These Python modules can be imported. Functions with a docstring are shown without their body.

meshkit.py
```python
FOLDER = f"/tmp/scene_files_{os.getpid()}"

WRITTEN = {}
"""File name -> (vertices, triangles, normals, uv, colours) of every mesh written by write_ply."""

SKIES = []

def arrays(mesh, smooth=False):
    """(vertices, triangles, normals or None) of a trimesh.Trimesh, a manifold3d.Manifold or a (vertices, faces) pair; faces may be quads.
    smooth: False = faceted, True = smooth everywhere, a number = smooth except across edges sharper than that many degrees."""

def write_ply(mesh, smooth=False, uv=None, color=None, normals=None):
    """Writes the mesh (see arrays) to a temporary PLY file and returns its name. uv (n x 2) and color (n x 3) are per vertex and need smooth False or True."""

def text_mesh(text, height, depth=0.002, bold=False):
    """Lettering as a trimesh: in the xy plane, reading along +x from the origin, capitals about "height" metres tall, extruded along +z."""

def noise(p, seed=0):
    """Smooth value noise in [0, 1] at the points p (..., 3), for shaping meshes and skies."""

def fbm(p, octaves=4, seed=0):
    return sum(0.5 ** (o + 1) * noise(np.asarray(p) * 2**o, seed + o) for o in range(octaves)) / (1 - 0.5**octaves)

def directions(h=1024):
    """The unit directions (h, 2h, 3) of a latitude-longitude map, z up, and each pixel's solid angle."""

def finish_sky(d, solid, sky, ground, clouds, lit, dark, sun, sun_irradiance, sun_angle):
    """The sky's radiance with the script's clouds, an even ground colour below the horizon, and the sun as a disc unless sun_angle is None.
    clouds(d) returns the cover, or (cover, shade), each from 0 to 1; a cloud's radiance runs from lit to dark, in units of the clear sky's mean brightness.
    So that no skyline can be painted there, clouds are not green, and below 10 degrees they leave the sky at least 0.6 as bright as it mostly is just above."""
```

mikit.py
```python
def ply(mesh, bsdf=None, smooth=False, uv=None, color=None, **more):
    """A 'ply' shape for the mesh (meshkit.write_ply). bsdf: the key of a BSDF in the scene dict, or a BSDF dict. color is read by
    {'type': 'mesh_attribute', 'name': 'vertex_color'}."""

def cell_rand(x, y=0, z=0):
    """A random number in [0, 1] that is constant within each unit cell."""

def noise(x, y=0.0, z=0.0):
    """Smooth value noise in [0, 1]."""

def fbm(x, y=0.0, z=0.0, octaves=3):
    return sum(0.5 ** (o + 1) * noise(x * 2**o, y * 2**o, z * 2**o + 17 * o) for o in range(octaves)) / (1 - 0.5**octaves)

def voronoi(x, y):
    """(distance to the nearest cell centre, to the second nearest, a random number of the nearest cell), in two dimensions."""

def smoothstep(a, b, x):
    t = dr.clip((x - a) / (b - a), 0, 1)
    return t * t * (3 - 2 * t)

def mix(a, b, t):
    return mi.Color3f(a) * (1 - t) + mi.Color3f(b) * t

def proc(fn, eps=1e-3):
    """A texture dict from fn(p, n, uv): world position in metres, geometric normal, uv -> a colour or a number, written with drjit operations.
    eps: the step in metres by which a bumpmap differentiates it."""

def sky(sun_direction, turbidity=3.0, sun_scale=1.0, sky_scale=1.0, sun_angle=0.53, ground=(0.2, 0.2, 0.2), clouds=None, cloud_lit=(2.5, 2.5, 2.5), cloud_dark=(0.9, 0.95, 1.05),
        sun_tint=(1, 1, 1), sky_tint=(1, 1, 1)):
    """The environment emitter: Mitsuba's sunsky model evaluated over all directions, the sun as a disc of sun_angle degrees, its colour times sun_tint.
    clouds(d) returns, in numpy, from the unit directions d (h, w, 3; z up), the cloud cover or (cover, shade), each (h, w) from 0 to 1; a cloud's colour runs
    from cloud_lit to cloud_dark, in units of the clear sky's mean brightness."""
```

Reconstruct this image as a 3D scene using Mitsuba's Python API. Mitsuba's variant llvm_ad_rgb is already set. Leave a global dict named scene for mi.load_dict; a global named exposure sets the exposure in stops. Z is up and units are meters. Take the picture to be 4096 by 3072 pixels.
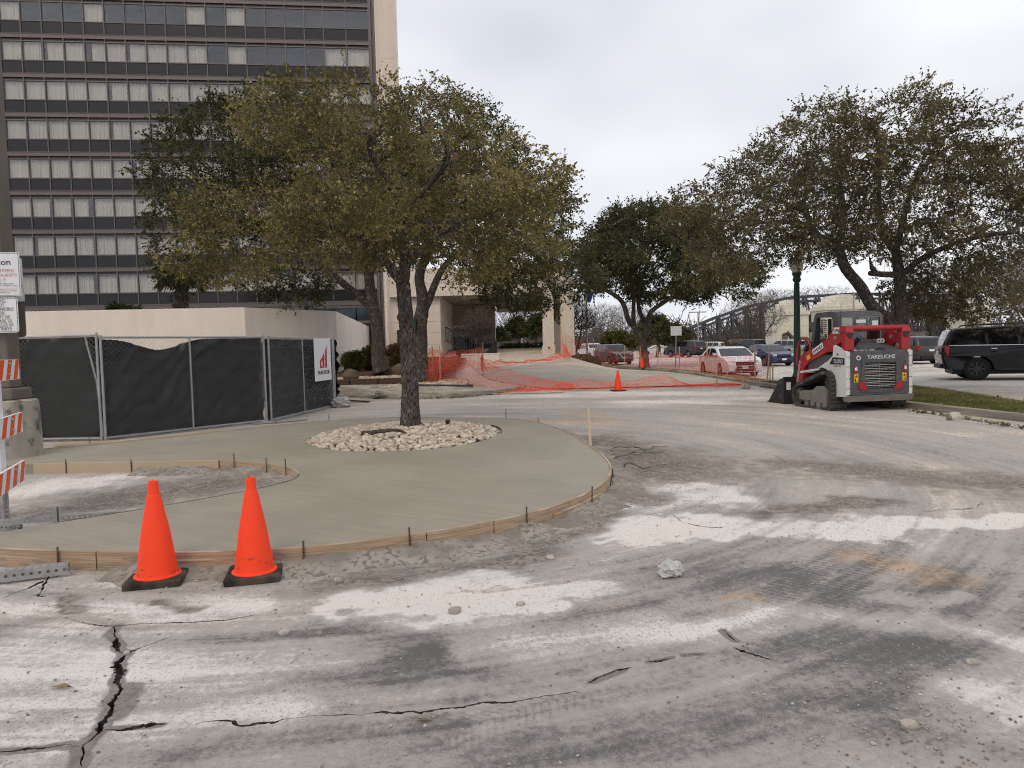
import math, random
import numpy as np, trimesh, shapely
from shapely.geometry import Polygon, LineString, Point, MultiPolygon
from shapely import affinity
import drjit as dr
import mitsuba as mi
import mikit, meshkit
from mikit import noise, fbm, voronoi, cell_rand, smoothstep, mix, proc

scene, labels = {"type": "scene"}, {}
RNG = np.random.default_rng(7)
random.seed(7)

# ---------------------------------------------------------------- camera, sky, exposure
EYE = np.array([0.0, 0.0, 1.7])
PITCH, ROLL = 0.05179, 0.0255
_f = np.array([0, math.cos(PITCH), -math.sin(PITCH)])
_u0 = np.array([0, math.sin(PITCH), math.cos(PITCH)])
_u = math.sin(ROLL) * np.array([1.0, 0, 0]) + math.cos(ROLL) * _u0
scene["camera"] = {"type": "perspective", "fov": 71.6, "fov_axis": "x", "near_clip": 0.05, "far_clip": 3000.0,
                   "to_world": mi.ScalarTransform4f().look_at(origin=EYE.tolist(), target=(EYE + _f).tolist(), up=_u.tolist())}


def overcast(d):
    n = meshkit.fbm(np.stack([d[..., 0] * 2.2 + d[..., 1], d[..., 1] * 2.2 - d[..., 0], d[..., 2] * 4], -1), 4, 3)
    return np.ones(d.shape[:2]), np.clip(0.42 - 2.6 * (n - 0.5), 0, 1)


exposure = 1.72
scene["sky"] = mikit.sky([-0.22, -0.72, 0.70], turbidity=3.0, sun_scale=0.21, sun_angle=28, clouds=overcast, ground=(0.22, 0.21, 0.2),
                         cloud_lit=(3.28, 3.33, 3.46), cloud_dark=(2.2, 2.32, 2.6))


# ---------------------------------------------------------------- helpers
def rgb(*c):
    return {"type": "rgb", "value": list(map(float, c))}


def mat(key, color, rough=0.8, spec=0.3, metal=0.0, bump=None, bscale=1.0, **more):
    if not isinstance(color, dict):
        color = rgb(*color)
    b = {"type": "principled", "base_color": color, "roughness": rough, "specular": spec, "metallic": metal, **more}
    if bump is not None:
        b = {"type": "bumpmap", "arbitrary": bump, "scale": bscale, "bsdf": b}
    scene[key] = {"type": "twosided", "bsdf": b}
    return key


def uniq(key):
    k, n = key, 0
    while k in scene or k in labels or k in USED:
        n += 1
        k = f"{key}_{n:03d}"
    USED.add(k)
    return k


USED = set()


def thing(name, label, cat=None, group=None, kind=None):
    k = uniq(name)
    d = {"label": label}
    if cat: d["category"] = cat
    if group: d["group"] = group
    if kind: d["kind"] = kind
    labels[k] = d
    return k


def shape(key, mesh, m, smooth=False, to_world=None):
    if isinstance(mesh, dict):
        d = dict(mesh)
        if m is not None:
            d["bsdf"] = {"type": "ref", "id": m}
    else:
        d = mikit.ply(mesh, m, smooth)
    if to_world is not None:
        d["to_world"] = mi.ScalarTransform4f(np.asarray(to_world, float).tolist())
    scene[key] = d
    return key


def one(name, mesh, m, label, cat=None, group=None, kind=None, smooth=False, to_world=None):
    k = thing(name, label, cat, group, kind)
    shape(k, mesh, m, smooth, to_world)
    return k


def part(parent, name, mesh, m, smooth=False, label=None, kind=None, to_world=None):
    k = uniq(parent + "__" + name)
    if label or kind:
        labels[k] = {}
        if label: labels[k]["label"] = label
        if kind: labels[k]["kind"] = kind
    return shape(k, mesh, m, smooth, to_world)


def cat(ms):
    ms = [m for m in ms if m is not None and len(m.faces)]
    return trimesh.util.concatenate(ms)


def tm(v, f):
    f = np.asarray(f)
    if f.shape[1] == 4:
        f = np.vstack([f[:, [0, 1, 2]], f[:, [0, 2, 3]]])
    return trimesh.Trimesh(np.asarray(v, float), f, process=False)


def box(x0, x1, y0, y1, z0, z1):
    m = trimesh.creation.box([x1 - x0, y1 - y0, z1 - z0])
    m.apply_translation([(x0 + x1) / 2, (y0 + y1) / 2, (z0 + z1) / 2])
    return m


def bevel_box(x0, x1, y0, y1, z0, z1, b=0.01):
    c = np.array([(x0 + x1) / 2, (y0 + y1) / 2, (z0 + z1) / 2])
    h = np.array([x1 - x0, y1 - y0, z1 - z0]) / 2
    b = min(b, *(h * 0.9))
    pts = []
    for s in np.ndindex(2, 2, 2):
        s = np.array(s) * 2 - 1
        for k in range(3):
            q = h - b
            q = q.copy(); q[k] = h[k]
            pts.append(c + s * q)
    return trimesh.convex.convex_hull(np.array(pts))


def hull(pts):
    return trimesh.convex.convex_hull(np.asarray(pts, float))


def frame_of(d):
    d = np.asarray(d, float)
    d = d / np.linalg.norm(d)
    a = np.cross(d, [0, 0, 1.0])
    if np.linalg.norm(a) < 0.05:
        a = np.cross(d, [1.0, 0, 0])
    a /= np.linalg.norm(a)
    return a, np.cross(a, d), d


def tube(points, radii, sides=8, cap=True):
    p = np.asarray(points, float)
    n = len(p)
    r = np.broadcast_to(radii, (n,)).astype(float)
    t = np.gradient(p, axis=0)
    t /= np.linalg.norm(t, axis=1, keepdims=True) + 1e-12
    a = np.zeros_like(p)
    a0, _, _ = frame_of(t[0])
    for i in range(n):
        a0 = a0 - t[i] * (a0 @ t[i])
        a0 /= np.linalg.norm(a0) + 1e-12
        a[i] = a0
    b = np.cross(t, a)
    th = np.arange(sides) * 2 * np.pi / sides
    v = p[:, None] + r[:, None, None] * (np.cos(th)[None, :, None] * a[:, None] + np.sin(th)[None, :, None] * b[:, None])
    i, j = np.meshgrid(np.arange(n - 1), np.arange(sides), indexing="ij")
    q = np.stack([i * sides + j, i * sides + (j + 1) % sides, (i + 1) * sides + (j + 1) % sides, (i + 1) * sides + j], -1).reshape(-1, 4)
    f = np.vstack([q[:, [0, 1, 2]], q[:, [0, 2, 3]]])
    v = v.reshape(-1, 3)
    if cap:
        v = np.vstack([v, p[:1], p[-1:]])
        k0, k1 = n * sides, n * sides + 1
        jj = np.arange(sides)
        f = np.vstack([f, np.stack([np.full(sides, k0), (jj + 1) % sides, jj], -1),
                       np.stack([np.full(sides, k1), (n - 1) * sides + jj, (n - 1) * sides + (jj + 1) % sides], -1)])
    return tm(v, f)


def bar(a, b, w, h, up=(0, 0, 1)):
    """A rectangular bar from a to b, w wide (sideways) and h high."""
    a, b = np.asarray(a, float), np.asarray(b, float)
    d = (b - a) / np.linalg.norm(b - a)
    s = np.cross(d, up)
    if np.linalg.norm(s) < 1e-3:
        s = np.cross(d, [0, 1.0, 0])
    s /= np.linalg.norm(s)
    u = np.cross(s, d)
    v = [p + i * s * w / 2 + j * u * h / 2 for p in (a, b) for i, j in ((-1, -1), (1, -1), (1, 1), (-1, 1))]
    return hull(v)


def extrude(poly, h, z=0.0):
    """polygon in xy extruded upwards from z by h"""
    gs = getattr(poly, "geoms", [poly])
    m = cat([trimesh.creation.extrude_polygon(g, h, engine="earcut") for g in gs if g.area > 1e-9])
    m.apply_translation([0, 0, z])
    return m


def prism(pts2, depth, origin, ex, ey, center=True):
    """2-D polygon (list or shapely) extruded along ex x ey; placed at origin"""
    poly = pts2 if hasattr(pts2, "area") else Polygon(pts2)
    poly = poly if poly.is_valid else poly.buffer(0)
    m = extrude(poly, depth)
    if center: m.apply_translation([0, 0, -depth / 2])
    ex, ey = np.asarray(ex, float), np.asarray(ey, float)
    M = np.eye(4)
    M[:3, 0], M[:3, 1], M[:3, 2], M[:3, 3] = ex, ey, np.cross(ex, ey), origin
    m.apply_transform(M)
    return m


def place(m, loc=(0, 0, 0), rz=0.0, s=1.0):
    m = m.copy()
    M = trimesh.transformations.rotation_matrix(rz, [0, 0, 1])
    M[:3, :3] *= s
    M[:3, 3] = loc
    m.apply_transform(M)
    return m


def M4(loc=(0, 0, 0), rz=0.0, s=1.0):
    M = trimesh.transformations.rotation_matrix(rz, [0, 0, 1])
    M[:3, :3] *= s
    M[:3, 3] = loc
    return M


def text(s, h, origin, ex, ey, depth=0.003, bold=False, center=True, width=None):
    """lettering h tall in the plane ex, ey, standing proud along ex x ey"""
    m = meshkit.text_mesh(s, h, depth, bold)
    lo, hi = m.bounds
    if width:
        m.apply_scale([width / (hi[0] - lo[0]), 1, 1]); lo, hi = m.bounds
    if center: m.apply_translation([-(lo[0] + hi[0]) / 2, 0, 0])
    ex, ey = np.asarray(ex, float), np.asarray(ey, float)
    M = np.eye(4)
    M[:3, 0], M[:3, 1], M[:3, 2], M[:3, 3] = ex, ey, np.cross(ex, ey), origin
    m.apply_transform(M)
    return m


def lathe(prof, n=24):
    prof = np.asarray(prof, float)
    return trimesh.creation.revolve(prof, sections=n)


def spline(pts, n):
    from scipy.interpolate import CubicSpline
    p = np.asarray(pts, float)
    t = np.concatenate([[0], np.cumsum(np.linalg.norm(np.diff(p[:, :3], axis=0), axis=1))])
    return CubicSpline(t, p)(np.linspace(0, t[-1], n))


def rock(seed, r=1.0, flat=0.6, sub=1):
    m = trimesh.creation.icosphere(subdivisions=sub)
    v = np.array(m.vertices)
    rr = np.random.default_rng(seed)
    v *= (0.75 + 0.5 * meshkit.fbm(v * 1.3 + rr.uniform(0, 99, 3), 2))[:, None]
    v *= [r, r * rr.uniform(0.65, 0.9), r * flat]
    m.vertices = v
    return m


def rise(x, y):
    """ground height: flat lot, the drive climbing towards the hotel entrance"""
    x, y = np.asarray(x, float), np.asarray(y, float)
    t = np.clip((y - 33) / 19, 0, 1.25)
    a = np.clip((7.6 - x) / 4.5, 0, 1)
    a = a * a * (3 - 2 * a)
    t = t * (1 - 0.7 * np.clip((y - 64) / 24, 0, 1))
    return 1.3 * t * (0.35 + 0.65 * np.minimum(t, 1)) * a


def prisms(A, B, r):
    """thin three-sided wires from each A to each B"""
    A, B = np.asarray(A, float), np.asarray(B, float)
    d = B - A
    d /= np.linalg.norm(d, axis=1, keepdims=True) + 1e-12
    a = np.cross(d, np.where(np.abs(d[:, 2:]) < 0.9, [0, 0, 1.0], [1.0, 0, 0])); a /= np.linalg.norm(a, axis=1, keepdims=True)
    b = np.cross(d, a)
    v = []
    for P in (A, B):
        for t in (0.5, 2.594, 4.689):
            v.append(P + r * (math.cos(t) * a + math.sin(t) * b))
    v = np.stack(v, 1).reshape(-1, 3)
    k = np.arange(len(A))[:, None] * 6
    f = np.vstack([k + q for q in ([0, 1, 4], [0, 4, 3], [1, 2, 5], [1, 5, 4], [2, 0, 3], [2, 3, 5])])
    return tm(v, f)

# ---------------------------------------------------------------- ground: what lies on the asphalt (metres)
CRACKS = [
    ([(-3.71, 5.55), (-3.62, 5.39), (-3.44, 5.03), (-3.36, 4.99)], 0.0081),
    ([(-2.95, 4.56), (-2.75, 4.46), (-2.54, 4.41), (-2.4, 4.45), (-2.09, 4.44), (-1.88, 4.47), (-1.69, 4.57)], 0.0028),
    ([(-2.54, 4.41), (-2.5, 4.29), (-2.34, 4.07), (-2.25, 3.97), (-2.23, 3.86), (-2.15, 3.76), (-2.09, 3.61), (-2.04, 3.51), (-1.96, 3.32), (-1.93, 3.16), (-1.93, 3.03), (-1.89, 2.96), (-1.83, 2.84)], 0.0121),
    ([(-1.93, 3.03), (-2.01, 3.05), (-2.11, 3.02), (-2.27, 3.0), (-2.4, 2.99)], 0.0082),
    ([(-2.25, 3.97), (-2.22, 4.05), (-2.18, 4.13), (-2.11, 4.24)], 0.0057),
    ([(-1.92, 3.17), (-1.83, 3.16), (-1.77, 3.18), (-1.67, 3.2), (-1.62, 3.2)], 0.0053),
    ([(-1.5, 3.19), (-1.45, 3.21), (-1.4, 3.22), (-1.33, 3.21), (-1.31, 3.19), (-1.25, 3.17), (-1.14, 3.19), (-1.1, 3.22), (-0.96, 3.24), (-0.8, 3.24)], 0.0034),
    ([(-0.92, 3.24), (-0.78, 3.25), (-0.76, 3.23), (-0.64, 3.26), (-0.5, 3.26), (-0.47, 3.24), (-0.41, 3.27), (-0.33, 3.29), (-0.27, 3.29), (-0.17, 3.32), (-0.08, 3.32), (0.04, 3.34), (0.13, 3.38), (0.26, 3.41), (0.34, 3.45)], 0.0033),
    ([(0.34, 3.48), (0.41, 3.55), (0.5, 3.63), (0.6, 3.65)], 0.0082),
    ([(0.69, 3.71), (0.76, 3.72), (0.83, 3.76)], 0.0068),
    ([(0.26, 3.41), (0.29, 3.38)], 0.0023),
    ([(0.89, 3.78), (0.95, 3.8), (1.01, 3.8)], 0.007),
    ([(1.22, 4.16), (1.21, 4.03), (1.23, 3.95)], 0.0061),
    ([(1.19, 3.87), (1.26, 3.78), (1.38, 3.69)], 0.0036),
    ([(3.9, 6.82), (4.37, 6.89), (4.58, 6.95), (4.77, 7.19), (4.66, 6.99)], 0.0074),
    ([(1.55, 7.0), (1.58, 6.72), (1.7, 6.49), (1.97, 6.39)], 0.0067),
    ([(-3.69, 4.98), (-3.65, 5.18), (-3.63, 5.39)], 0.0099),
]
WHITE = [(1.1, 7.7, 2.03, 7.96, 0.58, 1.0), (0.89, 6.52, 1.92, 6.51, 0.54, 1.0), (1.92, 6.51, 2.98, 6.31, 0.43, 1.0), (3.02, 6.39, 4.86, 6.43, 0.26, 1.0), (2.03, 8.36, 2.39, 7.43, 0.31, 1.0), (-1.09, 4.57, -0.54, 5.18, 0.29, 1.0), (-0.55, 5.35, -0.23, 5.26, 0.31, 1.0), (-0.49, 4.7, 0.54, 4.71, 0.23, 1.0), (-0.69, 4.35, -0.35, 4.44, 0.11, 0.9), (-3.65, 4.92, -1.87, 4.71, 0.23, 0.72), (-3.15, 3.88, -2.31, 3.89, 0.35, 0.85), (-2.74, 3.36, -2.16, 3.51, 0.26, 0.85), (-2.06, 3.71, -1.39, 3.72, 0.25, 0.85), (-1.93, 3.23, -1.25, 3.33, 0.2, 0.85), (-1.39, 3.72, -0.94, 3.93, 0.17, 0.8), (-3.99, 5.51, -2.91, 5.26, 0.23, 0.8), (-2.33, 2.95, -2.01, 3.08, 0.15, 0.8), (-0.32, 3.95, 1.22, 4.15, 0.23, 0.6), (1.24, 4.22, 2.45, 4.18, 0.2, 0.75), (2.33, 4.5, 2.93, 4.58, 0.07, 0.9), (2.39, 4.33, 2.83, 3.76, 0.14, 0.75), (2.14, 3.28, 2.44, 3.1, 0.19, 0.8), (-6.58, 9.17, -6.01, 9.41, 0.67, 0.9), (-6.23, 9.77, -5.32, 9.99, 0.23, 0.8), (-5.89, 8.04, -5.05, 7.72, 0.22, 0.8), (-0.11, 25.33, 7.53, 23.34, 1.6, 0.55), (3.91, 20.42, 7.46, 21.02, 1.5, 0.4)]
DARK = [(0.38, 4.33, 0.81, 4.36, 0.14, 0.9), (-1.27, 4.07, -0.61, 4.17, 0.14, 0.8), (-0.88, 3.86, -0.58, 3.97, 0.1, 0.7), (-1.44, 2.96, -0.25, 3.04, 0.12, 0.8), (-0.05, 2.85, 1.18, 3.06, 0.12, 0.8), (1.22, 3.16, 2.07, 3.53, 0.13, 0.7), (1.22, 4.8, 1.84, 5.21, 0.28, 0.8), (0.71, 4.61, 1.28, 4.37, 0.17, 0.8), (1.33, 3.85, 2.4, 3.67, 0.22, 0.8), (0.84, 2.88, 1.32, 2.93, 0.1, 0.7), (1.39, 3.07, 2.06, 2.82, 0.14, 0.4), (-3.33, 4.49, -2.37, 4.35, 0.08, 0.4), (-1.34, 3.56, -0.29, 3.61, 0.09, 0.4), (-0.93, 3.27, -0.27, 3.32, 0.06, 0.4)]
BROWN = [(1.56, 10.77, 1.96, 9.67, 1.49, 1.0), (1.18, 8.19, 1.47, 7.78, 0.55, 0.9), (1.5, 12.69, 1.82, 12.02, 0.83, 0.8), (-1.39, 5.04, 0.33, 5.82, 0.33, 0.55), (0.34, 6.1, 0.96, 7.07, 0.31, 0.7), (-2.77, 5.7, -2.21, 5.6, 0.17, 0.9), (2.29, 7.12, 3.77, 7.27, 0.33, 0.7), (3.79, 9.77, 5.65, 7.89, 1.21, 0.35), (-2.55, 4.89, -2.16, 4.73, 0.11, 0.5), (-3.3, 4.99, -3.0, 4.62, 0.11, 0.8), (-4.84, 8.54, -3.05, 9.85, 0.99, 0.8), (-5.38, 7.76, -4.47, 8.36, 0.66, 0.8)]
RUST = [(2.67, 5.49, 2.97, 4.91, 0.27, 0.7), (1.36, 4.65, 1.64, 4.55, 0.1, 0.8), (2.76, 4.78, 3.06, 4.8, 0.09, 0.8), (1.57, 18.14, 2.04, 16.26, 0.69, 0.6), (0.24, 16.71, 2.21, 15.23, 0.59, 0.6), (0.71, 4.45, 0.73, 4.37, 0.04, 0.3), (1.28, 3.0, 1.3, 2.93, 0.02, 0.5), (-6.89, 15.5, -3.27, 20.22, 0.47, 0.0)]
TREADS = [([(0.04, 4.79), (1.46, 5.89)], 0.28), ([(-0.44, 2.9), (0.47, 3.42)], 0.3), ([(1.19, 4.05), (1.72, 4.46)], 0.3), ([(1.62, 4.51), (2.82, 5.8)], 0.0)]
TRACKS = [[(1.61, 4.55), (2.82, 5.84)], [(1.92, 4.44), (3.19, 5.81)]]



SMEAR = [(a[0], a[1], b[0], b[1], 0.045 if k == 2 else 0.032, 1.0) for k in (2, 3) for a, b in zip(CRACKS[k][0][:-1], CRACKS[k][0][1:])] + [(-2.02, 3.55, -1.93, 3.3, .09, 1.0), (0.36, 3.5, 0.55, 3.64, .03, 1.0), (0.7, 3.72, 0.82, 3.76, .025, 1.0), (-1.9, 3.16, -1.66, 3.2, .03, 1.0), (.89, 3.78, 1.0, 3.8, .025, 1), (1.2, 4.1, 1.23, 3.95, .03, 1), (3.4, 4.5, 4.2, 3.9, .14, 1.0), (2.95, 4.0, 3.1, 3.9, .06, 1)]


def capsules(x, y, items):
    """how far inside the nearest of these patches of dust or soil a point lies: 1 on its spine, 0 at its rim"""
    out = mi.Float(-3)
    for ax, ay, bx_, by_, w, a in items:
        if a <= 0: continue
        dx, dy = bx_ - ax, by_ - ay
        t = dr.clip(((x - ax) * dx + (y - ay) * dy) / (dx * dx + dy * dy + 1e-6), 0, 1)
        d = dr.sqrt(dr.square(x - ax - t * dx) + dr.square(y - ay - t * dy))
        out = dr.maximum(out, (1 - d / w) + (a - 1) * 0.5)
    return out


def along(x, y, seg):
    """(distance along, distance across) a straight tyre mark"""
    (ax, ay), (bx_, by_) = seg
    l = math.hypot(bx_ - ax, by_ - ay)
    ux, uy = (bx_ - ax) / l, (by_ - ay) / l
    return ((x - ax) * ux + (y - ay) * uy) / l, (x - ax) * ux + (y - ay) * uy, -(x - ax) * uy + (y - ay) * ux


def ground_color(p, n, uv):
    x0, y0 = p.x, p.y
    mid = fbm(x0 * 7, y0 * 7, 5, octaves=4)
    fine = fbm(x0 * 34, y0 * 34, 2, octaves=3)
    wa, wb = fbm(x0 * 1.7, y0 * 1.7, 21, octaves=3), fbm(x0 * 1.7, y0 * 1.7, 43, octaves=3)
    x = x0 + 0.55 * (wa - 0.5) + 0.14 * (mid - 0.5)
    y = y0 + 0.55 * (wb - 0.5) + 0.10 * (mid - 0.5)
    cx, cy = x0 + 2.0, y0 - 10.5
    r = dr.sqrt(cx * cx + cy * cy)
    th = dr.atan2(cy, cx)
    streak = 0.6 * fbm(r * 9, th * 5, 3, octaves=4) + 0.4 * fbm(r * 26, th * 8, 13, octaves=3)          # wheels have dragged the dust round the curve
    streak2 = fbm(r * 2.2, th * 2.2, 11, octaves=3)
    blot = fbm(x0 * 0.9, y0 * 0.9, 1, octaves=5)
    grit = noise(x0 * 120, y0 * 120, 7)
    far = smoothstep(5.0, 9.0, y0)
    # D: how much pale dust lies on the asphalt
    D = 0.49 + 0.95 * (streak - 0.5) + 0.85 * (streak2 - 0.5) + 0.85 * (blot - 0.5) + 0.25 * (mid - 0.5)
    D = dr.lerp(D, 0.56 + 0.55 * (D - 0.53), far)
    soft = capsules(x, y, [q for q in WHITE if q[5] < 0.95])
    hard = capsules(x, y, [q for q in WHITE if q[5] >= 0.95])
    D = D + 0.46 * smoothstep(-0.7, 0.75, soft) + 0.58 * smoothstep(-0.22, 0.42, hard + 0.9 * (mid - 0.5) + 0.5 * (streak - 0.5))
    dk = capsules(x, y, DARK)
    D = D - 0.30 * smoothstep(-0.9, 0.9, dk + 0.9 * (streak - 0.5))
    for seg in TRACKS:                                   # the loader's rubber tracks have scraped two bands clean
        q, s, t = along(x0, y0, seg)
        m = smoothstep(0.17, 0.09, dr.abs(t) + 0.07 * (mid - 0.5)) * smoothstep(-0.1, 0.2, q) * smoothstep(1.04, 0.98, q + 0.05 * (mid - 0.5))
        D = D - 0.40 * m * (0.75 + 0.25 * dr.sin(s * 105 + 5 * mid)) * smoothstep(0.25, 0.5, mid + 0.1)
    for seg, w in TREADS:                                # pale tread prints
        if w <= 0: continue
        q, s, t = along(x0, y0, seg)
        t = t - 0.10 * dr.sin(q * 3.1) + 0.03 * (mid - 0.5)
        m = smoothstep(w * 0.52, w * 0.36, dr.abs(t)) * smoothstep(-0.1, 0.25, q) * smoothstep(1.1, 0.75, q)
        rows = dr.abs(t / w * 4 - dr.floor(t / w * 4) - 0.5)
        sl = s / 0.042 + dr.abs(t) * 13 + 0.8 * mid
        lug = smoothstep(0.08, 0.3, dr.abs(sl - dr.floor(sl) - 0.5)) * smoothstep(0.48, 0.36, rows)
        D = D + 0.17 * m * lug * smoothstep(0.3, 0.6, 0.45 * mid + 0.55 * streak + 0.06)
    D = D + 0.42 * (fine - 0.5) + 0.22 * (grit - 0.5)
    c = mix((0.112, 0.106, 0.103), (0.345, 0.317, 0.292), smoothstep(-0.22, 0.62, D))
    c = mix(c, (0.60, 0.57, 0.545), smoothstep(0.55, 1.15, D))
    warm = smoothstep(0.45, 0.75, 0.6 * streak2 + 0.4 * blot) * (0.35 + 0.3 * far)
    c = mix(c, c * mi.Color3f(1.05, 0.96, 0.85), warm)
    br = capsules(x, y, BROWN) + 1.2 * (mid - 0.5) + 0.5 * (fine - 0.5)
    soil = mix((0.075, 0.062, 0.052), (0.24, 0.208, 0.175), smoothstep(0.3, 0.75, fine * 0.6 + mid * 0.4))
    c = mix(c, soil, 0.85 * smoothstep(-0.25, 0.6, br))
    sm = capsules(x0 + 0.05 * (mid - 0.5), y0 + 0.05 * (mid - 0.5), SMEAR)
    c = mix(c, mi.Color3f(0.155, 0.14, 0.128) * (0.7 + 0.6 * fine), 0.85 * smoothstep(-0.1, 0.3, sm + 0.5 * (fine - 0.5)))
    ru = capsules(x, y, RUST) + 0.9 * (mid - 0.5) + 0.5 * (streak - 0.5)
    c = mix(c, c * mi.Color3f(1.22, 0.97, 0.74), 0.75 * smoothstep(-0.2, 0.8, ru))
    speck = smoothstep(0.78, 0.86, noise(x0 * 105, y0 * 105, 9)) * smoothstep(0.35, 0.65, blot + 0.05 + 0.3 * (wb - 0.5))
    c = mix(c, (0.10, 0.09, 0.08), 0.5 * speck)
    crumb = smoothstep(0.84, 0.9, noise(x0 * 120, y0 * 120, 19)) * smoothstep(0.42, 0.6, wa)
    c = mix(c, (0.38, 0.355, 0.325), 0.4 * crumb)
    return c


def ground_bump(p, n, uv):
    return 0.5 * fbm(p.x * 34, p.y * 34, 2, octaves=3) + 0.2 * noise(p.x * 120, p.y * 120, 7) + 0.45 * fbm(p.x * 7, p.y * 7, 5, octaves=3)


mat("asphalt_lot", proc(ground_color), rough=0.85, spec=0.25, bump=proc(ground_bump, eps=0.003), bscale=0.016)


def soil_color(p, n, uv):
    a = fbm(p.x * 30, p.y * 30, 1, octaves=3)
    return mix((0.035, 0.03, 0.026), (0.11, 0.095, 0.082), smoothstep(0.25, 0.75, a))


mat("soil", proc(soil_color), rough=0.95, spec=0.1)


def crack_strip(pts, w, seed):
    rr = np.random.default_rng(seed)
    ls = LineString(pts)
    n = max(8, int(ls.length / 0.012))
    q = np.array([ls.interpolate(t, normalized=True).coords[0] for t in np.linspace(0, 1, n)])
    t = np.gradient(q, axis=0)
    t /= np.linalg.norm(t, axis=1, keepdims=True) + 1e-9
    nn = np.stack([-t[:, 1], t[:, 0]], -1)
    s = np.linspace(0, ls.length, n)
    wob = (meshkit.fbm(np.stack([s * 9, s * 0 + seed, s * 0], -1), 4, seed) - 0.5) * max(0.035, w * 1.6) + rr.normal(0, 0.0011, n)
    half = w * 0.5 * np.clip(2.6 * meshkit.fbm(np.stack([s * 6, s * 0 + 3 + seed, s * 0], -1), 3, seed + 5) - 0.45, 0.22, 1.7)
    taper = np.clip(np.minimum(s, ls.length - s) / (0.12 * ls.length + 0.02), 0.12, 1)
    half = np.maximum(half * taper, 0.0008) * (0.55 + 0.9 * rr.random(n))
    q = q + nn * wob[:, None]
    poly = Polygon(np.vstack([q + nn * half[:, None], (q - nn * half[:, None] * rr.uniform(0.6, 1.3, (n, 1)))[::-1]]))
    return poly.buffer(0)


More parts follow.
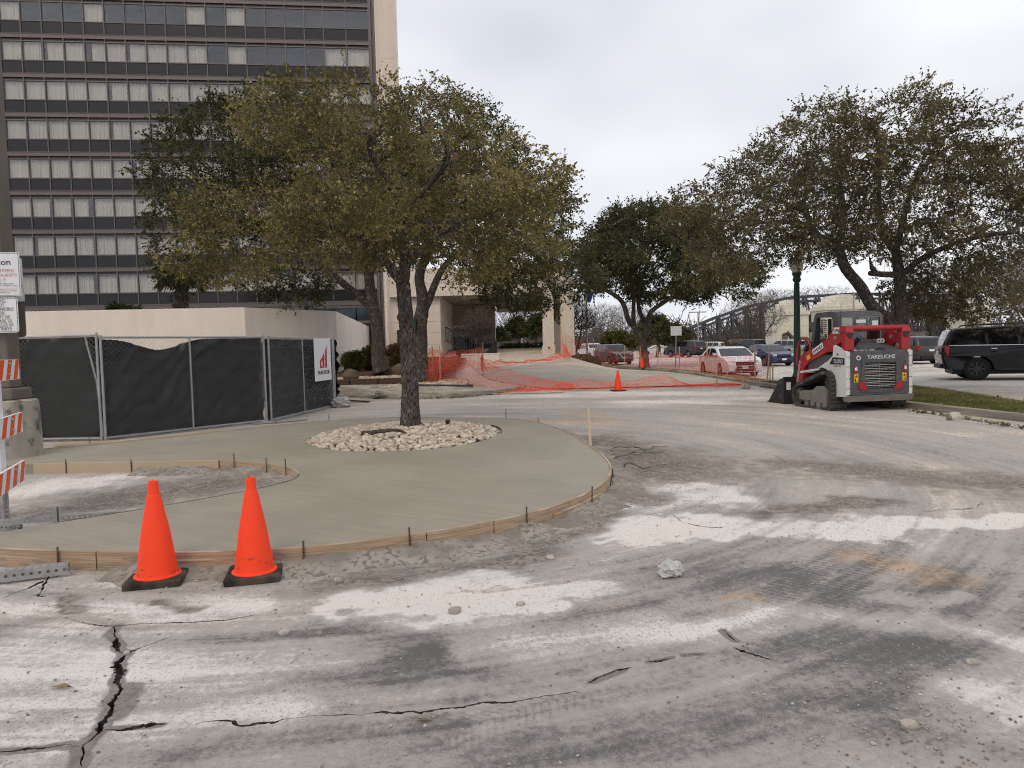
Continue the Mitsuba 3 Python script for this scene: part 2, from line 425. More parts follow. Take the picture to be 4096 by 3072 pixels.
PLATE = shapely.box(-9.0, 0.4, 12.0, 7.6)
cracks = shapely.union_all([crack_strip(p, w * (2.7 if w > .006 else 4.6), i + 1) for i, (p, w) in enumerate(CRACKS)]).simplify(0.0015)
plate = extrude(PLATE.difference(cracks), 0.06, -0.06)
_c, _n = plate.triangles_center, plate.face_normals
_in = (np.abs(_n[:, 2]) < 0.5) & (_c[:, 0] > -8.99) & (_c[:, 0] < 11.99) & (_c[:, 1] > 0.41) & (_c[:, 1] < 7.59)
crack_walls = plate.submesh([np.nonzero(_in)[0]], append=True)
plate = plate.submesh([np.nonzero(_n[:, 2] > 0.5)[0]], append=True)


def grid(xs, ys, fz, skip=None):
    X, Y = np.meshgrid(xs, ys)
    Zv = fz(X, Y)
    v = np.stack([X, Y, Zv], -1).reshape(-1, 3)
    nx = len(xs)
    i, j = np.meshgrid(np.arange(len(ys) - 1), np.arange(nx - 1), indexing="ij")
    q = np.stack([i * nx + j, i * nx + j + 1, (i + 1) * nx + j + 1, (i + 1) * nx + j], -1).reshape(-1, 4)
    if skip is not None:
        c = v[q].mean(1)
        q = q[~skip(c[:, 0], c[:, 1])]
    return tm(v, q)


xs = np.concatenate([[-900, -300, -120, -60], np.arange(-40, -9, 2.0), np.arange(-9, 12.1, 1.0), np.arange(14, 41, 2.0), [60, 120, 300, 900]])
ys = np.concatenate([[-200, -40, -8, 0.4, 4.0, 7.6], np.arange(9, 60, 1.0), np.arange(60, 100, 4.0), [120, 200, 400, 900, 1800]])
far = grid(xs, ys, lambda X, Y: rise(X, Y), skip=lambda x, y: (x > -9) & (x < 12) & (y > 0.4) & (y < 7.6))
one("ground", cat([far, plate]), "asphalt_lot", "worn asphalt lot with cracks, tyre marks and white dust", kind="structure")
one("crack_bed", cat([crack_walls, tm([[-9, 0.4, -0.042], [12, 0.4, -0.042], [12, 7.6, -0.042], [-9, 7.6, -0.042]], [[0, 1, 2, 3]])]), "soil", "dirt lying in the cracks of the asphalt", kind="structure")

# ---------------------------------------------------------------- fresh concrete slab
OUTER = [(-8.6, 5.95), (-6, 5.87), (-4.28, 5.82), (-3.54, 5.66), (-2.88, 5.58), (-2.34, 5.56), (-1.75, 5.62), (-1.09, 5.83), (-0.16, 6.35), (0.42, 6.92), (0.80, 7.55), (1.06, 8.19), (1.21, 8.95),
         (1.24, 9.72), (1.16, 10.87), (1.02, 12.3), (0.80, 13.5), (0.30, 14.95), (-0.91, 15.83), (-2.43, 16.33), (-3.72, 16.25), (-5.04, 15.40), (-6.24, 13.90), (-7.25, 12.88), (-8.08, 12.15), (-8.6, 11.8)]
BAY = [(-9.5, 10.56), (-7.13, 10.5), (-6.27, 10.47), (-5.19, 10.42), (-4.3, 10.38), (-3.64, 10.08), (-3.09, 9.61), (-2.79, 9.14), (-2.72, 8.71), (-2.96, 8.16), (-3.41, 7.62), (-3.82, 7.20), (-4.40, 6.68), (-4.63, 6.42), (-4.75, 5.0), (-9.5, 5.0)]


def smooth_ring(pts, k=6):
    p = np.array(pts)
    return spline(p, len(p) * k)[:, :2]


SLAB = 0.14
outer = np.vstack([smooth_ring(OUTER[2:-1]), [(-8.6, 11.8), (-8.6, 5.95)]])
bay = np.vstack([smooth_ring(BAY[1:13]), BAY[13:], BAY[:1]])
t_ = np.linspace(0, 2 * np.pi, 72, endpoint=False)
ring = np.stack([-1.98 + 1.74 * np.cos(t_), 13.08 + 2.18 * np.sin(t_)], -1) + 0.02 * np.stack([np.sin(5 * t_), np.cos(3 * t_)], -1)
slab_poly = Polygon(outer).buffer(0).difference(Polygon(bay).buffer(0)).difference(Polygon(ring))
slab_poly = max(getattr(slab_poly, "geoms", [slab_poly]), key=lambda g: g.area)


def slab_color(p, n, uv):
    a = fbm(p.x * 1.1, p.y * 1.1, 4, octaves=4)
    s = fbm((p.x * 0.6 + p.y) * 26, (p.x - p.y * 0.6) * 1.6, 2, octaves=3)
    g = noise(p.x * 150, p.y * 150, 3)
    c = mix((0.250, 0.228, 0.180), (0.302, 0.276, 0.222), smoothstep(0.25, 0.75, 0.6 * a + 0.4 * s))
    return c * (0.94 + 0.12 * g)


def slab_bump(p, n, uv):
    return 0.6 * fbm((p.x * 0.6 + p.y) * 30, (p.x - p.y * 0.6) * 3, 2, octaves=3) + 0.4 * fbm(p.x * 3, p.y * 3, 6, octaves=3)


mat("wet_concrete", proc(slab_color), rough=0.55, spec=0.35, bump=proc(slab_bump, eps=0.004), bscale=0.006)
one("concrete_slab", extrude(slab_poly, SLAB + 0.02, -0.02), "wet_concrete", "freshly poured grey concrete island with curved edges round a tree ring", kind="structure")

# form boards, one lumber or plywood strip after another along the edge, and the rebar stakes that hold them
def lumber_color(p, n, uv):
    g = fbm(p.x * 3 + p.y * 3, p.z * 160, 2, octaves=3)
    k = smoothstep(0.52, 0.66, fbm(p.x * 9, p.y * 9, p.z * 30, octaves=3) - 1.4 * (p.z - 0.05))
    c = mix((0.30, 0.21, 0.14), (0.44, 0.33, 0.235), smoothstep(0.3, 0.7, g))
    return mix(c, mi.Color3f(0.24, 0.215, 0.18), 0.8 * k)


mat("form_lumber", proc(lumber_color), rough=0.8, spec=0.2)
mat("new_lumber", (0.44, 0.35, 0.25), rough=0.75, spec=0.2)


def rebar_color(p, n, uv):
    a = fbm(p.x * 60, p.y * 60, p.z * 60, octaves=2)
    return mix((0.05, 0.04, 0.036), (0.16, 0.12, 0.09), a)


mat("rebar", proc(rebar_color), rough=0.7, metal=0.2)


def strip_along(line, off, w, z0, z1):
    ls = LineString(line)
    a = ls.buffer(1e-6)
    p = np.array(ls.coords)
    t = np.gradient(p, axis=0)
    t /= np.linalg.norm(t, axis=1, keepdims=True)
    nn = np.stack([t[:, 1], -t[:, 0]], -1)   # to the right of the walking direction
    n = len(p)
    v = []
    for o, z in ((off, z0), (off + w, z0), (off + w, z1), (off, z1)):
        v.append(np.column_stack([p + nn * o, np.full(n, z)]))
    v = np.stack(v, 1).reshape(-1, 3)
    f = []
    for i in range(n - 1):
        for k in range(4):
            a_, b_ = i * 4 + k, i * 4 + (k + 1) % 4
            f.append([a_, b_, b_ + 4, a_ + 4])
    f += [[3, 2, 1, 0], [(n - 1) * 4 + k for k in range(4)]]
    m = tm(v, f)
    m.fix_normals()
    return m


def cutline(pts, i0, i1):
    """piece of the polyline between arc lengths i0 and i1"""
    ls = LineString(pts)
    return np.array(shapely.ops.substring(ls, i0, i1).coords)


import shapely.ops
front = smooth_ring(OUTER[2:-1])            # runs from the left front corner round the nose to the back
L = LineString(front).length
ends = [0, 0.95, 2.25, 3.6, 4.25, 5.3, 6.6, 8.2, 9.8, 11.6]
names = ["leftmost front plank of the slab's wooden edging, beside the perforated channel", "plank of the slab edging behind the left of the two near cones", "plank of the slab edging behind and right of the near right cone",
         "short plank piece of the front edging, second rebar stake from the cones", "long plank at the middle of the curved front edging", "plank with a nailed splice at the right front of the edging",
         "bent strip where the edging starts to turn round the right end", "bent strip round the rightmost point of the slab", "pale strip along the slab's far right side by the leaning stake"]
for i in range(9):
    ln = cutline(front, ends[i] + 0.006, ends[i + 1] - 0.006)
    one("form_board", strip_along(ln, 0.004, 0.034 if i < 6 else 0.022, 0.0, SLAB + 0.012 - 0.002 * (i % 3)), "form_lumber", names[i], "form board", "form boards round the slab")
splice = cutline(front, 5.0, 6.1)
one("splice_board", strip_along(splice, 0.042, 0.03, 0.005, 0.085), "form_lumber", "short splice board nailed low against the front edging", "form board", "form boards round the slab")
splice = cutline(front, 1.55, 2.45)
one("splice_board", strip_along(splice, 0.041, 0.028, 0.004, 0.095), "form_lumber", "low splice board between the two near cones", "form board", "form boards round the slab")
bayl = smooth_ring(BAY[1:13])
LB = LineString(bayl).length
for i, (a, b, m, z, lab) in enumerate([(0, 1.5, "new_lumber", 0.155, "clean pale plank at the left of the bay's back edge"), (1.51, 2.8, "new_lumber", 0.153, "clean pale plank at the right of the bay's back edge"),
                                       (2.82, 4.9, "form_lumber", 0.150, "bent mud splashed strip round the inner end of the bay"), (4.92, 8.2, "rebar", 0.143, "thin dark steel strip along the front of the bay")]):
    ln = cutline(bayl, a, min(b, LB))
    one("form_board", strip_along(ln, 0.004, 0.036 if i < 2 else 0.014, 0.0, z), m, lab, "form board", "form boards round the slab")
back = front[::-1]
ln = cutline(back, 0.0, 3.1)
one("form_board", strip_along(ln, -0.045, 0.04, 0.0, 0.165), "new_lumber", "long pale plank lying along the slab's back edge at the fence foot", "form board", "form boards round the slab")
ln = cutline(back, 3.12, 12.4)
one("form_board", strip_along(ln, -0.02, 0.016, 0.0, 0.148), "form_lumber", "thin strip along the slab's back edge towards the tree", "form board", "form boards round the slab")


def stake(x, y, h, lean=(0, 0), z0=0.0):
    top = np.array([x + lean[0], y + lean[1], h])
    m = tube([(x, y, z0 - 0.03), tuple((np.array([x, y, z0]) + top) / 2), tuple(top)], 0.0075, 7)
    rings = [trimesh.creation.cylinder(0.0092, 0.005, sections=7, transform=trimesh.transformations.translation_matrix(np.array([x, y, z0]) * (1 - t) + top * t)) for t in np.linspace(0.05, 0.97, 12)]
    return cat([m] + rings)


def edge_point(pts, s, off):
    ls = LineString(pts)
    p = np.array(ls.interpolate(s).coords[0]); q = np.array(ls.interpolate(s + 0.02).coords[0])
    t = (q - p) / np.linalg.norm(q - p)
    return p + off * np.array([t[1], -t[0]])


for s, h, lab in [(0.62, 0.19, "rebar stake at the leftmost front plank, behind the channel's end"), (1.36, 0.245, "tall rebar stake just left of the left near cone"), (2.60, 0.205, "rebar stake right of the right near cone"),
                  (3.45, 0.22, "rebar stake at the middle of the slab's front edge"), (4.62, 0.225, "rebar stake left of the curved corner of the front edge"), (5.72, 0.22, "rebar stake at the start of the slab's right curve"), (6.9, 0.2, "short rebar stake at the slab's right end")]:
    x, y = edge_point(front, s, 0.055 if not 4.95 < s < 6.1 else 0.085)
    one("rebar_stake", stake(x, y, h, (RNG.uniform(-.01, .01), 0)), "rebar", lab, "stake", "rebar stakes round the slab")
for s, h, lab in [(0.5, 0.21, "rebar stake left of two before the bay's back planks"), (1.5, 0.2, "rebar stake right of two before the bay's back planks"), (3.1, 0.26, "rebar stake at the bay's far right curve"), (3.8, 0.24, "rebar stake in the middle of the bay's curved end"),
                  (4.35, 0.27, "rebar stake near the tip of the bay"), (6.0, 0.3, "rebar stake behind the right cone in the bay"), (8.0, 0.28, "rebar stake at the left end of the bay's front strip")]:
    x, y = edge_point(bayl, min(s, LB - 0.05), 0.05)
    one("rebar_stake", stake(x, y, h), "rebar", lab, "stake", "rebar stakes in the bay")
for x, y, h, lab in [(-0.15, 15.45, 0.36, "rebar stake behind the slab, right of the tree ring"), (0.52, 14.6, 0.25, "small rebar stake behind the slab's far right corner"), (-4.2, 16.15, 0.28, "small rebar stake behind the tree trunk's left side"), (-7.6, 12.68, 0.3, "rebar stake by the fence foot at the slab's back left")]:
    one("rebar_stake", stake(x, y, h), "rebar", lab, "stake", "rebar stakes behind the slab")

# the wooden stake that leans at the slab's right edge
one("wood_stake", bar((1.27, 11.62, -0.05), (1.30, 12.15, 0.62), 0.045, 0.02, up=(0, 1, 0.2)), "new_lumber", "pale wooden stake leaning outwards at the slab's right edge", "stake")

# ---------------------------------------------------------------- hotel tower
def stucco(key, c0, c1, scale=1.0):
    def f(p, n, uv):
        a = fbm(p.x * 0.8, p.y * 0.8, p.z * 0.8, octaves=4)
        drip = fbm(p.x * 3.0 + p.y * 3.0, p.z * 0.25, 4, octaves=3)
        g = noise(p.x * 60, p.y * 60, p.z * 60)
        return mix(c0, c1, smoothstep(0.2, 0.8, 0.5 * a + 0.5 * drip)) * (0.95 + 0.1 * g)
    return mat(key, proc(f), rough=0.9, spec=0.15)


stucco("cream_stucco", (0.70, 0.625, 0.55), (0.79, 0.71, 0.63))
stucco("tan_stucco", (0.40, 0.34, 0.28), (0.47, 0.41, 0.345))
stucco("beige_wall", (0.64, 0.56, 0.475), (0.71, 0.625, 0.54))
mat("spandrel_glass", (0.015, 0.0125, 0.0135), rough=0.22, spec=0.5)
mat("bronze_metal", (0.150, 0.128, 0.125), rough=0.5, spec=0.4, metal=0.2)
mat("umber_recess_dark", (0.03, 0.026, 0.027), rough=0.6)  # near-black for dark fittings; also paints the shade of recesses
scene["tinted_pane"] = {"type": "thindielectric", "int_ior": 1.75, "specular_transmittance": rgb(0.87, 0.87, 0.87)}


def curtain_color(p, n, uv):
    g = noise(p.x * 9, p.z * 0.2, p.y * 9)
    return mix((0.50, 0.465, 0.40), (0.60, 0.57, 0.50), g)


mat("curtain_cloth", proc(curtain_color), rough=0.95, spec=0.05)
mat("room_dark", (0.10, 0.10, 0.11), rough=0.9, spec=0.1)  # dark colour stands in for the shade of unlit rooms behind the panes
mat("blue_glass", (0.02, 0.035, 0.05), rough=0.08, spec=0.6)

tower = thing("hotel_tower", "tall dark glass hotel tower with rows of curtained windows behind the trees", "building")
ex = np.array([0.9934, 0.115, 0.0]); nout = np.array([0.115, -0.9934, 0.0])
TM = np.eye(4)
TM[:3, 0], TM[:3, 1], TM[:3, 2], TM[:3, 3] = ex, -nout, [0, 0, 1], [-9.8, 53.0, 0]
xs_ = [(-33.7 + 1.355 * i + 10.2) / 0.9934 for i in range(-3, 16)] + [(-11.8 + 10.2) / 0.9934, 0.0]


def tw(m):
    m = m.copy(); m.apply_transform(TM); return m


ZW = [26.37 - 2.69 * k for k in range(-1, 8)]          # tops of the window rows


def curtain_mesh(x0, x1, z0, z1, y, seed):
    rr = np.random.default_rng(seed)
    n = 25
    X = np.linspace(x0, x1, n)
    ph = np.cumsum(rr.uniform(0.5, 2.2, n))
    Y = y + 0.035 * np.sin(ph) + 0.012 * rr.standard_normal(n)
    v = np.vstack([np.column_stack([X, Y, np.full(n, z0)]), np.column_stack([X + 0.02 * rr.standard_normal(n), Y * 0.5 + y * 0.5, np.full(n, z1)])])
    return tm(v, [[i, i + 1, n + i + 1, n + i] for i in range(n - 1)])


ZB = 6.33 - 0.9
body = [box(xs_[0] - 8, 0.2, 1.2, 14, 0.5, 36)]
part(tower, "wall", tw(cat(body)), "room_dark")
rr = np.random.default_rng(5)
OPEN = {(1, 4): .72, (1, 10): 0, (1, 12): 0, (1, 13): 0, (1, 14): 0, (2, 14): .45, (1, 15): 0, (5, 3): .7, (7, 3): .75, (6, 3): .85}
for r, zt in enumerate(ZW):
    for c in range(len(xs_) - 1):
        a, b = xs_[c] + 0.035, xs_[c + 1] - 0.035
        w = part(tower, "window", tw(tm([[a, 0.05, zt - 1.24], [b, 0.05, zt - 1.24], [b, 0.05, zt], [a, 0.05, zt]], [[0, 1, 2, 3]])), "tinted_pane")
        if r <= 1 and rr.random() < 0.8 and not (r == 1 and c in (6, 11)):
            pass                                            # top floors: bare glass mirroring the sky
        else:
            frac = OPEN.get((r - 1, c - 2), 1.0 if rr.random() < 0.7 else rr.uniform(0.82, 0.97))
            if frac > 0.1:
                left = rr.random() < 0.5
                a2, b2 = (a, a + (b - a) * frac) if left else (b - (b - a) * frac, b)
                part(w, "curtain", tw(curtain_mesh(a2, b2, zt - 1.22, zt + 0.02, 0.22, 100 * r + c)), "curtain_cloth")
        part(tower, "spandrel_panel", tw(box(a, b, 0.03, 0.09, zt - 2.13, zt - 1.31)), "spandrel_glass")
        part(tower, "transom_panel", tw(box(a, b, 0.05, 0.1, zt + 0.09, zt + 0.25)), "spandrel_glass")
    part(tower, "floor_band", tw(cat([box(xs_[0], 0, -0.06, 0.09, zt - 2.44, zt - 2.14), box(xs_[0], 0, -0.09, -0.061, zt - 2.18, zt - 2.15)])), "bronze_metal")
    part(tower, "sill_rail", tw(box(xs_[0], 0, -0.02, 0.1, zt - 1.305, zt - 1.245)), "bronze_metal")
    part(tower, "head_rail", tw(box(xs_[0], 0, -0.02, 0.1, zt + 0.01, zt + 0.08)), "bronze_metal")
    part(tower, "ceiling", tw(box(xs_[0], 0, 0.11, 1.19, zt + 0.05, zt + 0.2)), "room_dark")
for c, x in enumerate(xs_):
    part(tower, "mullion", tw(box(x - 0.03, x + 0.03, -0.05, 0.1, 5.45, 30.2)), "bronze_metal")
part(tower, "base_glass", tw(cat([box(xs_[0], 0, 0.0, 0.1, 4.9, 5.44), box(xs_[0], 0, -0.05, 0.1, 3.75, 3.95)])), "bronze_metal")
for c in range(6):
    a, b = xs_[-2 - c] + 0.04, xs_[-1 - c] - 0.04
    part(tower, "ground_floor_pane", tw(box(a, b, 0.02, 0.08, 3.96, 4.88)), "blue_glass")
    part(tower, "ground_floor_pane", tw(box(a, b, 0.02, 0.08, 1.0, 3.74)), "spandrel_glass")
part(tower, "edge_trim", tw(cat([box(0.03, 0.18, -0.02, 1.2, 0.8, 36), box(0.2, 0.30, 0.1, 1.2, 0.8, 36), box(0.32, 0.44, -0.05, 1.2, 0.8, 36)])), "bronze_metal")
fin = [box(0.78, 1.98, -0.35, 3.4, z0 + 0.012, z1 - 0.012) for z0, z1 in zip([0.8, 5.2, 9.8, 14.4, 19.0, 22.9, 27.5], [5.2, 9.8, 14.4, 19.0, 22.9, 27.5, 36])] + [box(0.80, 1.96, -0.33, 3.38, 0.8, 36), box(0.46, 0.81, -0.15, 3.38, 0.8, 36)]
part(tower, "end_wall", tw(cat(fin)), "beige_wall", label="cream end wall at the tower's right edge")
part(tower, "weep_hole", tw(cat([box(0.92, 0.98, -0.362, -0.34, z, z + 0.07) for z in (18.75, 22.65)])), "umber_recess_dark")  # dark blocks on the face, coloured as the shade inside the holes

# ---------------------------------------------------------------- retaining wall in front of the tower
wl = thing("retaining_wall", "cream stucco wall with a bend between fence and tower", "wall")
WP = [(-30.0, 24.7), (-19.0, 26.6), (-10.65, 28.6), (-8.07, 33.0), (-10.55, 53.2)]
WZ = [3.38, 3.5, 3.57, 3.57, 3.50]


def wall_face(i, t=0.35):
    (ax, ay), (bx_, by_) = WP[i], WP[i + 1]
    d = np.array([bx_ - ax, by_ - ay]); d /= np.linalg.norm(d); nn = np.array([-d[1], d[0]])
    v = []
    for (x, y), z in ((WP[i], WZ[i]), (WP[i + 1], WZ[i + 1])):
        for zz in (-0.1, z):
            v += [(x, y, zz), (x + nn[0] * t, y + nn[1] * t, zz)]
    return hull(v)


part(wl, "wall_face", cat([wall_face(0), wall_face(1)]), "cream_stucco")
part(wl, "wall_face", wall_face(2), "cream_stucco", label="short middle face of the wall, turned towards the trees")
part(wl, "wall_face", wall_face(3), "cream_stucco")
one("terrace", tm([[-40, 26, 3.1], [-19, 27.0, 3.1], [-10.9, 29, 3.1], [-8.6, 33.0, 3.1], [-10.9, 52.6, 3.1], [-40, 50, 3.1]], [[0, 1, 2], [0, 2, 3], [0, 3, 4], [0, 4, 5]]), "soil", "planted terrace behind the wall", kind="structure")

# ---------------------------------------------------------------- entrance wing with porte-cochere
wing = thing("entrance_canopy", "beige hotel entrance wing with a deep drive-through canopy on two columns", "building")
part(wing, "fascia", cat([box(-8.5, 4.48, 50.0, 50.5, 5.42, 6.28), box(-8.5, 4.48, 50.03, 50.5, 6.28, 6.31), box(-8.5, 4.48, 50.0, 50.5, 6.31, 7.25), box(-8.5, 4.5, 49.97, 50.5, 7.25, 7.35)]), "beige_wall")
part(wing, "roof_slab", box(-8.5, 4.46, 50.5, 64, 5.6, 7.2), "beige_wall")
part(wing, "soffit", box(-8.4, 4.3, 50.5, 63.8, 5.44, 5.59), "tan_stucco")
part(wing, "beam", cat([box(-1.2, 4.0, 61.5, 62.3, 4.75, 5.43), box(2.3, 3.0, 51.0, 61.4, 4.85, 5.43)]), "beige_wall")
part(wing, "column", cat([box(2.3, 3.05, 50.05, 51.3, 1.75, 5.41), box(2.24, 3.1, 49.98, 51.36, 0.9, 1.75)]), "beige_wall")
part(wing, "column", cat([box(3.58, 4.48, 50.05, 51.3, 1.75, 5.41), box(3.54, 4.52, 49.98, 51.36, 0.9, 1.75)]), "beige_wall")
part(wing, "column", box(3.6, 4.4, 61.6, 62.4, 0.9, 5.42), "beige_wall")
for z0, z1 in ((0.6, 2.05), (2.07, 2.85), (2.87, 3.65), (3.67, 5.41)):
    part(wing, "wall_panel", box(-8.5, -4.95, 50.5, 51.0, z0, z1), "beige_wall")
    part(wing, "wall_panel", box(-6, -3.4, 62.0, 62.4, z0, z1), "beige_wall")
    part(wing, "wall_panel", hull([(x, y, z) for x, y in ((-3.38, 62.0), (-1.30, 60.0), (-1.30, 62.4), (-3.38, 62.4)) for z in (z0, z1)]) if z0 > 1 else
         hull([(x, y, z) for x, y in ((-3.38, 62.05), (-1.32, 60.05), (-1.32, 62.4), (-3.38, 62.4)) for z in (0.9, z1)]), "beige_wall" if z0 > 1 else "bronze_metal")
part(wing, "side_wall", box(-5.3, -4.95, 51.0, 62.0, 0.6, 5.42), "beige_wall")
part(wing, "door", box(-8.05, -6.9, 50.42, 50.6, 0.7, 3.12), "umber_recess_dark", label="dark brown service door")
part(wing, "downpipe", tube([(-8.62, 49.85, 0.8), (-8.62, 49.85, 8.5)], 0.09, 8), "cream_stucco")
part(wing, "wall_lamp", cat([box(2.62, 2.72, 49.86, 49.99, 1.55, 1.66)]), "umber_recess_dark")
part(wing, "entrance_door", box(-4.9, -3.5, 61.9, 61.99, 1.2, 2.7), "umber_recess_dark", label="dark glazed entrance doors")
mat("black_metal", (0.018, 0.018, 0.02), rough=0.45, spec=0.5)
rail = thing("ramp_railing", "dark metal railing along the entrance ramp under the canopy", "railing")


def railing(a, b, h=1.05, n=14):
    a, b = np.asarray(a, float), np.asarray(b, float)
    up = np.array([0, 0, h])
    ms = [bar(a + up, b + up, 0.06, 0.06), bar(a + [0, 0, 0.12], b + [0, 0, 0.12], 0.04, 0.04)]
    for t in np.linspace(0, 1, n):
        q = a + (b - a) * t
        ms.append(bar(q, q + up, 0.03, 0.03, up=(0, 1, 0)) if 0 < t < 1 else bar(q, q + up, 0.06, 0.06, up=(0, 1, 0)))
    return cat(ms)


part(rail, "rail", railing((-3.1, 47.2, 1.35), (-0.95, 47.0, 1.22)), "black_metal")
part(rail, "rail", railing((-3.1, 47.3, 1.35), (-4.6, 50.5, 2.2)), "black_metal")
part(rail, "rail", railing((-4.2, 52.0, 1.5), (-2.2, 52.2, 1.5), 1.5), "black_metal")
part(rail, "panel", hull([(-1.75, 47.3, 1.25), (-0.95, 47.3, 1.25), (-0.95, 47.33, 2.25), (-1.75, 47.33, 1.3)]), "black_metal")
part(rail, "panel", hull([(-3.8, 49, 1.2), (-2.6, 48.4, 1.2), (-3.8, 49, 2.5), (-3.3, 48.7, 2.4)]), "black_metal")
one("ramp_wall", cat([box(-3.3, -0.8, 46.7, 47.8, 0.6, 1.26), box(-3.32, -0.78, 46.67, 47.82, 1.26, 1.34)]), "cream_stucco", "low pale concrete ramp wall under the railing", "wall")
one("planter_wall", cat([bevel_box(-0.9 + i * 0.42, -0.5 + i * 0.42, 55.0, 55.5, 1.1, 1.45 + 0.03 * (i % 3), 0.03) for i in range(11)] + [box(-0.9, 3.7, 55.1, 55.4, 0.9, 1.4)]), "tan_stucco", "low stone planter wall behind the left column", "wall")
one("ramp_kerb", hull([(-1.2, 58, 1.0), (3.6, 58, 1.0), (-1.2, 58.4, 1.0), (3.6, 58.4, 1.0), (-1.2, 58, 2.15), (-1.2, 58.4, 2.15), (0.2, 58, 2.2), (0.2, 58.4, 2.2), (3.6, 58, 1.35), (3.6, 58.4, 1.35)]), "cream_stucco", "sloping grey concrete flank wall seen through the canopy", "wall")

# ---------------------------------------------------------------- far suspension bridge: stepped gate houses and dark stiffening trusses
mat("bridge_steel", (0.07, 0.072, 0.085), rough=0.6, spec=0.3)
stucco("ivory_stucco", (0.66, 0.62, 0.53), (0.75, 0.71, 0.62))
truss = thing("bridge_truss", "dark steel lattice of the far bridge climbing to the right", "bridge")


def lattice(pts, base, nb, Y, depth=1.2):
    pts = np.asarray(pts, float)
    ms = []
    for off in (0.0, depth):
        p = pts + [0, off, 0]
        for dz, w in ((0, 0.42), (-0.75, 0.3)):
            for a, b in zip(p[:-1], p[1:]):
                ms.append(bar(a + [0, 0, dz], b + [0, 0, dz], 0.3, w))
        ls = np.concatenate([[0], np.cumsum(np.linalg.norm(np.diff(p, axis=0), axis=1))])
        prev = None
        for k, t in enumerate(np.linspace(0, ls[-1], nb)):
            q = np.array([np.interp(t, ls, p[:, i]) for i in range(3)])
            bq = np.array([q[0], q[1], base])
            if q[2] - base > 1.0:
                ms.append(bar(bq, q, 0.26, 0.26, up=(0, 1, 0)))
                if prev is not None:
                    ms.append(bar(prev[0], [q[0], q[1], max(base, q[2] * 0.15)], 0.2, 0.2))
                    if k % 2 == 0: ms.append(bar([prev[1][0], prev[1][1], base], q, 0.14, 0.14))
            prev = (q, bq)
    return cat(ms)


part(truss, "lattice", lattice([(28.0, 120, 3.3), (34.5, 120, 5.75), (40.4, 120, 7.6), (47.5, 120, 8.9)], 0.2, 9, 120), "bridge_steel")
part(truss, "lattice", lattice([(47.6, 120, 8.9), (58, 120, 9.2), (66, 120, 9.0), (78, 120, 8.3)], 0.2, 15, 120), "bridge_steel")


def gate(x0, x1, z, lab, tiers=4):
    k = thing("gate_house", lab, "tower")
    part(k, "wall", cat([box(x0 + 0.15, x1 - 0.15, 108, 113, 0, z - 1.5), box(x0 + 0.15, x1 - 0.15, 107.95, 113, 3.9, 4.05)]), "ivory_stucco")
    st = [box(x0, x1, 107.8, 113.2, z - 1.5, z - 0.85)]
    for i in range(tiers):
        st.append(box(x0 + 0.62 * (i + 1) - 0.2, x1 - 0.55 * (i + 1), 107.9 + 0.02 * i, 113 - 0.02 * i, z - 0.85 + 0.42 * i, z - 0.85 + 0.42 * (i + 1)))
    part(k, "parapet", cat(st), "ivory_stucco")
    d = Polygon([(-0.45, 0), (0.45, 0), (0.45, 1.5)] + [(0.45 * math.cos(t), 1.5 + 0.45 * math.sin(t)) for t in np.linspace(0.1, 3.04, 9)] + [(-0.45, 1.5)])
    part(k, "door", prism(d, 0.12, (x0 + 1.3, 107.97, 0.9), (1, 0, 0), (0, 0, 1)), "bronze_metal")  # solid brown panel put in for the dark of the arched window
    return k


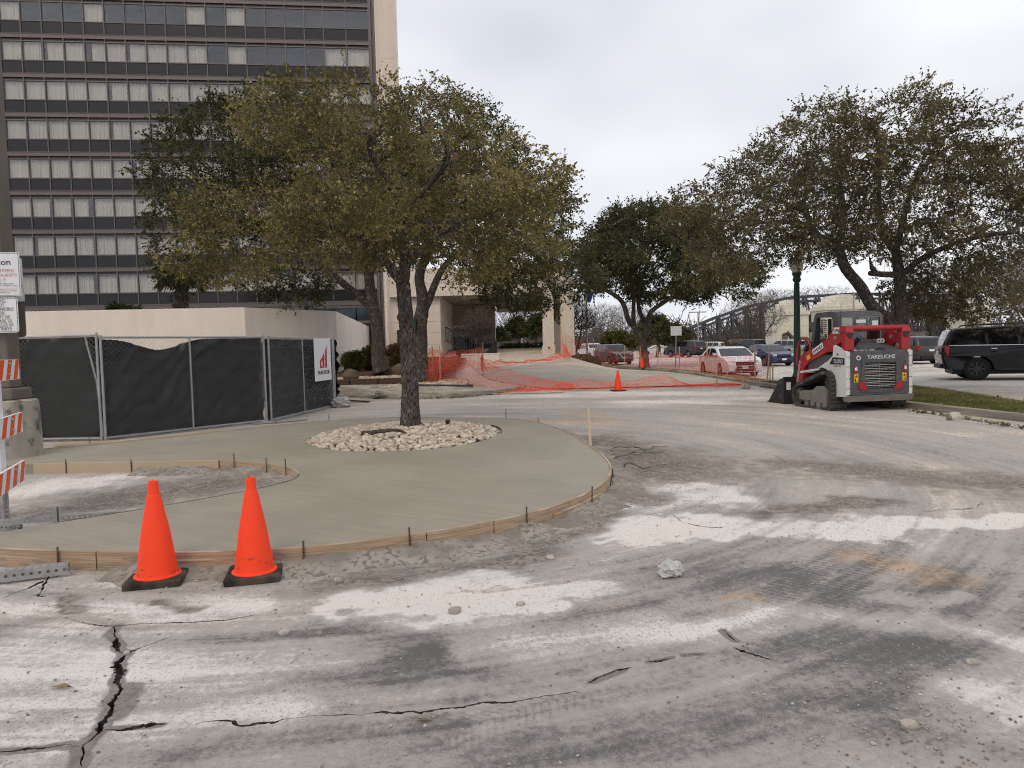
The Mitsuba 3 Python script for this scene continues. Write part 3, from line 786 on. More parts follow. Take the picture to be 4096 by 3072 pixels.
gate(40.3, 45.4, 7.0, "cream stepped bridge gate house left of the loader cab, by the green lamp post")
gate(47.6, 53.9, 7.6, "cream stepped bridge gate house above the loader cab, behind the big oak")
gate(69.0, 73.0, 6.6, "cream stepped bridge tower far right, half hidden by bare trees")
hs = thing("pump_house", "low cream building with a grey metal roof beside the gate house", "building")
part(hs, "wall", box(46.3, 52, 109, 113, 0, 2.9), "ivory_stucco")
part(hs, "roof", cat([hull([(46.2, 108.7, 2.9), (52.1, 108.7, 2.9), (46.2, 111, 4.4), (52.1, 111, 4.4), (46.2, 113.2, 2.9), (52.1, 113.2, 2.9)])] + [bar((46.4 + 0.5 * i, 108.68, 2.95), (46.4 + 0.5 * i, 110.98, 4.45), 0.08, 0.08) for i in range(12)]), "bridge_steel")
OAKS = {}
OAKS['OAK_FRONT'] = (
    [([(-1.92, 13.3, 0.18), (-1.92, 13.3, 0.62), (-1.92, 13.3, 1.14), (-1.94, 13.3, 2.01), (-1.96, 13.3, 2.61), (-1.99, 13.3, 2.94)], [0.176, 0.159, 0.148, 0.138, 0.133, 0.129]),
     ([(-1.99, 13.3, 2.94), (-2.11, 13.3, 3.08), (-2.3, 13.2, 3.4), (-2.5, 13.1, 3.69), (-2.79, 12.9, 3.85), (-3.1, 12.7, 3.91), (-3.44, 12.5, 4.04)], [0.095, 0.086, 0.077, 0.073, 0.06, 0.047, 0.034]),
     ([(-1.99, 13.3, 2.94), (-1.93, 13.3, 3.26), (-1.95, 13.4, 3.65), (-1.99, 13.5, 4.19), (-2.17, 13.5, 4.79), (-2.52, 13.3, 5.4), (-2.16, 13.1, 5.8)], [0.116, 0.103, 0.086, 0.069, 0.052, 0.039, 0.026]),
     ([(-1.93, 13.3, 3.26), (-1.75, 13.3, 3.45), (-1.38, 13.1, 3.71), (-0.95, 12.9, 3.92), (-0.61, 12.8, 4.02), (-0.05, 12.7, 4.16)], [0.069, 0.067, 0.06, 0.052, 0.043, 0.026]),
     ([(-1.96, 13.3, 4.06), (-1.54, 12.9, 4.48), (-1.13, 12.4, 4.74), (-0.96, 12.1, 4.9), (-1.02, 12.0, 5.19)], [0.052, 0.043, 0.039, 0.034, 0.026]),
     ([(-2.14, 13.3, 4.75), (-2.54, 12.9, 4.5), (-2.8, 12.3, 4.59), (-2.95, 12.0, 4.89), (-3.18, 11.9, 5.23)], [0.052, 0.043, 0.039, 0.034, 0.026]),
     ([(-2.87, 13.3, 3.92), (-3.62, 13.8, 4.19), (-4.5, 14.1, 4.63), (-5.43, 14.1, 4.29)], [0.043, 0.039, 0.026, 0.017]),
     ],
    [(-2.34, 13.3, 5.09, 1.99, 3.0, 1.19), (-4.61, 13.3, 3.97, 1.39, 2.43, 0.87), (-0.31, 13.3, 4.41, 1.47, 2.52, 1.11), (-2.72, 13.3, 4.08, 2.6, 3.0, 0.79), (-3.34, 13.3, 5.7, 1.3, 2.33, 0.6), (-1.38, 13.3, 5.77, 1.04, 2.04, 0.52), (-5.41, 13.3, 3.43, 0.65, 1.62, 0.44), (0.62, 13.3, 3.91, 0.69, 1.66, 0.87), (-0.77, 13.3, 3.24, 0.78, 1.76, 0.4), (-3.95, 13.3, 3.32, 0.95, 1.95, 0.36), ])
OAKS['OAK_BACK_LEFT'] = (
    [([(-5.69, 31.0, 0.71), (-5.8, 31.0, 1.65), (-5.8, 31.0, 2.59), (-6.0, 31.0, 3.86), (-6.08, 31.0, 5.04), (-6.17, 31.0, 6.46)], [0.327, 0.289, 0.274, 0.251, 0.205, 0.152]),
     ([(-6.01, 31.0, 3.56), (-6.26, 31.0, 3.81), (-7.13, 30.0, 4.7), (-7.59, 29.5, 5.16), (-8.27, 29.0, 5.53), (-10.09, 29.0, 5.89)], [0.198, 0.182, 0.152, 0.129, 0.106, 0.061]),
     ([(-6.08, 31.0, 4.86), (-5.76, 31.0, 5.65), (-5.32, 32.0, 7.0), (-4.85, 32.0, 8.62)], [0.152, 0.129, 0.091, 0.061]),
     ([(-6.17, 31.0, 6.46), (-8.17, 32.0, 8.09), (-10.19, 32.0, 9.16), (-12.26, 31.0, 8.98)], [0.137, 0.106, 0.076, 0.046]),
     ],
    [(-13.48, 31.0, 8.55, 1.82, 3.65, 1.73), (-14.02, 31.0, 5.71, 1.46, 3.25, 0.96), (-10.62, 31.0, 9.98, 3.44, 5.43, 1.83), (-9.44, 31.0, 4.83, 2.02, 3.87, 0.87), (-7.89, 31.0, 8.59, 5.05, 5.5, 2.5), (-12.94, 31.0, 7.2, 2.22, 4.1, 1.54), (-8.97, 31.0, 11.26, 2.22, 4.1, 1.15), (-8.87, 31.0, 4.04, 0.71, 2.43, 0.48), ])
OAKS['OAK_BACK_RIGHT'] = (
    [([(-3.67, 29.0, 0.28), (-3.75, 29.0, 1.23), (-3.75, 29.0, 1.98), (-3.66, 29.0, 2.92), (-3.54, 29.0, 3.67), (-3.65, 29.0, 4.61), (-3.26, 29.0, 5.53), (-2.84, 29.0, 6.82)], [0.336, 0.32, 0.328, 0.288, 0.24, 0.2, 0.16, 0.112]),
     ([(-3.62, 29.0, 3.11), (-3.22, 29.0, 3.85), (-2.78, 28.7, 4.74), (-2.17, 28.2, 5.31), (-0.68, 27.5, 5.8), (0.9, 27.0, 5.34)], [0.176, 0.152, 0.136, 0.112, 0.08, 0.04]),
     ([(-2.84, 29.0, 6.82), (-1.66, 30.0, 7.92), (-0.28, 30.0, 8.84), (0.67, 29.0, 8.76)], [0.096, 0.08, 0.056, 0.04]),
     ],
    [(0.02, 29.0, 5.47, 3.02, 4.83, 1.53), (0.55, 29.0, 4.03, 1.89, 3.58, 0.81), (-2.65, 29.0, 9.97, 2.65, 4.41, 1.62), (2.44, 29.0, 4.52, 1.61, 3.27, 1.08), (-2.16, 29.0, 7.66, 3.59, 5.0, 2.34), (1.92, 29.0, 6.67, 1.32, 2.96, 1.44), (-0.63, 29.0, 9.22, 1.7, 3.37, 1.26), (1.0, 29.0, 3.39, 0.57, 2.12, 0.36), (1.48, 29.0, 3.82, 1.13, 2.75, 0.54), ])
OAKS['OAK_MIDDLE'] = (
    [([(9.17, 49.0, -0.03), (9.15, 49.0, 0.83), (9.01, 49.0, 1.95)], [0.36, 0.302, 0.278]),
     ([(9.0, 49.0, 1.79), (8.82, 49.0, 2.43), (8.48, 49.0, 2.89), (8.02, 48.5, 3.39), (7.61, 48.0, 4.46), (6.96, 47.5, 5.0), (6.13, 47.0, 5.38), (5.12, 46.5, 6.09)], [0.209, 0.197, 0.186, 0.174, 0.157, 0.139, 0.116, 0.081]),
     ([(8.51, 49.0, 2.92), (8.46, 49.0, 3.58), (8.6, 49.5, 4.72), (8.61, 50.0, 6.01), (8.12, 50.0, 7.96)], [0.157, 0.145, 0.133, 0.116, 0.081]),
     ([(9.26, 49.0, 2.1), (9.31, 49.0, 2.8), (9.06, 50.0, 4.07), (9.01, 50.0, 5.13), (9.56, 50.0, 6.96), (9.87, 49.0, 8.73)], [0.191, 0.174, 0.145, 0.128, 0.104, 0.058]),
     ([(9.3, 49.0, 2.26), (9.49, 49.0, 2.61), (9.51, 48.5, 3.76), (10.29, 48.0, 4.4), (10.99, 48.0, 4.78), (11.67, 48.0, 4.67), (13.36, 48.0, 5.09)], [0.174, 0.174, 0.157, 0.145, 0.128, 0.104, 0.058]),
     ],
    [(9.54, 49.0, 7.84, 4.63, 6.0, 2.89), (6.03, 49.0, 6.41, 1.76, 3.73, 1.37), (13.33, 49.0, 6.23, 3.03, 5.14, 1.82), (11.47, 49.0, 9.44, 2.72, 4.79, 1.37), (8.62, 49.0, 9.67, 2.72, 4.79, 1.22), (15.87, 49.0, 5.86, 1.12, 3.03, 1.22), (7.31, 49.0, 7.29, 3.19, 5.31, 1.82), (10.79, 49.0, 5.99, 3.83, 6.0, 1.37), ])
OAKS['OAK_RIGHT'] = (
    [([(11.58, 21.0, -0.38), (11.55, 21.0, 0.72), (11.5, 21.0, 2.02), (11.5, 21.0, 2.96), (11.46, 21.0, 3.54), (11.36, 21.0, 4.26)], [0.252, 0.231, 0.203, 0.161, 0.154, 0.119]),
     ([(11.52, 21.0, 1.68), (11.22, 21.0, 2.18), (10.57, 20.7, 2.57), (9.99, 20.5, 3.29), (9.46, 20.2, 3.79), (9.15, 20.0, 4.32), (8.5, 19.7, 4.52), (8.28, 19.6, 4.83), (7.47, 19.2, 5.22)], [0.175, 0.168, 0.161, 0.154, 0.14, 0.119, 0.098, 0.084, 0.056]),
     ([(9.15, 20.0, 4.32), (9.55, 20.4, 5.01), (9.73, 21.0, 6.18), (9.67, 21.0, 7.25)], [0.098, 0.084, 0.063, 0.035]),
     ([(11.46, 21.0, 3.54), (10.75, 20.6, 3.53), (10.21, 20.2, 3.53)], [0.091, 0.084, 0.07]),
     ([(11.36, 21.0, 4.26), (11.97, 21.5, 5.69), (13.05, 22.0, 7.16), (14.01, 22.0, 7.65)], [0.105, 0.077, 0.056, 0.035]),
     ([(11.46, 21.0, 3.45), (11.82, 20.5, 3.92), (12.7, 20.0, 4.35), (13.89, 19.5, 4.49)], [0.098, 0.077, 0.063, 0.035]),
     ([(11.36, 21.0, 4.19), (11.4, 22.0, 5.52), (11.66, 22.5, 7.04), (11.12, 22.0, 8.32)], [0.091, 0.07, 0.049, 0.028]),
     ([(8.28, 19.6, 4.83), (7.14, 20.0, 5.0), (6.12, 20.5, 4.85)], [0.063, 0.042, 0.028]),
     ],
    [(10.07, 21.0, 6.6, 4.11, 4.2, 1.22), (10.21, 21.0, 7.74, 2.33, 3.82, 0.67), (6.82, 21.0, 5.34, 1.71, 3.14, 1.1), (12.91, 21.0, 5.8, 2.74, 4.2, 1.34), (5.93, 21.0, 4.75, 0.89, 2.24, 0.92), (10.88, 21.0, 4.93, 3.29, 4.2, 0.92), (14.67, 21.0, 6.36, 2.05, 3.52, 1.1), (12.79, 21.0, 3.23, 1.1, 2.46, 0.55), (8.03, 21.0, 4.45, 1.92, 3.37, 0.51), (14.55, 21.0, 4.29, 2.05, 3.52, 0.92), (16.31, 21.0, 5.22, 2.05, 3.52, 1.47), (8.18, 21.0, 7.01, 1.37, 2.77, 0.73), (6.68, 21.0, 4.67, 1.78, 3.22, 0.73), (5.46, 21.0, 5.5, 0.82, 2.16, 0.98), (6.26, 21.0, 3.88, 1.03, 2.39, 0.49), (13.48, 21.0, 2.71, 1.51, 2.92, 0.61), (13.34, 21.0, 3.52, 1.51, 2.92, 0.55), (14.02, 21.0, 3.44, 1.64, 3.07, 0.73), (8.17, 21.0, 5.79, 2.05, 3.52, 0.98), ])

# ---------------------------------------------------------------- trees
from scipy.spatial import cKDTree
from scipy.sparse import coo_matrix
from scipy.sparse.csgraph import dijkstra


def in_lobes(p, lobes):
    d = np.full(len(p), 9.0)
    for cx, cy, cz, a, b, c in lobes:
        d = np.minimum(d, ((p[:, 0] - cx) / a) ** 2 + ((p[:, 1] - cy) / b) ** 2 + ((p[:, 2] - cz) / c) ** 2)
    return d


def crown_points(lobes, n, rr, gap=0.42, gs=1.0, skin=0.35):
    lo = np.min([np.array(l[:3]) - l[3:] for l in lobes], 0); hi = np.max([np.array(l[:3]) + l[3:] for l in lobes], 0)
    out = np.zeros((0, 3))
    seed = rr.uniform(0, 99, 3)
    while len(out) < n:
        p = rr.uniform(lo, hi, (n * 3, 3))
        d = in_lobes(p, lobes)
        g = meshkit.fbm(p * gs + seed, 3)
        keep = (d < 0.95 + 1.2 * (meshkit.fbm(p * gs * 0.55 + seed + 31, 2) - 0.5) + 0.3 * (g - 0.5)) & (g > gap) & (rr.random(len(p)) < skin + (1 - skin) * np.sqrt(np.clip(d, 0, 1)))
        out = np.vstack([out, p[keep]])
    return out[:n]


def skeleton(guides, pts, rr, k=9, step=0.25, tipr=0.004, power=2.3, bend=1.7):
    """branches: the cheapest ways along near neighbours from the guide limbs to every crown point"""
    nodes, rad, edges = [], [], []
    for gp, gr in guides:
        gp = np.asarray(gp, float)
        ln = np.linalg.norm(np.diff(gp, axis=0), axis=1).sum()
        n = max(4, int(ln / step))
        q = spline(np.column_stack([gp, gr]), n)
        base = sum(map(len, nodes))
        if nodes:
            allp = np.vstack(nodes)
            j = int(np.argmin(np.linalg.norm(allp - q[0, :3], axis=1)))
            edges.append((j, base))
        edges += [(base + i, base + i + 1) for i in range(n - 1)]
        nodes.append(q[:, :3]); rad.append(q[:, 3])
    gn = np.vstack(nodes); gr = np.concatenate(rad); ng = len(gn)
    # no side branches from the bare lower trunk
    P = np.vstack([gn, pts]); N = len(P)
    tree = cKDTree(P)
    dd, ii = tree.query(P, k=k + 1)
    src = np.repeat(np.arange(N), k); dst = ii[:, 1:].ravel(); w = dd[:, 1:].ravel()
    n0 = len(nodes[0])
    ok = (src >= ng) | (dst >= ng)
    ok &= ~((src < n0 - 1) | (dst < n0 - 1))
    src, dst, w = src[ok], dst[ok], w[ok] ** bend * 1.0
    e = np.array(edges)
    S = np.concatenate([src, dst, e[:, 0], e[:, 1]]); Dn = np.concatenate([dst, src, e[:, 1], e[:, 0]])
    ew = 0.12 * (np.linalg.norm(gn[e[:, 0]] - gn[e[:, 1]], axis=1) + 1e-3) ** bend
    Wt = np.concatenate([w, w, ew, ew])
    M = coo_matrix((Wt, (S, Dn)), shape=(N, N)).tocsr()
    dist, pred = dijkstra(M, indices=0, return_predecessors=True)
    reach = np.isfinite(dist)
    order = np.argsort(-dist + np.where(reach, 0, -1e9))
    acc = np.zeros(N)
    kids = np.zeros(N, int)
    for i in np.argsort(-np.where(reach, dist, -1)):
        if not reach[i] or i == 0: continue
        if acc[i] == 0: acc[i] = tipr ** power
        acc[pred[i]] += acc[i]; kids[pred[i]] += 1
    r = acc ** (1 / power)
    r[:ng] = gr
    return P, pred, r, kids, reach, ng


def chains(P, pred, r, kids, reach, ng):
    N = len(P)
    child = [[] for _ in range(N)]
    for i in range(1, N):
        if reach[i] and pred[i] >= 0: child[pred[i]].append(i)
    out = []
    stack = [(0, None)]
    while stack:
        i, frm = stack.pop()
        ch = [frm, i] if frm is not None else [i]
        while child[i]:
            cs = sorted(child[i], key=lambda c: -r[c])
            main = cs[0]
            for c in cs[1:]: stack.append((c, i))
            ch.append(main); i = main
        if len(ch) > 1: out.append(ch)
    return out


def branch_meshes(P, pred, r, kids, reach, ng, rmin, thick=0.03):
    big, small = [], []
    for ch in chains(P, pred, r, kids, reach, ng):
        p, rad = P[ch].copy(), r[ch].copy()
        if ch[0] >= 0 and len(ch) > 1: rad[0] = min(rad[0], rad[1] * 1.25)
        rad = np.maximum(np.minimum.accumulate(rad), rmin)
        if len(p) > 4:
            q = p.copy(); q[1:-1] = 0.5 * p[1:-1] + 0.25 * (p[:-2] + p[2:]); p = q
        m = tube(p, rad, 3 if rad[0] < thick else 6, cap=False)
        small.append(m)
    return cat(small)


def leaves(centers, n, size, spread, rr, droop=0.3, dirs=None):
    c = centers[rr.integers(0, len(centers), n)] + rr.normal(0, 1, (n, 3)) * spread * [1, 1, 0.75]
    d = rr.normal(0, 1, (n, 3)); d[:, 2] -= droop
    d /= np.linalg.norm(d, axis=1, keepdims=True)
    s = np.cross(d, rr.normal(0, 1, (n, 3)) + [0, 0, 1.2]); s /= np.linalg.norm(s, axis=1, keepdims=True)
    L = size * rr.uniform(0.65, 1.3, (n, 1))
    nn = np.cross(s, d)
    v = np.stack([c, c + d * L * 0.5 + s * L * 0.27 + nn * L * 0.1, c + d * L, c + d * L * 0.5 - s * L * 0.27 + nn * L * 0.1], 1).reshape(-1, 3)
    b = np.arange(n)[:, None] * 4
    return tm(v, np.vstack([b + [0, 1, 2], b + [0, 2, 3]]))


def leaves_at(c, along_, size, rr):
    n = len(c)
    d = along_ + rr.normal(0, .75, (n, 3)); d[:, 2] -= .2
    d /= np.linalg.norm(d, axis=1, keepdims=True)
    s = np.cross(d, rr.normal(0, 1, (n, 3)) + [0, 0, 1.2]); s /= np.linalg.norm(s, axis=1, keepdims=True)
    L = size * rr.uniform(0.65, 1.3, (n, 1)); nn = np.cross(s, d)
    v = np.stack([c, c + d * L * 0.5 + s * L * 0.29 + nn * L * 0.1, c + d * L, c + d * L * 0.5 - s * L * 0.29 + nn * L * 0.1], 1).reshape(-1, 3)
    b = np.arange(n)[:, None] * 4
    return tm(v, np.vstack([b + [0, 1, 2], b + [0, 2, 3]]))


def leaf_mat(key, ca, cb, cc, f=7.0):
    def fn(p, n, uv):
        g = cell_rand(p.x * f * 3 + p.z * 5, p.y * f * 3 - p.z * 3, p.z * f * 3)
        a = smoothstep(0.3, 0.7, fbm(p.x * f * 0.22, p.y * f * 0.22, p.z * f * 0.22, octaves=2))
        c = mix(ca, cb, smoothstep(0.25, 0.75, 0.45 * g + 0.55 * a))
        return mix(c, cc, smoothstep(0.86, 0.95, g))
    scene[key] = {"type": "principledthin", "base_color": proc(fn), "roughness": 0.42, "spec_trans": 0.0, "diff_trans": 0.55, "eta": 1.4}
    return key


leaf_mat("leaf_olive", (0.125, 0.112, 0.042), (0.31, 0.262, 0.115), (0.44, 0.34, 0.16))
leaf_mat("leaf_green", (0.042, 0.052, 0.024), (0.12, 0.122, 0.055), (0.21, 0.18, 0.09), 4.0)
leaf_mat("leaf_brownish", (0.085, 0.078, 0.038), (0.21, 0.18, 0.095), (0.31, 0.24, 0.13), 5.0)


def bark_color(p, n, uv):
    a = fbm(p.x * 75, p.y * 75, p.z * 16, octaves=3)
    l = smoothstep(0.56, 0.70, fbm(p.x * 9, p.y * 9, p.z * 7, octaves=3))
    c = mix((0.030, 0.025, 0.022), (0.125, 0.106, 0.093), smoothstep(0.3, 0.7, a))
    return mix(c, (0.25, 0.245, 0.22), 0.55 * l * smoothstep(0.35, 0.55, a))


mat("bark", proc(bark_color), rough=0.95, spec=0.1)
BARK = "bark"


def trunk_mesh(gp, gr, sides=40, step=0.05, ridge=0.13, freq=16.0, flare=0.22, flare_h=0.4):
    gp = np.asarray(gp, float)
    ln = np.linalg.norm(np.diff(gp, axis=0), axis=1).sum()
    q = spline(np.column_stack([gp, gr]), int(ln / step))
    h = q[:, 2] - q[0, 2]
    m = tube(q[:, :3], q[:, 3] * (1 + flare * np.exp(-h / flare_h)), sides, cap=True)
    v = np.array(m.vertices)
    n = len(q)
    ring = np.arange(n * sides) // sides
    th = (np.arange(n * sides) % sides) * 2 * np.pi / sides
    R = q[ring, 3]
    s = v[:n * sides, 2]
    pp = np.stack([np.cos(th) * R * freq * 2.2, np.sin(th) * R * freq * 2.2, s * freq * 0.45], -1)
    f = meshkit.fbm(pp, 3)
    rid = np.abs(f - 0.5) * 4 - 0.45
    lump = meshkit.fbm(np.stack([np.cos(th), np.sin(th), s * 1.6], -1) * 1.2, 2, 9) - 0.5
    off = (ridge * rid * np.minimum(R, 0.3) * 0.55 + 0.22 * lump * R)[:, None]
    rad = v[:n * sides] - q[ring, :3]
    v[:n * sides] += rad / (np.linalg.norm(rad, axis=1, keepdims=True) + 1e-9) * off
    m.vertices = v
    return m


def oak(name, data, label, leafm, npts, nleaf, size, spread, seed, rmin, tipr, gap=0.42, gs=1.0, knots=(), k=9, ntrunk=1):
    rr = np.random.default_rng(seed)
    guides, lobes = data
    t = thing(name, label, "tree")
    pts = crown_points(lobes, npts, rr, gap, gs)
    S = skeleton(guides, pts, rr, k=k, tipr=tipr)
    P, pred, r, kids, reach, ng = S
    part(t, "limbs", branch_meshes(*S, rmin), "bark" if name == "oak_tree" and seed == 1 else "bark")
    tr = [trunk_mesh(*guides[0], step=0.04 if seed == 1 else 0.12, sides=64 if seed == 1 else 28)]
    part(t, "trunk", cat(tr), "bark" if seed == 1 else "bark", smooth=True)
    for gp, gr in guides[1:]:
        part(t, "limb", trunk_mesh(gp, gr, sides=24, step=0.08 if seed == 1 else 0.2, flare=0.0), "bark" if seed == 1 else "bark", smooth=True)
    for (x, y, z, R) in knots:
        kn = trimesh.creation.icosphere(2, R); kn.apply_scale([1, 0.6, 0.95]); kn.apply_translation([x, y, z])
        hole = trimesh.creation.torus(R * 0.5, R * 0.22, 16, 8); hole.apply_transform(trimesh.transformations.rotation_matrix(np.pi / 2, [1, 0, 0])); hole.apply_translation([x, y - R * 0.5, z])
        part(t, "knot", cat([kn, hole]), "bark" if seed == 1 else "bark", smooth=True)
    tips = P[ng:][(kids[ng:] == 0) & reach[ng:]]
    near = P[ng:][reach[ng:] & (r[ng:] < tipr * 5)]
    per = 8
    nt = nleaf // per
    cen = P.mean(0)
    src = np.vstack([tips[rr.integers(0, len(tips), int(nt * .62))], near[rr.integers(0, len(near), nt - int(nt * .62))]])
    out = src - cen; out /= np.linalg.norm(out, axis=1, keepdims=True)
    dirs = rr.normal(0, 1, (nt, 3)) * [1, 1, .7] + 0.5 * out; dirs /= np.linalg.norm(dirs, axis=1, keepdims=True)
    ln = spread * rr.uniform(1.2, 3.6, (nt, 1))
    a = src + rr.normal(0, .15, (nt, 3)) * spread
    part(t, "twigs", prisms(a, a + dirs * ln, rmin * .5), "bark" if seed == 1 else "bark", kind="stuff")
    tt = np.tile(np.linspace(.2, 1.05, per), nt)[:, None]
    c = np.repeat(a, per, 0) + np.repeat(dirs * ln, per, 0) * tt + rr.normal(0, .12, (nt * per, 3)) * spread
    part(t, "crown", leaves_at(c, np.repeat(dirs, per, 0), size, rr), leafm)
    return t


oak("oak_tree", OAKS["OAK_FRONT"], "olive leaved oak with a ridged grey trunk standing in the ring of river stones", "leaf_olive", 4000, 72000, 0.058, 0.08, 1, 0.0035, 0.0028, gap=0.465, gs=1.2,
    knots=[(-2.04, 13.13, 3.0, .085), (-1.99, 13.12, 2.3, .10)])
oak("oak_tree", OAKS["OAK_BACK_LEFT"], "dark green oak behind the olive one, left trunk of the two in the planted bed", "leaf_green", 3000, 66000, 0.12, 0.16, 2, 0.008, 0.006, gap=0.42, gs=0.55)
oak("oak_tree", OAKS["OAK_BACK_RIGHT"], "dark green oak whose forked trunk stands beside the orange netting's left end", "leaf_green", 2800, 64000, 0.115, 0.16, 3, 0.008, 0.006, gap=0.41, gs=0.55)
oak("oak_tree", OAKS["OAK_MIDDLE"], "spreading dark oak with four limbs in the middle distance beside the parked cars", "leaf_green", 2400, 56000, 0.18, 0.26, 4, 0.012, 0.009, gap=0.40, gs=0.4)
oak("oak_tree", OAKS["OAK_RIGHT"], "large spreading oak at the right behind the track loader", "leaf_brownish", 5600, 112000, 0.084, 0.12, 5, 0.006, 0.0042, gap=0.465, gs=0.95)

# ---------------------------------------------------------------- kerbs, walks, beds, drive
mat("old_concrete", proc(lambda p, n, uv: mix((0.20, 0.178, 0.15), (0.36, 0.325, 0.28), smoothstep(0.25, 0.75, fbm(p.x * 2.5, p.y * 2.5, p.z * 3, octaves=5))) * (0.85 + 0.3 * noise(p.x * 40, p.y * 40, p.z * 40))), rough=0.9, spec=0.15)
mat("kerb_concrete", proc(lambda p, n, uv: mix((0.17, 0.145, 0.12), (0.30, 0.265, 0.225), smoothstep(0.25, 0.75, fbm(p.x * 1.2, p.y * 1.2, p.z * 9, octaves=5)))), rough=0.9, spec=0.15)


def mulch_color(p, n, uv):
    a = fbm(p.x * 12, p.y * 12, p.z * 5, octaves=4)
    return mix((0.035, 0.022, 0.016), (0.16, 0.085, 0.055), smoothstep(0.3, 0.75, a))


mat("mulch", proc(mulch_color), rough=1.0, spec=0.05)
mat("old_timber", proc(lambda p, n, uv: mix((0.045, 0.03, 0.022), (0.12, 0.08, 0.06), fbm(p.x * 3, p.y * 9, p.z * 30, octaves=3))), rough=0.95, spec=0.1)


def kerb(line, w=0.17, h=0.15, side=1, zf=rise):
    p = spline(np.array(line), 60)[:, :2]
    t = np.gradient(p, axis=0); t /= np.linalg.norm(t, axis=1, keepdims=True)
    nn = np.stack([t[:, 1], -t[:, 0]], -1) * side
    z = zf(p[:, 0], p[:, 1])
    prof = [(-0.02, -0.1), (0.0, 0.02), (0.025, h - 0.02), (0.05, h), (w, h + 0.005), (w + 0.002, -0.1)]
    v = np.stack([np.column_stack([p + nn * o, z + zz]) for o, zz in prof], 1)
    m = len(prof); n = len(p)
    f = [[i * m + k, i * m + k + 1, (i + 1) * m + k + 1, (i + 1) * m + k] for i in range(n - 1) for k in range(m - 1)]
    mm = tm(v.reshape(-1, 3), f); mm.fix_normals(); return mm


KERB = [(10.6, 9.0), (9.95, 13.2), (9.45, 16.9), (9.28, 21), (9.25, 25.5), (9.3, 32), (9.32, 38.6), (8.9, 43), (7.8, 47.4), (6.2, 49.8), (4.7, 50.4)]
one("kerb", kerb(KERB), "kerb_concrete", "concrete kerb along the right side of the lot", kind="structure")
LK = [(-8.5, 28.2), (-7.2, 27.1), (-6.05, 26.5), (-3.8, 24.75), (-1.9, 24.75), (-0.6, 26.0), (0.4, 28.0), (0.55, 29.6)]
one("kerb", kerb(LK, side=-1, w=0.2), "old_concrete", "curving chipped kerb in front of the planted beds", kind="structure")


def left_edge(y):
    return np.interp(y, [27.4, 28.7, 31, 36, 42, 46, 60], [1.9, 0.9, 0.35, -1.2, -2.2, -2.7, -2.9])


def right_edge(y):
    k = spline(np.array(KERB), 200)
    k = k[k[:, 1].argsort()]
    return np.interp(y, k[:, 1], k[:, 0])


def sheet(y0, y1, fl, fr, dz, ny=24, nx=10):
    ys = np.linspace(y0, y1, ny)
    v = []
    for y in ys:
        x = np.linspace(fl(y), fr(y), nx)
        v.append(np.column_stack([x, np.full(nx, y), rise(x, y) + dz]))
    i, j = np.meshgrid(np.arange(ny - 1), np.arange(nx - 1), indexing="ij")
    q = np.stack([i * nx + j, i * nx + j + 1, (i + 1) * nx + j + 1, (i + 1) * nx + j], -1).reshape(-1, 4)
    return tm(np.vstack(v), q)


def pad_color(p, n, uv):
    s = fbm(p.x * 0.5, p.y * 4, 2, octaves=4)
    return mix((0.27, 0.246, 0.205), (0.345, 0.318, 0.27), smoothstep(0.3, 0.7, s)) * (0.95 + 0.1 * noise(p.x * 30, p.y * 30))


mat("pad_concrete", proc(pad_color), rough=0.7, spec=0.25)
one("drive_slab", sheet(27.6, 43.5, left_edge, lambda y: right_edge(y) - 0.03, 0.045), "pad_concrete", "new grey concrete drive behind the orange netting", kind="structure")
mat("drive_concrete", proc(lambda p, n, uv: mix((0.34, 0.295, 0.245), (0.46, 0.405, 0.34), fbm(p.x * 1.5, p.y * 1.5, 1, octaves=4))), rough=0.9, spec=0.15)
one("driveway", sheet(43.54, 66, left_edge, lambda y: np.interp(y, [43.5, 47, 49.5, 50.2, 66], [8.6, 7.6, 5.6, 4.0, 4.0]), 0.04), "drive_concrete", "pale old concrete driveway up to the hotel canopy", kind="structure")
one("driveway_apron", sheet(25.6, 46, lambda y: np.interp(y, [25.6, 27.5, 29, 46], [-1.3, -0.9, -2.3, -3.6]), lambda y: left_edge(y) - 0.02, 0.025, 20, 8), "drive_concrete", "dusty pale concrete beside the new drive", kind="structure")
# walk and beds on the left
one("walkway", tm([(-9.5, 29.0, .15), (-7.2, 27.28, .155), (-6.05, 26.7, .155), (-3.8, 24.95, .155), (-1.9, 24.95, .155), (-0.8, 26.1, .155), (-1.2, 28.5, .25), (-3.2, 28.9, .40), (-8.0, 28.6, .44), (-9.5, 30, .44)], [[0, 1, 8], [0, 8, 9], [1, 2, 8], [2, 3, 8], [3, 7, 8], [3, 4, 7], [4, 6, 7], [4, 5, 6]]), "old_concrete", "cracked pavement between kerb and planted bed", kind="structure")


def bed_z(X, Y):
    return 0.42 + 0.33 * np.clip((Y - 28.6) / 3.5, 0, 1) + np.clip((Y - 34) / 16, 0, 1) * 0.4 + 0.12 * (meshkit.fbm(np.stack([X * 0.9, Y * 0.9, X * 0], -1), 3) - 0.5)


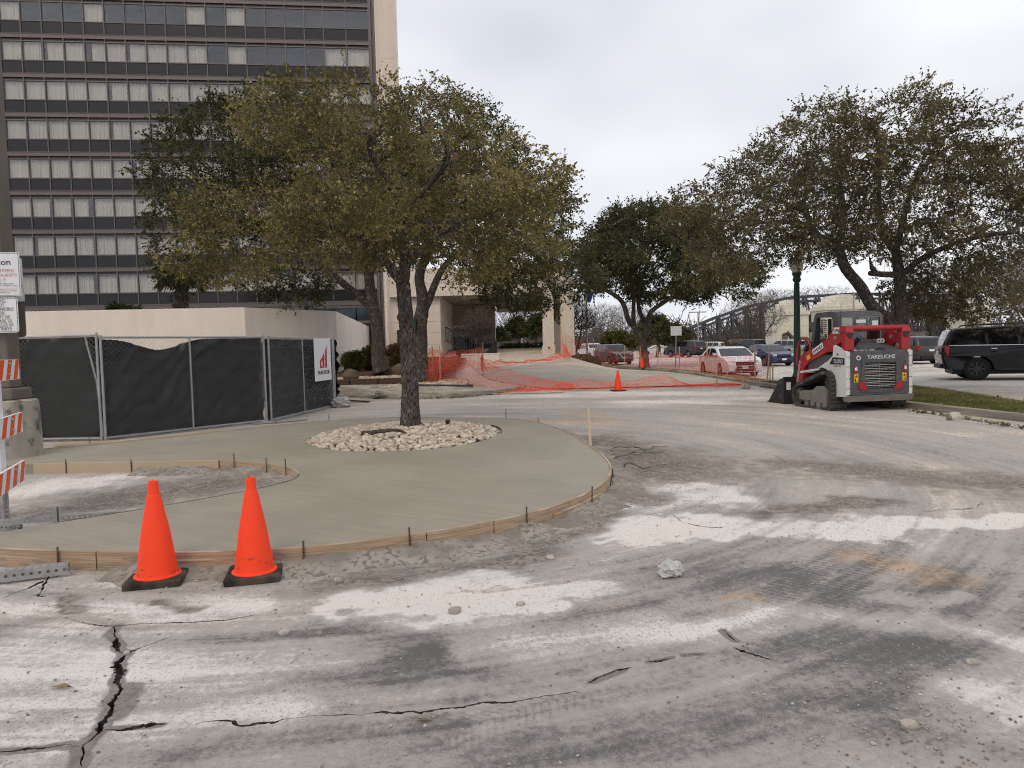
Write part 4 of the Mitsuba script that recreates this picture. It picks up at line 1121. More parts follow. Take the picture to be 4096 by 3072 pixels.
one("planted_bed", grid(np.linspace(-10.6, -3.0, 30), np.linspace(28.55, 50, 40), bed_z), "mulch", "mulched planting bed under the two dark oaks", kind="structure")
tb = thing("timber_edging", "row of dark weathered timbers edging the planted bed", "edging")
for a, b in zip(np.linspace(-8.6, -4.2, 5)[:-1], np.linspace(-8.6, -4.2, 5)[1:]):
    part(tb, "timber", bevel_box(a + .01, b - .01, 28.35 + 0.06 * a, 28.6 + 0.06 * a, .36, .60, 0.02), "old_timber")
one("drain_pipe", tube([(-3.6, 27.2, .26), (-1.5, 27.0, .20)], 0.12, 10), "black_metal", "black flexible drain pipe lying at the front of the stone bed", "pipe")

# ---------------------------------------------------------------- river stones
for k, c in enumerate([(0.50, 0.415, 0.32), (0.62, 0.55, 0.46), (0.38, 0.315, 0.245), (0.55, 0.495, 0.43)]):
    mat(f"river_stone_{k}", proc(lambda p, n, uv, c=c: mi.Color3f(*c) * (0.72 + 0.5 * fbm(p.x * 22, p.y * 22, p.z * 22, octaves=2))), rough=0.8, spec=0.2)
STONES = []
for k in range(8):
    m = trimesh.creation.icosphere(subdivisions=0) if k % 2 else trimesh.creation.icosphere(subdivisions=1)
    v = np.array(m.vertices)
    v *= (0.7 + 0.6 * meshkit.fbm(v * 1.2 + k * 7.3, 2))[:, None]
    v *= [0.062, 0.045, 0.032]
    m.vertices = v
    STONES.append((m, mikit.ply(m, "river_stone_0", True)))


def stone_M(x, y, z, s, rr):
    A = trimesh.transformations.euler_matrix(rr.normal(0, .25), rr.normal(0, .25), rr.uniform(0, 6.28))
    A[:3, :3] *= s
    A[:3, 3] = (x, y, z)
    return A


def stone_bed(name, label, n, sample, zf, rr, s=1.0, nparts=300, key=lambda q: q[1]):
    P = np.array([q for q in (sample(rr) for _ in range(n * 3)) if q is not None][:n])
    P = P[np.argsort([key(q) for q in P])]
    bed = thing(name, label, kind="structure")
    return bed, P


rr = np.random.default_rng(11)
a = np.sqrt(rr.random(4200)) * 0.985; th = rr.uniform(0, 6.283, 4200)
RX = np.stack([-1.98 + 1.74 * a * np.cos(th), 13.08 + 2.18 * a * np.sin(th)], -1)
RX = RX[np.argsort(RX[:, 1])]
RX = RX[np.hypot(RX[:, 0] + 1.9, RX[:, 1] - 13.3) > 0.24]


def ring_z(x, y):
    d = np.hypot((x + 1.98) / 1.74, (y - 13.08) / 2.18)
    return 0.11 + 0.15 * (1 - np.clip(d, 0, 1) ** 2)


gv = [(-1.98, 13.08, ring_z(-1.98, 13.08) - 0.03)]
gf = []
for ri, rad in enumerate((0.33, 0.66, 1.02)):
    for k in range(36):
        t = k / 36 * 6.28319
        x, y = -1.98 + 1.74 * rad * math.cos(t), 13.08 + 2.18 * rad * math.sin(t)
        gv.append((x, y, float(ring_z(x, y)) - 0.03))
        b = 1 + 36 * ri
        nk = (k + 1) % 36
        if ri == 0: gf.append([0, 1 + k, 1 + nk])
        else:
            gf += [[b - 36 + k, b + k, b + nk], [b - 36 + k, b + nk, b - 36 + nk]]
bed = one("stone_bed", tm(gv, gf), "soil", "round bed of tan river stones about the olive oak's trunk", kind="structure")
front_idx = np.argsort(-(np.where(RX[:, 1] < 13.2, 3, 0) - RX[:, 1] + rr.random(len(RX)) * 1.2))[:300]
sel = np.zeros(len(RX), bool); sel[front_idx] = True
rest = []
for i, (x, y) in enumerate(RX):
    k = int(rr.integers(0, 8)); s = rr.uniform(0.42, 1.02)
    Mx = stone_M(x, y, float(ring_z(x, y)) + rr.uniform(-0.005, 0.03), s, rr)
    if sel[i]:
        part(bed, "stone", STONES[k][1], f"river_stone_{int(rr.integers(0, 4))}", to_world=Mx)
    else:
        m = STONES[k][0].copy(); m.apply_transform(Mx); rest.append((int(rr.integers(0, 4)), m))
for c in range(4):
    part(bed, "small_stones", cat([m for q, m in rest if q == c]), f"river_stone_{c}", smooth=True, kind="stuff")
one("branch", cat([tube(spline([(-2.62, 12.3, .27), (-2.35, 12.22, .30), (-2.1, 12.25, .32), (-1.85, 12.1, .28)], 14), np.linspace(0.045, 0.02, 14), 8)]), "bark", "dead brown branch lying on the river stones before the trunk", "branch", smooth=True)
one("standpipe", cat([tube([(-1.25, 13.6, .15), (-1.25, 13.57, .31)], 0.035, 14), tube([(-1.25, 13.54, .29), (-1.25, 13.52, .335)], 0.045, 14)]), "black_metal", "small black pipe end standing in the river stones", "pipe")
one("edging_strip", strip_along(np.array([(-1.98 + 1.76 * math.cos(t), 13.08 + 2.2 * math.sin(t)) for t in np.linspace(-0.1, 0.5, 24)]), 0.0, 0.006, 0.1, 0.165), "black_metal", "black plastic edging strip round the right end of the stone bed", "edging")
# stones in the beds behind the kerb
small = {c: [] for c in range(4)}
for i in range(1500):
    if i < 800:
        x, y = rr.uniform(-5.6, -1.8), rr.uniform(27.2, 29.4); z = 0.27 + 0.06 * (y - 27.2)
        if abs(x + 3.65) < 0.5 and abs(y - 29) < 0.45: continue
    else:
        x = rr.uniform(-8.0, -4.4); y = rr.uniform(28.4, 30.2); z = float(bed_z(np.array(x), np.array(y))) + 0.03
    m = STONES[int(rr.integers(0, 8))][0].copy(); m.apply_transform(stone_M(x, y, z, rr.uniform(1.1, 1.9), rr)); small[int(rr.integers(0, 4))].append(m)
k0 = one("stone_mulch", cat(small[0]), "river_stone_0", "grey tan stone mulch at the feet of the two dark oaks", kind="stuff", smooth=True)
for c in range(1, 4):
    shape(f"stone_mulch__{c:03d}", cat(small[c]), f"river_stone_{c}", smooth=True)
mat("brown_rock", proc(lambda p, n, uv: mix((0.08, 0.06, 0.045), (0.20, 0.155, 0.115), fbm(p.x * 6, p.y * 6, p.z * 6, octaves=4))), rough=0.95, spec=0.1)
one("boulder", place(rock(3, 0.33, 0.8, 2), (-6.55, 28.9, .72)), "brown_rock", "brown boulder in the bed at the left oak's foot", "stone", smooth=True)
one("boulder", place(rock(4, 0.38, 0.8, 2), (-4.7, 30.3, .85)), "brown_rock", "brown boulder right of the left oak, below the reddish bush", "stone", smooth=True)

# ---------------------------------------------------------------- traffic cones
def cone_color(p, n, uv):
    s = fbm(p.x * 26, p.y * 26, p.z * 40, octaves=3)
    d = smoothstep(0.60, 0.74, s) * smoothstep(0.55, 0.66, fbm(p.x * 5, p.y * 5, p.z * 6, octaves=2) - 0.5 * (p.z - 0.12))
    return mix((0.93, 0.062, 0.016), (0.20, 0.05, 0.03), 0.75 * d)


mat("cone_orange", proc(cone_color), rough=0.5, spec=0.3)
mat("rubber_base", proc(lambda p, n, uv: mix((0.022, 0.019, 0.017), (0.085, 0.066, 0.05), smoothstep(0.3, 0.8, fbm(p.x * 9, p.y * 9, p.z * 2, octaves=4)))), rough=0.8, spec=0.25)


def cone(x, y, rz, h, label, group, w=0.40, z=0.0):
    k = thing("traffic_cone", label, "traffic cone", group)
    s = h / 0.76
    b = w / 2
    pts = [(sx * (b - c), sy * (b - d), zz) for sx in (-1, 1) for sy in (-1, 1) for c, d in ((0, .022), (.006, .006), (.022, 0)) for zz in (0.004, 0.042)] + [(sx * (b - c - .008), sy * (b - d - .008), zz) for sx in (-1, 1) for sy in (-1, 1) for c, d in ((0, .022), (.006, .006), (.022, 0)) for zz in (0.0, 0.052)]
    part(k, "base", place(hull(np.array(pts)), (x, y, z), rz), "rubber_base")
    r0 = 0.142 * s
    prof = [(r0 + .024, .048), (r0 + .022, .057), (r0 + .004, .062), (r0 - .001, .075), (r0 * .93, .15), (r0 * .70, h * .5), (0.047, h * .86), (0.040, h * .87), (0.034, h - .004), (0.030, h), (0.024, h - .003), (0.026, h * .9), (0.03, h * 0.8)]
    part(k, "body", place(lathe(prof, 40), (x, y, z), rz), "cone_orange", smooth=35)
    return k


cone(-2.72, 5.30, 0.22, 0.765, "orange traffic cone on a black base, left of the two near ones", "near traffic cones")
cone(-2.00, 5.34, 0.24, 0.765, "orange traffic cone on a black base, right of the two near ones", "near traffic cones")
cone(3.87, 25.9, 0.3, 0.76, "orange traffic cone by the netting across the new drive", "far traffic cones", 0.45)
cone(8.35, 45.5, 0.1, 0.75, "small far orange cone at the foot of the middle oak", "far traffic cones", z=0.15)

# ---------------------------------------------------------------- chain link fence
mat("galvanized", proc(lambda p, n, uv: mix((0.28, 0.28, 0.285), (0.50, 0.50, 0.505), fbm(p.x * 18, p.y * 18, p.z * 14, octaves=3))), rough=0.45, spec=0.5, metal=0.55)
mat("fence_wire", (0.28, 0.285, 0.29), rough=0.5, metal=0.3)
mat("screen_fabric", (0.003, 0.003, 0.0036), rough=0.30, spec=0.2)
mat("tie_line", (0.10, 0.16, 0.14), rough=0.6)


def fence_panel(A, B, H, label, mids=(0.5,), sag=None, seed=0, zb=0.06):
    A, B = np.array([*A, 0.0]), np.array([*B, 0.0])
    L = np.linalg.norm(B - A); d = (B - A) / L; n = np.array([d[1], -d[0], 0])   # towards the camera side
    if n[1] > 0: n = -n
    k = thing("chain_link_fence", label, "fence", "chain link panels with black screen")
    P = lambda s, z, o=0.0: A + d * s + np.array([0, 0, z]) + n * o
    part(k, "post", tube([P(0.025, 0), P(0.025, H + .05)], 0.026, 10), "galvanized")
    part(k, "post", tube([P(L - .025, 0), P(L - .025, H + .05)], 0.026, 10), "galvanized")
    for t in mids: part(k, "brace_post", tube([P(L * t, zb), P(L * t, H)], 0.02, 8), "galvanized")
    part(k, "top_rail", tube([P(0, H), P(L * .5, H - .006), P(L, H)], 0.024, 10), "galvanized")
    part(k, "bottom_rail", tube([P(0, zb), P(L, zb)], 0.024, 10), "galvanized")
    w, z0, z1 = L - .05, zb, H
    sp = 0.074 * 1.414
    a_, b_ = [], []
    for c in np.arange(-(z1 - z0), w, sp):
        for flip in (0, 1):
            s0, s1 = max(c, 0), min(c + (z1 - z0), w)
            if s1 - s0 < 0.02: continue
            p, q = (s0, z0 + s0 - c), (s1, z0 + s1 - c)
            if flip: p, q = (w - p[0], p[1]), (w - q[0], q[1])
            a_.append(P(p[0] + .025, p[1], .004 * flip)); b_.append(P(q[0] + .025, q[1], .004 * flip))
    part(k, "wire_mesh", prisms(a_, b_, 0.0027), "fence_wire")
    rr = np.random.default_rng(seed)
    nu, nv = 110, 56
    U, V = np.meshgrid(np.linspace(0.02, L - .02, nu), np.linspace(0, 1, nv))
    top = np.full(nu, H - .03)
    if sag is not None: top = top - sag(np.linspace(0, 1, nu))
    Z = 0.02 + V * (top[None, :] - 0.02)
    ph = rr.uniform(0, 9)
    diag = (U * 0.75 + (H - Z) * (1.0 if seed % 2 else -1.0) * 0.9)
    fold = np.sin(diag * 17 + 2.5 * meshkit.fbm(np.stack([U, Z, U * 0 + ph], -1) * 1.4, 3) * 6)
    O = -0.06 - 0.060 * (1 + fold) * meshkit.fbm(np.stack([U * 0.9, Z * 0.9, U * 0 + ph + 3], -1), 2) * 1.6 - 0.03 * meshkit.fbm(np.stack([U * 5, Z * 5, U * 0 + ph], -1), 3)
    O -= 0.05 * np.sin(np.pi * V) * meshkit.fbm(np.stack([U * 0.7, Z * 0.7, U * 0 + ph + 8], -1), 2)
    v = (A + d * U[..., None] + n * O[..., None]); v[..., 2] = Z
    i, j = np.meshgrid(np.arange(nv - 1), np.arange(nu - 1), indexing="ij")
    q = np.stack([i * nu + j, i * nu + j + 1, (i + 1) * nu + j + 1, (i + 1) * nu + j], -1).reshape(-1, 4)
    part(k, "screen", tm(v.reshape(-1, 3), q), "screen_fabric", smooth=True)
    for zz in np.linspace(0.3, H - .22, 6):
        pts = [P(s, zz + 0.025 * math.sin(s * 2 + zz * 5) + .012 * rr.standard_normal() - (0 if sag is None else sag(np.array([s / L]))[0] * (zz / H) ** 3), -0.012) for s in np.linspace(.03, L - .03, 16)]
        part(k, "tie_line", tube(pts, 0.0042, 4, cap=False), "tie_line")
    part(k, "foot", tube([P(L - .02, .03, -.5), P(L - .02, .03, .5)], 0.024, 8), "galvanized")
    return k, P, L


H_ = 2.13
fence_panel((-8.37, 14.42), (-12.3, 14.75), H_ + .03, "screened chain link panel behind the lamp post, leftmost", seed=2)
_, P1, L1 = fence_panel((-8.33, 14.4), (-6.03, 17.4), H_ - .02, "screened chain link panel whose black fabric sags open at the top", seed=3, sag=lambda t: 0.24 * np.exp(-((t - 0.33) / 0.16) ** 2))
_, P2, L2 = fence_panel((-5.98, 17.5), (-5.47, 21.75), H_ - .04, "screened chain link panel turned edge on, carrying the white company sign", mids=(0.48,), seed=5)
_, P3, L3 = fence_panel((-5.45, 21.9), (-9.3, 24.3), H_ - .02, "screened panel at the back of the fence, seen only over the sagging fabric", seed=4)
one("fence_brace", cat([tube([(-8.62, 14.42, H_), (-8.43, 14.42, 1.2), (-8.36, 14.42, .1)], 0.018, 8)]), "galvanized", "thin grey brace pipe leaning beside the fence joint", "pipe")
one("fence_stand", cat([tube([(-6.2, 16.9, .03), (-5.3, 17.5, .03), (-5.15, 17.75, .03)], 0.024, 8), tube([(-6.3, 17.2, .03), (-5.95, 17.35, .03)], 0.024, 8)]), "galvanized", "grey pipe stand lying at the foot of the fence joint", "stand")
for i, (a, b, lab) in enumerate([((-7.9, 13.6, .05), (-6.6, 14.9, .06), "pale board lying under the fence at the left of the slab"), ((-8.9, 13.7, .04), (-7.6, 13.95, .05), "thin board lying in the gap under the leftmost fence panel")]):
    one("loose_board", bar(a, b, 0.1, 0.035), "new_lumber", lab, "board")

# company sign on the fence
mat("sign_white", (0.74, 0.75, 0.77), rough=0.4, spec=0.4)
mat("logo_red", (0.40, 0.055, 0.035), rough=0.5)
mat("print_black", (0.02, 0.02, 0.025), rough=0.5)
mat("print_navy", (0.018, 0.022, 0.07), rough=0.5)
mat("print_red", (0.30, 0.03, 0.05), rough=0.5)
s0, s1, sz0, sz1 = 2.78, 4.05, 0.86, 2.1
sg = thing("company_sign", "white sign with a red bar logo hung on the screened fence", "sign")
d2 = (P2(1, 0) - P2(0, 0)); n2 = np.array([d2[1], -d2[0], 0]); n2 /= np.linalg.norm(n2)
n2 = n2 if n2 @ np.array([0, -1, 0]) > 0 or n2[0] > 0 else -n2
sx = 1.0 if np.cross(d2, [0, 0, 1.0]) @ n2 > 0 else -1.0
org = P2(s0 if sx > 0 else s1, sz0) + n2 * 0.03
W_, Hh = s1 - s0, sz1 - sz0
exs = d2 * sx
part(sg, "board", prism([(0, 0), (W_, 0), (W_, Hh), (0, Hh)], 0.006, org, exs, (0, 0, 1)), "sign_white")
lg = [[(.62, .30), (.735, .30), (.76, .84), (.655, .70)], [(.455, .30), (.565, .30), (.60, .50), (.585, .67), (.45, .55), (.47, .46)], [(.30, .30), (.435, .30), (.435, .36), (.385, .36), (.40, .53), (.31, .47)], [(.40, .52), (.45, .55), (.455, .45), (.41, .46)]]
for q in lg:
    part(sg, "logo_bar", prism([(x * W_, y * Hh) for x, y in q], 0.004, org + n2 * 0.006, exs, (0, 0, 1)), "logo_red")
part(sg, "lettering", text("DOLAND STRUCTURE", 0.105, org + exs * (0.53 * W_) + np.array([0, 0, .155 * Hh]) + n2 * 0.004, exs, (0, 0, 1), bold=True, width=0.90), "print_black")

# ---------------------------------------------------------------- lamp post on its pier, with signs
mat("post_brown", proc(lambda p, n, uv: mix((0.125, 0.105, 0.088), (0.17, 0.145, 0.122), fbm(p.x * 4, p.y * 4, p.z * 1.2, octaves=3))), rough=0.6, spec=0.3)


def pier_color(p, n, uv):
    a = fbm(p.x * 3, p.y * 3, p.z * 0.8, octaves=4)
    b = fbm(p.x * 9, p.y * 9, p.z * 5, octaves=4)
    c = mix((0.24, 0.215, 0.18), (0.40, 0.375, 0.33), smoothstep(0.3, 0.7, a))
    return mix(c, (0.055, 0.05, 0.043), 0.85 * smoothstep(0.52, 0.66, 0.6 * b + 0.4 * a + 0.10 * (p.z - 0.6)))


mat("pier_concrete", proc(pier_color), rough=0.95, spec=0.1)
lp = thing("light_pole", "square brown light pole standing on a round stained concrete pier, at the left edge", "light pole")
px_, py_ = -8.16, 11.45
part(lp, "pier", place(lathe([(0, 0), (.45, 0), (.455, .15), (.435, .9), (.42, .99), (.39, 1.01), (0, 1.01)], 48), (px_, py_, 0.05)), "pier_concrete", smooth=40)
part(lp, "base_plate", bevel_box(px_ - .25, px_ + .25, py_ - .25, py_ + .25, 1.06, 1.25, .02), "post_brown")
part(lp, "shaft", bevel_box(px_ - .155, px_ + .155, py_ - .155, py_ + .155, 1.25, 9.5, .02), "post_brown")
part(lp, "tape", box(px_ - .06, px_ + .05, py_ - .161, py_ - .156, 1.74, 1.80), "tie_line", label="small green tape patch")
so = np.array([-7.965, 11.22, 0.0])
sdir = np.array([0.985, 0.17, 0]); snrm = np.array([0.17, -0.985, 0])


def parking_sign(name, label, x0, x1, z0, z1, rad, lines, off, board="sign_white", border="print_black"):
    k = thing(name, label, "sign")
    o = so + snrm * off
    sh = shapely.box(x0, z0, x1, z1).buffer(-rad).buffer(rad) if rad else shapely.box(x0, z0, x1, z1)
    part(k, "board", prism(sh, 0.006, o, sdir, (0, 0, 1)), board)
    if border:
        ring_ = sh.buffer(-0.012).difference(sh.buffer(-0.019))
        part(k, "border", prism(ring_, 0.002, o + snrm * .005, sdir, (0, 0, 1)), border)
    for s, h, z, m, b, wd in lines:
        part(k, "lettering", text(s, h, o + sdir * ((x0 + x1) / 2) + np.array([0, 0, z]) + snrm * .0035, sdir, (0, 0, 1), 0.002, b, width=wd), m)
    part(k, "bolt", cat([trimesh.creation.icosphere(1, 0.008).apply_translation(o + sdir * ((x0 + x1) / 2) + np.array([0, 0, zz]) + snrm * .006) for zz in (z0 + .06, z1 - .06)]), "galvanized")
    return k


zt = 2.66 + .72
parking_sign("parking_sign", "white parking sign with red lettering for registered guests, upper on the pole", -0.30, 0.285, 2.70, 3.385, 0, [("Hilton", .075, 3.19, "print_navy", True, .33), ("REGISTERED", .045, 3.075, "print_red", False, .42), ("HOTEL GUESTS", .045, 3.005, "print_red", False, .50), ("ONLY", .045, 2.935, "print_red", False, .17),
             ("ALL VEHICLES MUST BE", .020, 2.885, "print_navy", False, .36), ("REGISTERED WITH FRONT DESK", .020, 2.855, "print_navy", False, .49), ("UNREGISTERED VEHICLES WILL BE", .017, 2.80, "print_red", False, .48), ("TOWED AWAY AT VEHICLE OWNER'S", .017, 2.773, "print_red", False, .49), ("EXPENSE AND RISK", .017, 2.746, "print_red", False, .27)], 0.03, border="print_navy")
parking_sign("parking_sign", "white sign warning the hotel is not responsible for theft, lower on the pole", -0.26, 0.225, 2.13, 2.68, 0.05, [(s, .046, 2.60 - .062 * i, "print_black", True, w) for i, (s, w) in enumerate([("HOTEL", .17), ("NOT", .10), ("RESPONSIBLE", .36), ("FOR", .10), ("THEFT OR", .24), ("DAMAGE TO", .30), ("VEHICLES OR", .34), ("CONTENTS", .28)])], 0.035)
k = thing("handwritten_board", "white board with hand drawn outlined letters running down behind the upper sign", "sign")
o = np.array([-8.33, 11.62, 0]); e2 = np.array([0.92, 0.39, 0]); n_ = np.array([.39, -.92, 0])
part(k, "board", prism([(-.3, 2.66), (.37, 2.66), (.36, 3.36), (-.3, 3.36)], .006, o, e2, (0, 0, 1)), "sign_white")
zc = 3.37
for ch, h in zip("neral", (.13, .13, .11, .13, .09)):
    m = meshkit.text_mesh(ch, .165, .002)
    full = m.copy(); lo, hi = full.bounds
    import trimesh.path
    sec = full.section(plane_origin=[0, 0, .001], plane_normal=[0, 0, 1])
    for pl in sec.discrete:
        q = pl[:, :2] - [lo[0], 0]
        q = np.stack([0.19 + q[:, 1], zc - q[:, 0]], -1)
        pts = o + np.outer(q[:, 0], e2) + np.outer(q[:, 1], [0, 0, 1]) + n_ * .005
        pts = pts[(q[:, 1] < 3.36)]
        if len(pts) > 3: part(k, "letter_outline", tube(pts, .0024, 3, cap=False), "print_black")
    zc -= (hi[0] - lo[0]) + .02
k = thing("parking_sign", "back of a brown rounded sign plate fixed to the pole's right side", "sign")
part(k, "plate", prism(shapely.box(-.1, 2.07, .36, 2.62).buffer(-.06).buffer(.06), .006, np.array([-8.33, 11.64, 0]), (.95, .31, 0), (0, 0, 1)), "post_brown")

# ---------------------------------------------------------------- barricade
bk = thing("barricade", "white and orange striped three board barricade with a perforated foot, at the left edge", "barricade")
mat("barricade_white", proc(lambda p, n, uv: mi.Color3f(.70, .70, .71) * (0.85 + .2 * fbm(p.x * 8, p.y * 8, p.z * 8, octaves=4))), rough=0.5, spec=0.3)
mat("stripe_orange", (0.68, 0.095, 0.02), rough=0.45, spec=0.3)
bd = np.array([0.393, -0.9195, 0]); bn = np.array([0.9195, 0.393, 0])     # along the boards towards the camera, and out of their face
bo = np.array([-5.30, 7.62, 0.0])
for zc in (1.60, 1.03, 0.51):
    pb = part(bk, "board", prism([(-.02, zc - .105), (1.8, zc - .105), (1.8, zc + .105), (-.02, zc + .105)], .025, bo, bd, (0, 0, 1)) if np.cross(bd, [0, 0, 1.0]) @ bn > 0 else
              prism([(.02, zc - .105), (-1.8, zc - .105), (-1.8, zc + .105), (.02, zc + .105)], .025, bo, -bd, (0, 0, 1)), "barricade_white")
    for i in range(6):
        a = 0.10 + i * .30
        q = [(a, zc - .10), (a + .15, zc - .10), (a + .02, zc + .10), (a - .13, zc + .10)]
        sh = Polygon(q).intersection(shapely.box(0, zc - .1, 1.78, zc + .1))
        part(pb, "stripe", prism(sh, .002, bo + bn * .0142, bd, (0, 0, 1)) if np.cross(bd, [0, 0, 1.0]) @ bn > 0 else prism(affinity.scale(sh, -1, 1, origin=(0, 0)), .002, bo + bn * .0142, -bd, (0, 0, 1)), "stripe_orange")
    for zz in (-.05, .06):
        part(pb, "bolt", trimesh.creation.icosphere(1, .016).apply_translation(bo + bd * .42 + bn * .02 + [0, 0, zc + zz]), "galvanized")


def perforated(a, b, w, t=0.004, holes=0.022, pitch=0.05, up=(0, 0, 1), faces=3):
    """square sign-post channel with punched holes along each face"""
    a, b = np.asarray(a, float), np.asarray(b, float)
    L = np.linalg.norm(b - a); d = (b - a) / L
    s = np.cross(d, up); s /= np.linalg.norm(s); u = np.cross(s, d)
    hs = shapely.union_all([Point(x, 0).buffer(holes / 2, 6) for x in np.arange(pitch * .6, L - .01, pitch)])
    out = []
    for nrm, e in ((s, u), (u, -s), (-s, -u), (-u, s))[:faces]:
        face = shapely.box(0, -w / 2, L, w / 2).difference(hs)
        out.append(prism(face, t, a + nrm * (w / 2 - t / 2), d, e))
    return cat(out)


part(bk, "upright", bevel_box(-5.305, -5.22, 7.18, 7.26, .28, 1.75, .006), "barricade_white")
part(bk, "socket", perforated((-5.25, 7.2, 0.03), (-5.25, 7.2, .42), .085, up=(0, 1, 0), faces=4, holes=.02, pitch=.045), "galvanized")
part(bk, "foot", perforated((-5.9, 7.2, .03), (-4.95, 7.02, .03), .055, faces=4), "galvanized")
one("sandbag", place(rock(8, .24, .55, 2), (-5.62, 7.05, .16)), "stripe_orange", "orange sandbag on the barricade's foot, cut by the frame edge", "sandbag", smooth=True)
one("perforated_channel", perforated((-5.0, 4.92, .06), (-3.51, 5.49, .062), .08, faces=3, holes=.024, pitch=.055), "galvanized", "perforated grey steel channel lying before the slab's front left corner", "channel")
one("perforated_rail", perforated((-5.1, 6.9, .11), (-3.95, 7.12, .12), .045, faces=2, holes=.02, pitch=.05), "galvanized", "perforated steel strip along the front edge of the bay", "channel")

# ---------------------------------------------------------------- orange netting
mat("net_orange", (0.80, 0.085, 0.045), rough=0.5, spec=0.3)
mat("stake_wood", (0.50, 0.36, 0.22), rough=0.85)


def netting(top, bot, nu, nv, seed, w=0.0095, crumple=0.05, cell=None):
    rr = np.random.default_rng(seed)
    T_, B_ = spline(top, nu), spline(bot, nu)
    v = np.linspace(0, 1, nv)[:, None, None]
    G = T_[None] * (1 - v) + B_[None] * v
    U = np.broadcast_to(np.linspace(0, nu * .1, nu), (nv, nu)); V = np.broadcast_to(np.linspace(0, nv * .1, nv)[:, None], (nv, nu))
    for a in range(3):
        G[..., a] += crumple * 2 * (meshkit.fbm(np.stack([U * 1.7, V * 1.7, U * 0 + seed * 3 + a * 11], -1), 3) - 0.5)
    G[..., 2] = np.maximum(G[..., 2], rise(G[..., 0], G[..., 1]) + 0.055)
    G[1:-1, ::2, 2] += 0.012
    A = np.concatenate([G[:, :-1].reshape(-1, 3), G[:-1].reshape(-1, 3)]); Bq = np.concatenate([G[:, 1:].reshape(-1, 3), G[1:].reshape(-1, 3)])
    m1 = prisms(A, Bq, w * 0.55)
    kn = prisms(G.reshape(-1, 3) - [0.0, 0, w * 1.2], G.reshape(-1, 3) + [0.0, 0, w * 1.2], w * 1.25)
    return cat([m1, kn])


NETG = "orange safety netting"
one("safety_net", netting([(-2.93, 29.0, 1.72), (-1.5, 29.2, 1.18), (0.4, 28.9, .62), (2.4, 28.3, .16)], [(-2.93, 28.9, .25), (-1.4, 27.3, .2), (0.3, 27.1, .1), (2.4, 27.4, .06)], 58, 16, 1), "net_orange", "orange netting stretched from the left stakes down to the ground", "netting", NETG)
one("safety_net", cat([netting([(-3.75, 29.5, 1.74), (-3.3, 29.2, 1.66), (-2.93, 29.0, 1.70)], [(-3.65, 29.3, .35), (-3.2, 28.5, .3), (-2.93, 28.8, .25)], 16, 20, 2, crumple=.14)]), "net_orange", "bunched orange netting hanging beside the right back oak's trunk", "netting", NETG)
one("safety_net", netting([(-3.6, 30, 1.75), (-2.6, 33, 1.55), (-1.45, 36, 1.75)], [(-3.5, 30, .7), (-2.5, 33, .75), (-1.45, 36, .8)], 60, 11, 3, crumple=.06), "net_orange", "orange netting running back along the drive from the left stakes", "netting", NETG)
one("safety_net", netting([(-1.45, 36, 1.3), (-1.0, 40.5, .95), (1.0, 43.5, .85), (3.0, 46.0, 1.2), (3.5, 49.4, 2.0)], [(-1.45, 36.1, .5), (-.9, 40.0, .55), (1.1, 42.6, .75), (3.2, 45.0, .9), (3.5, 49.2, 1.1)], 120, 9, 4, crumple=.12, w=.012), "net_orange", "slack orange netting across the far end of the new drive", "netting", NETG)
one("safety_net", netting([(-.9, 26.9, .10), (1.5, 27.7, .14), (2.6, 27.6, .36), (4.0, 27.7, .2), (6.2, 27.4, .38), (6.7, 27.6, .12), (8.8, 28.2, .2)], [(-.9, 26.0, .07), (1.5, 26.2, .09), (2.6, 26.3, .09), (4.0, 26.1, .09), (6.2, 26.1, .08), (6.6, 26.1, .08), (8.8, 26.3, .08)], 120, 10, 5, crumple=.11), "net_orange", "slumped orange netting lying across the mouth of the new drive", "netting", NETG)
ST = [(9.62, 26.75, 1.5), (9.62, 28.1, 1.5), (9.63, 35.0, 1.5), (9.5, 40.2, 1.5), (9.1, 44.2, 1.5), (8.5, 46.9, 1.55), (7.75, 48.6, 1.6), (5.9, 51.0, 1.8), (3.45, 49.4, 2.2)]
lab = ["leaning stake at the near right end of the netting", "stake just left of the netting's right end, by the white sedan", "stake before the white sedan's rear wheel", "stake beside the back of the grey sign", "stake right of the middle oak", "stake close left of the middle oak", "stake before the dark chrome grilled car", "stake before the white pickup", "stake by the canopy column"]
for (x, y, h), l in zip(ST, lab):
    z = float(rise(x, y))
    one("net_stake", bar((x, y, z), (x + (0.12 if y < 27 else .02), y, z + h), 0.05, 0.035, up=(0, 1, 0)), "stake_wood", "thin wooden " + l, "stake", "stakes of the right hand netting")
sags = [0.3, .12, .2, .12, .1, .1, .14, .3]
for i in range(8):
    (x0, y0, h0), (x1, y1, h1) = ST[i], ST[i + 1]
    z0, z1 = float(rise(x0, y0)), float(rise(x1, y1))
    xm, ym, zm = (x0 + x1) / 2, (y0 + y1) / 2, (z0 + z1) / 2
    L = math.hypot(x1 - x0, y1 - y0)
    tp = 0.92
    hh0, hh1 = (h0 - .25) * tp, (h1 - .25) * tp
    nm = ["short deep folded span at its near right end", "long sagging span before the white sedan", "span from the sedan to the grey sign", "span behind the grey sign", "span right of the middle oak", "span at the middle oak's trunk", "span before the dark chrome grilled car", "span before the pickup, sagging to the ground"][i]
    one("safety_net", netting([(x0, y0, z0 + hh0), (xm, ym, zm + (hh0 + hh1) / 2 - sags[i]), (x1, y1, z1 + hh1)], [(x0, y0, z0 + .22), (xm, ym, zm + .16), (x1, y1, z1 + .2)], max(8, int(L / .14)), 10, 20 + i, crumple=.05, w=.0085), "net_orange", "orange netting along the kerb, " + nm, "netting", NETG)
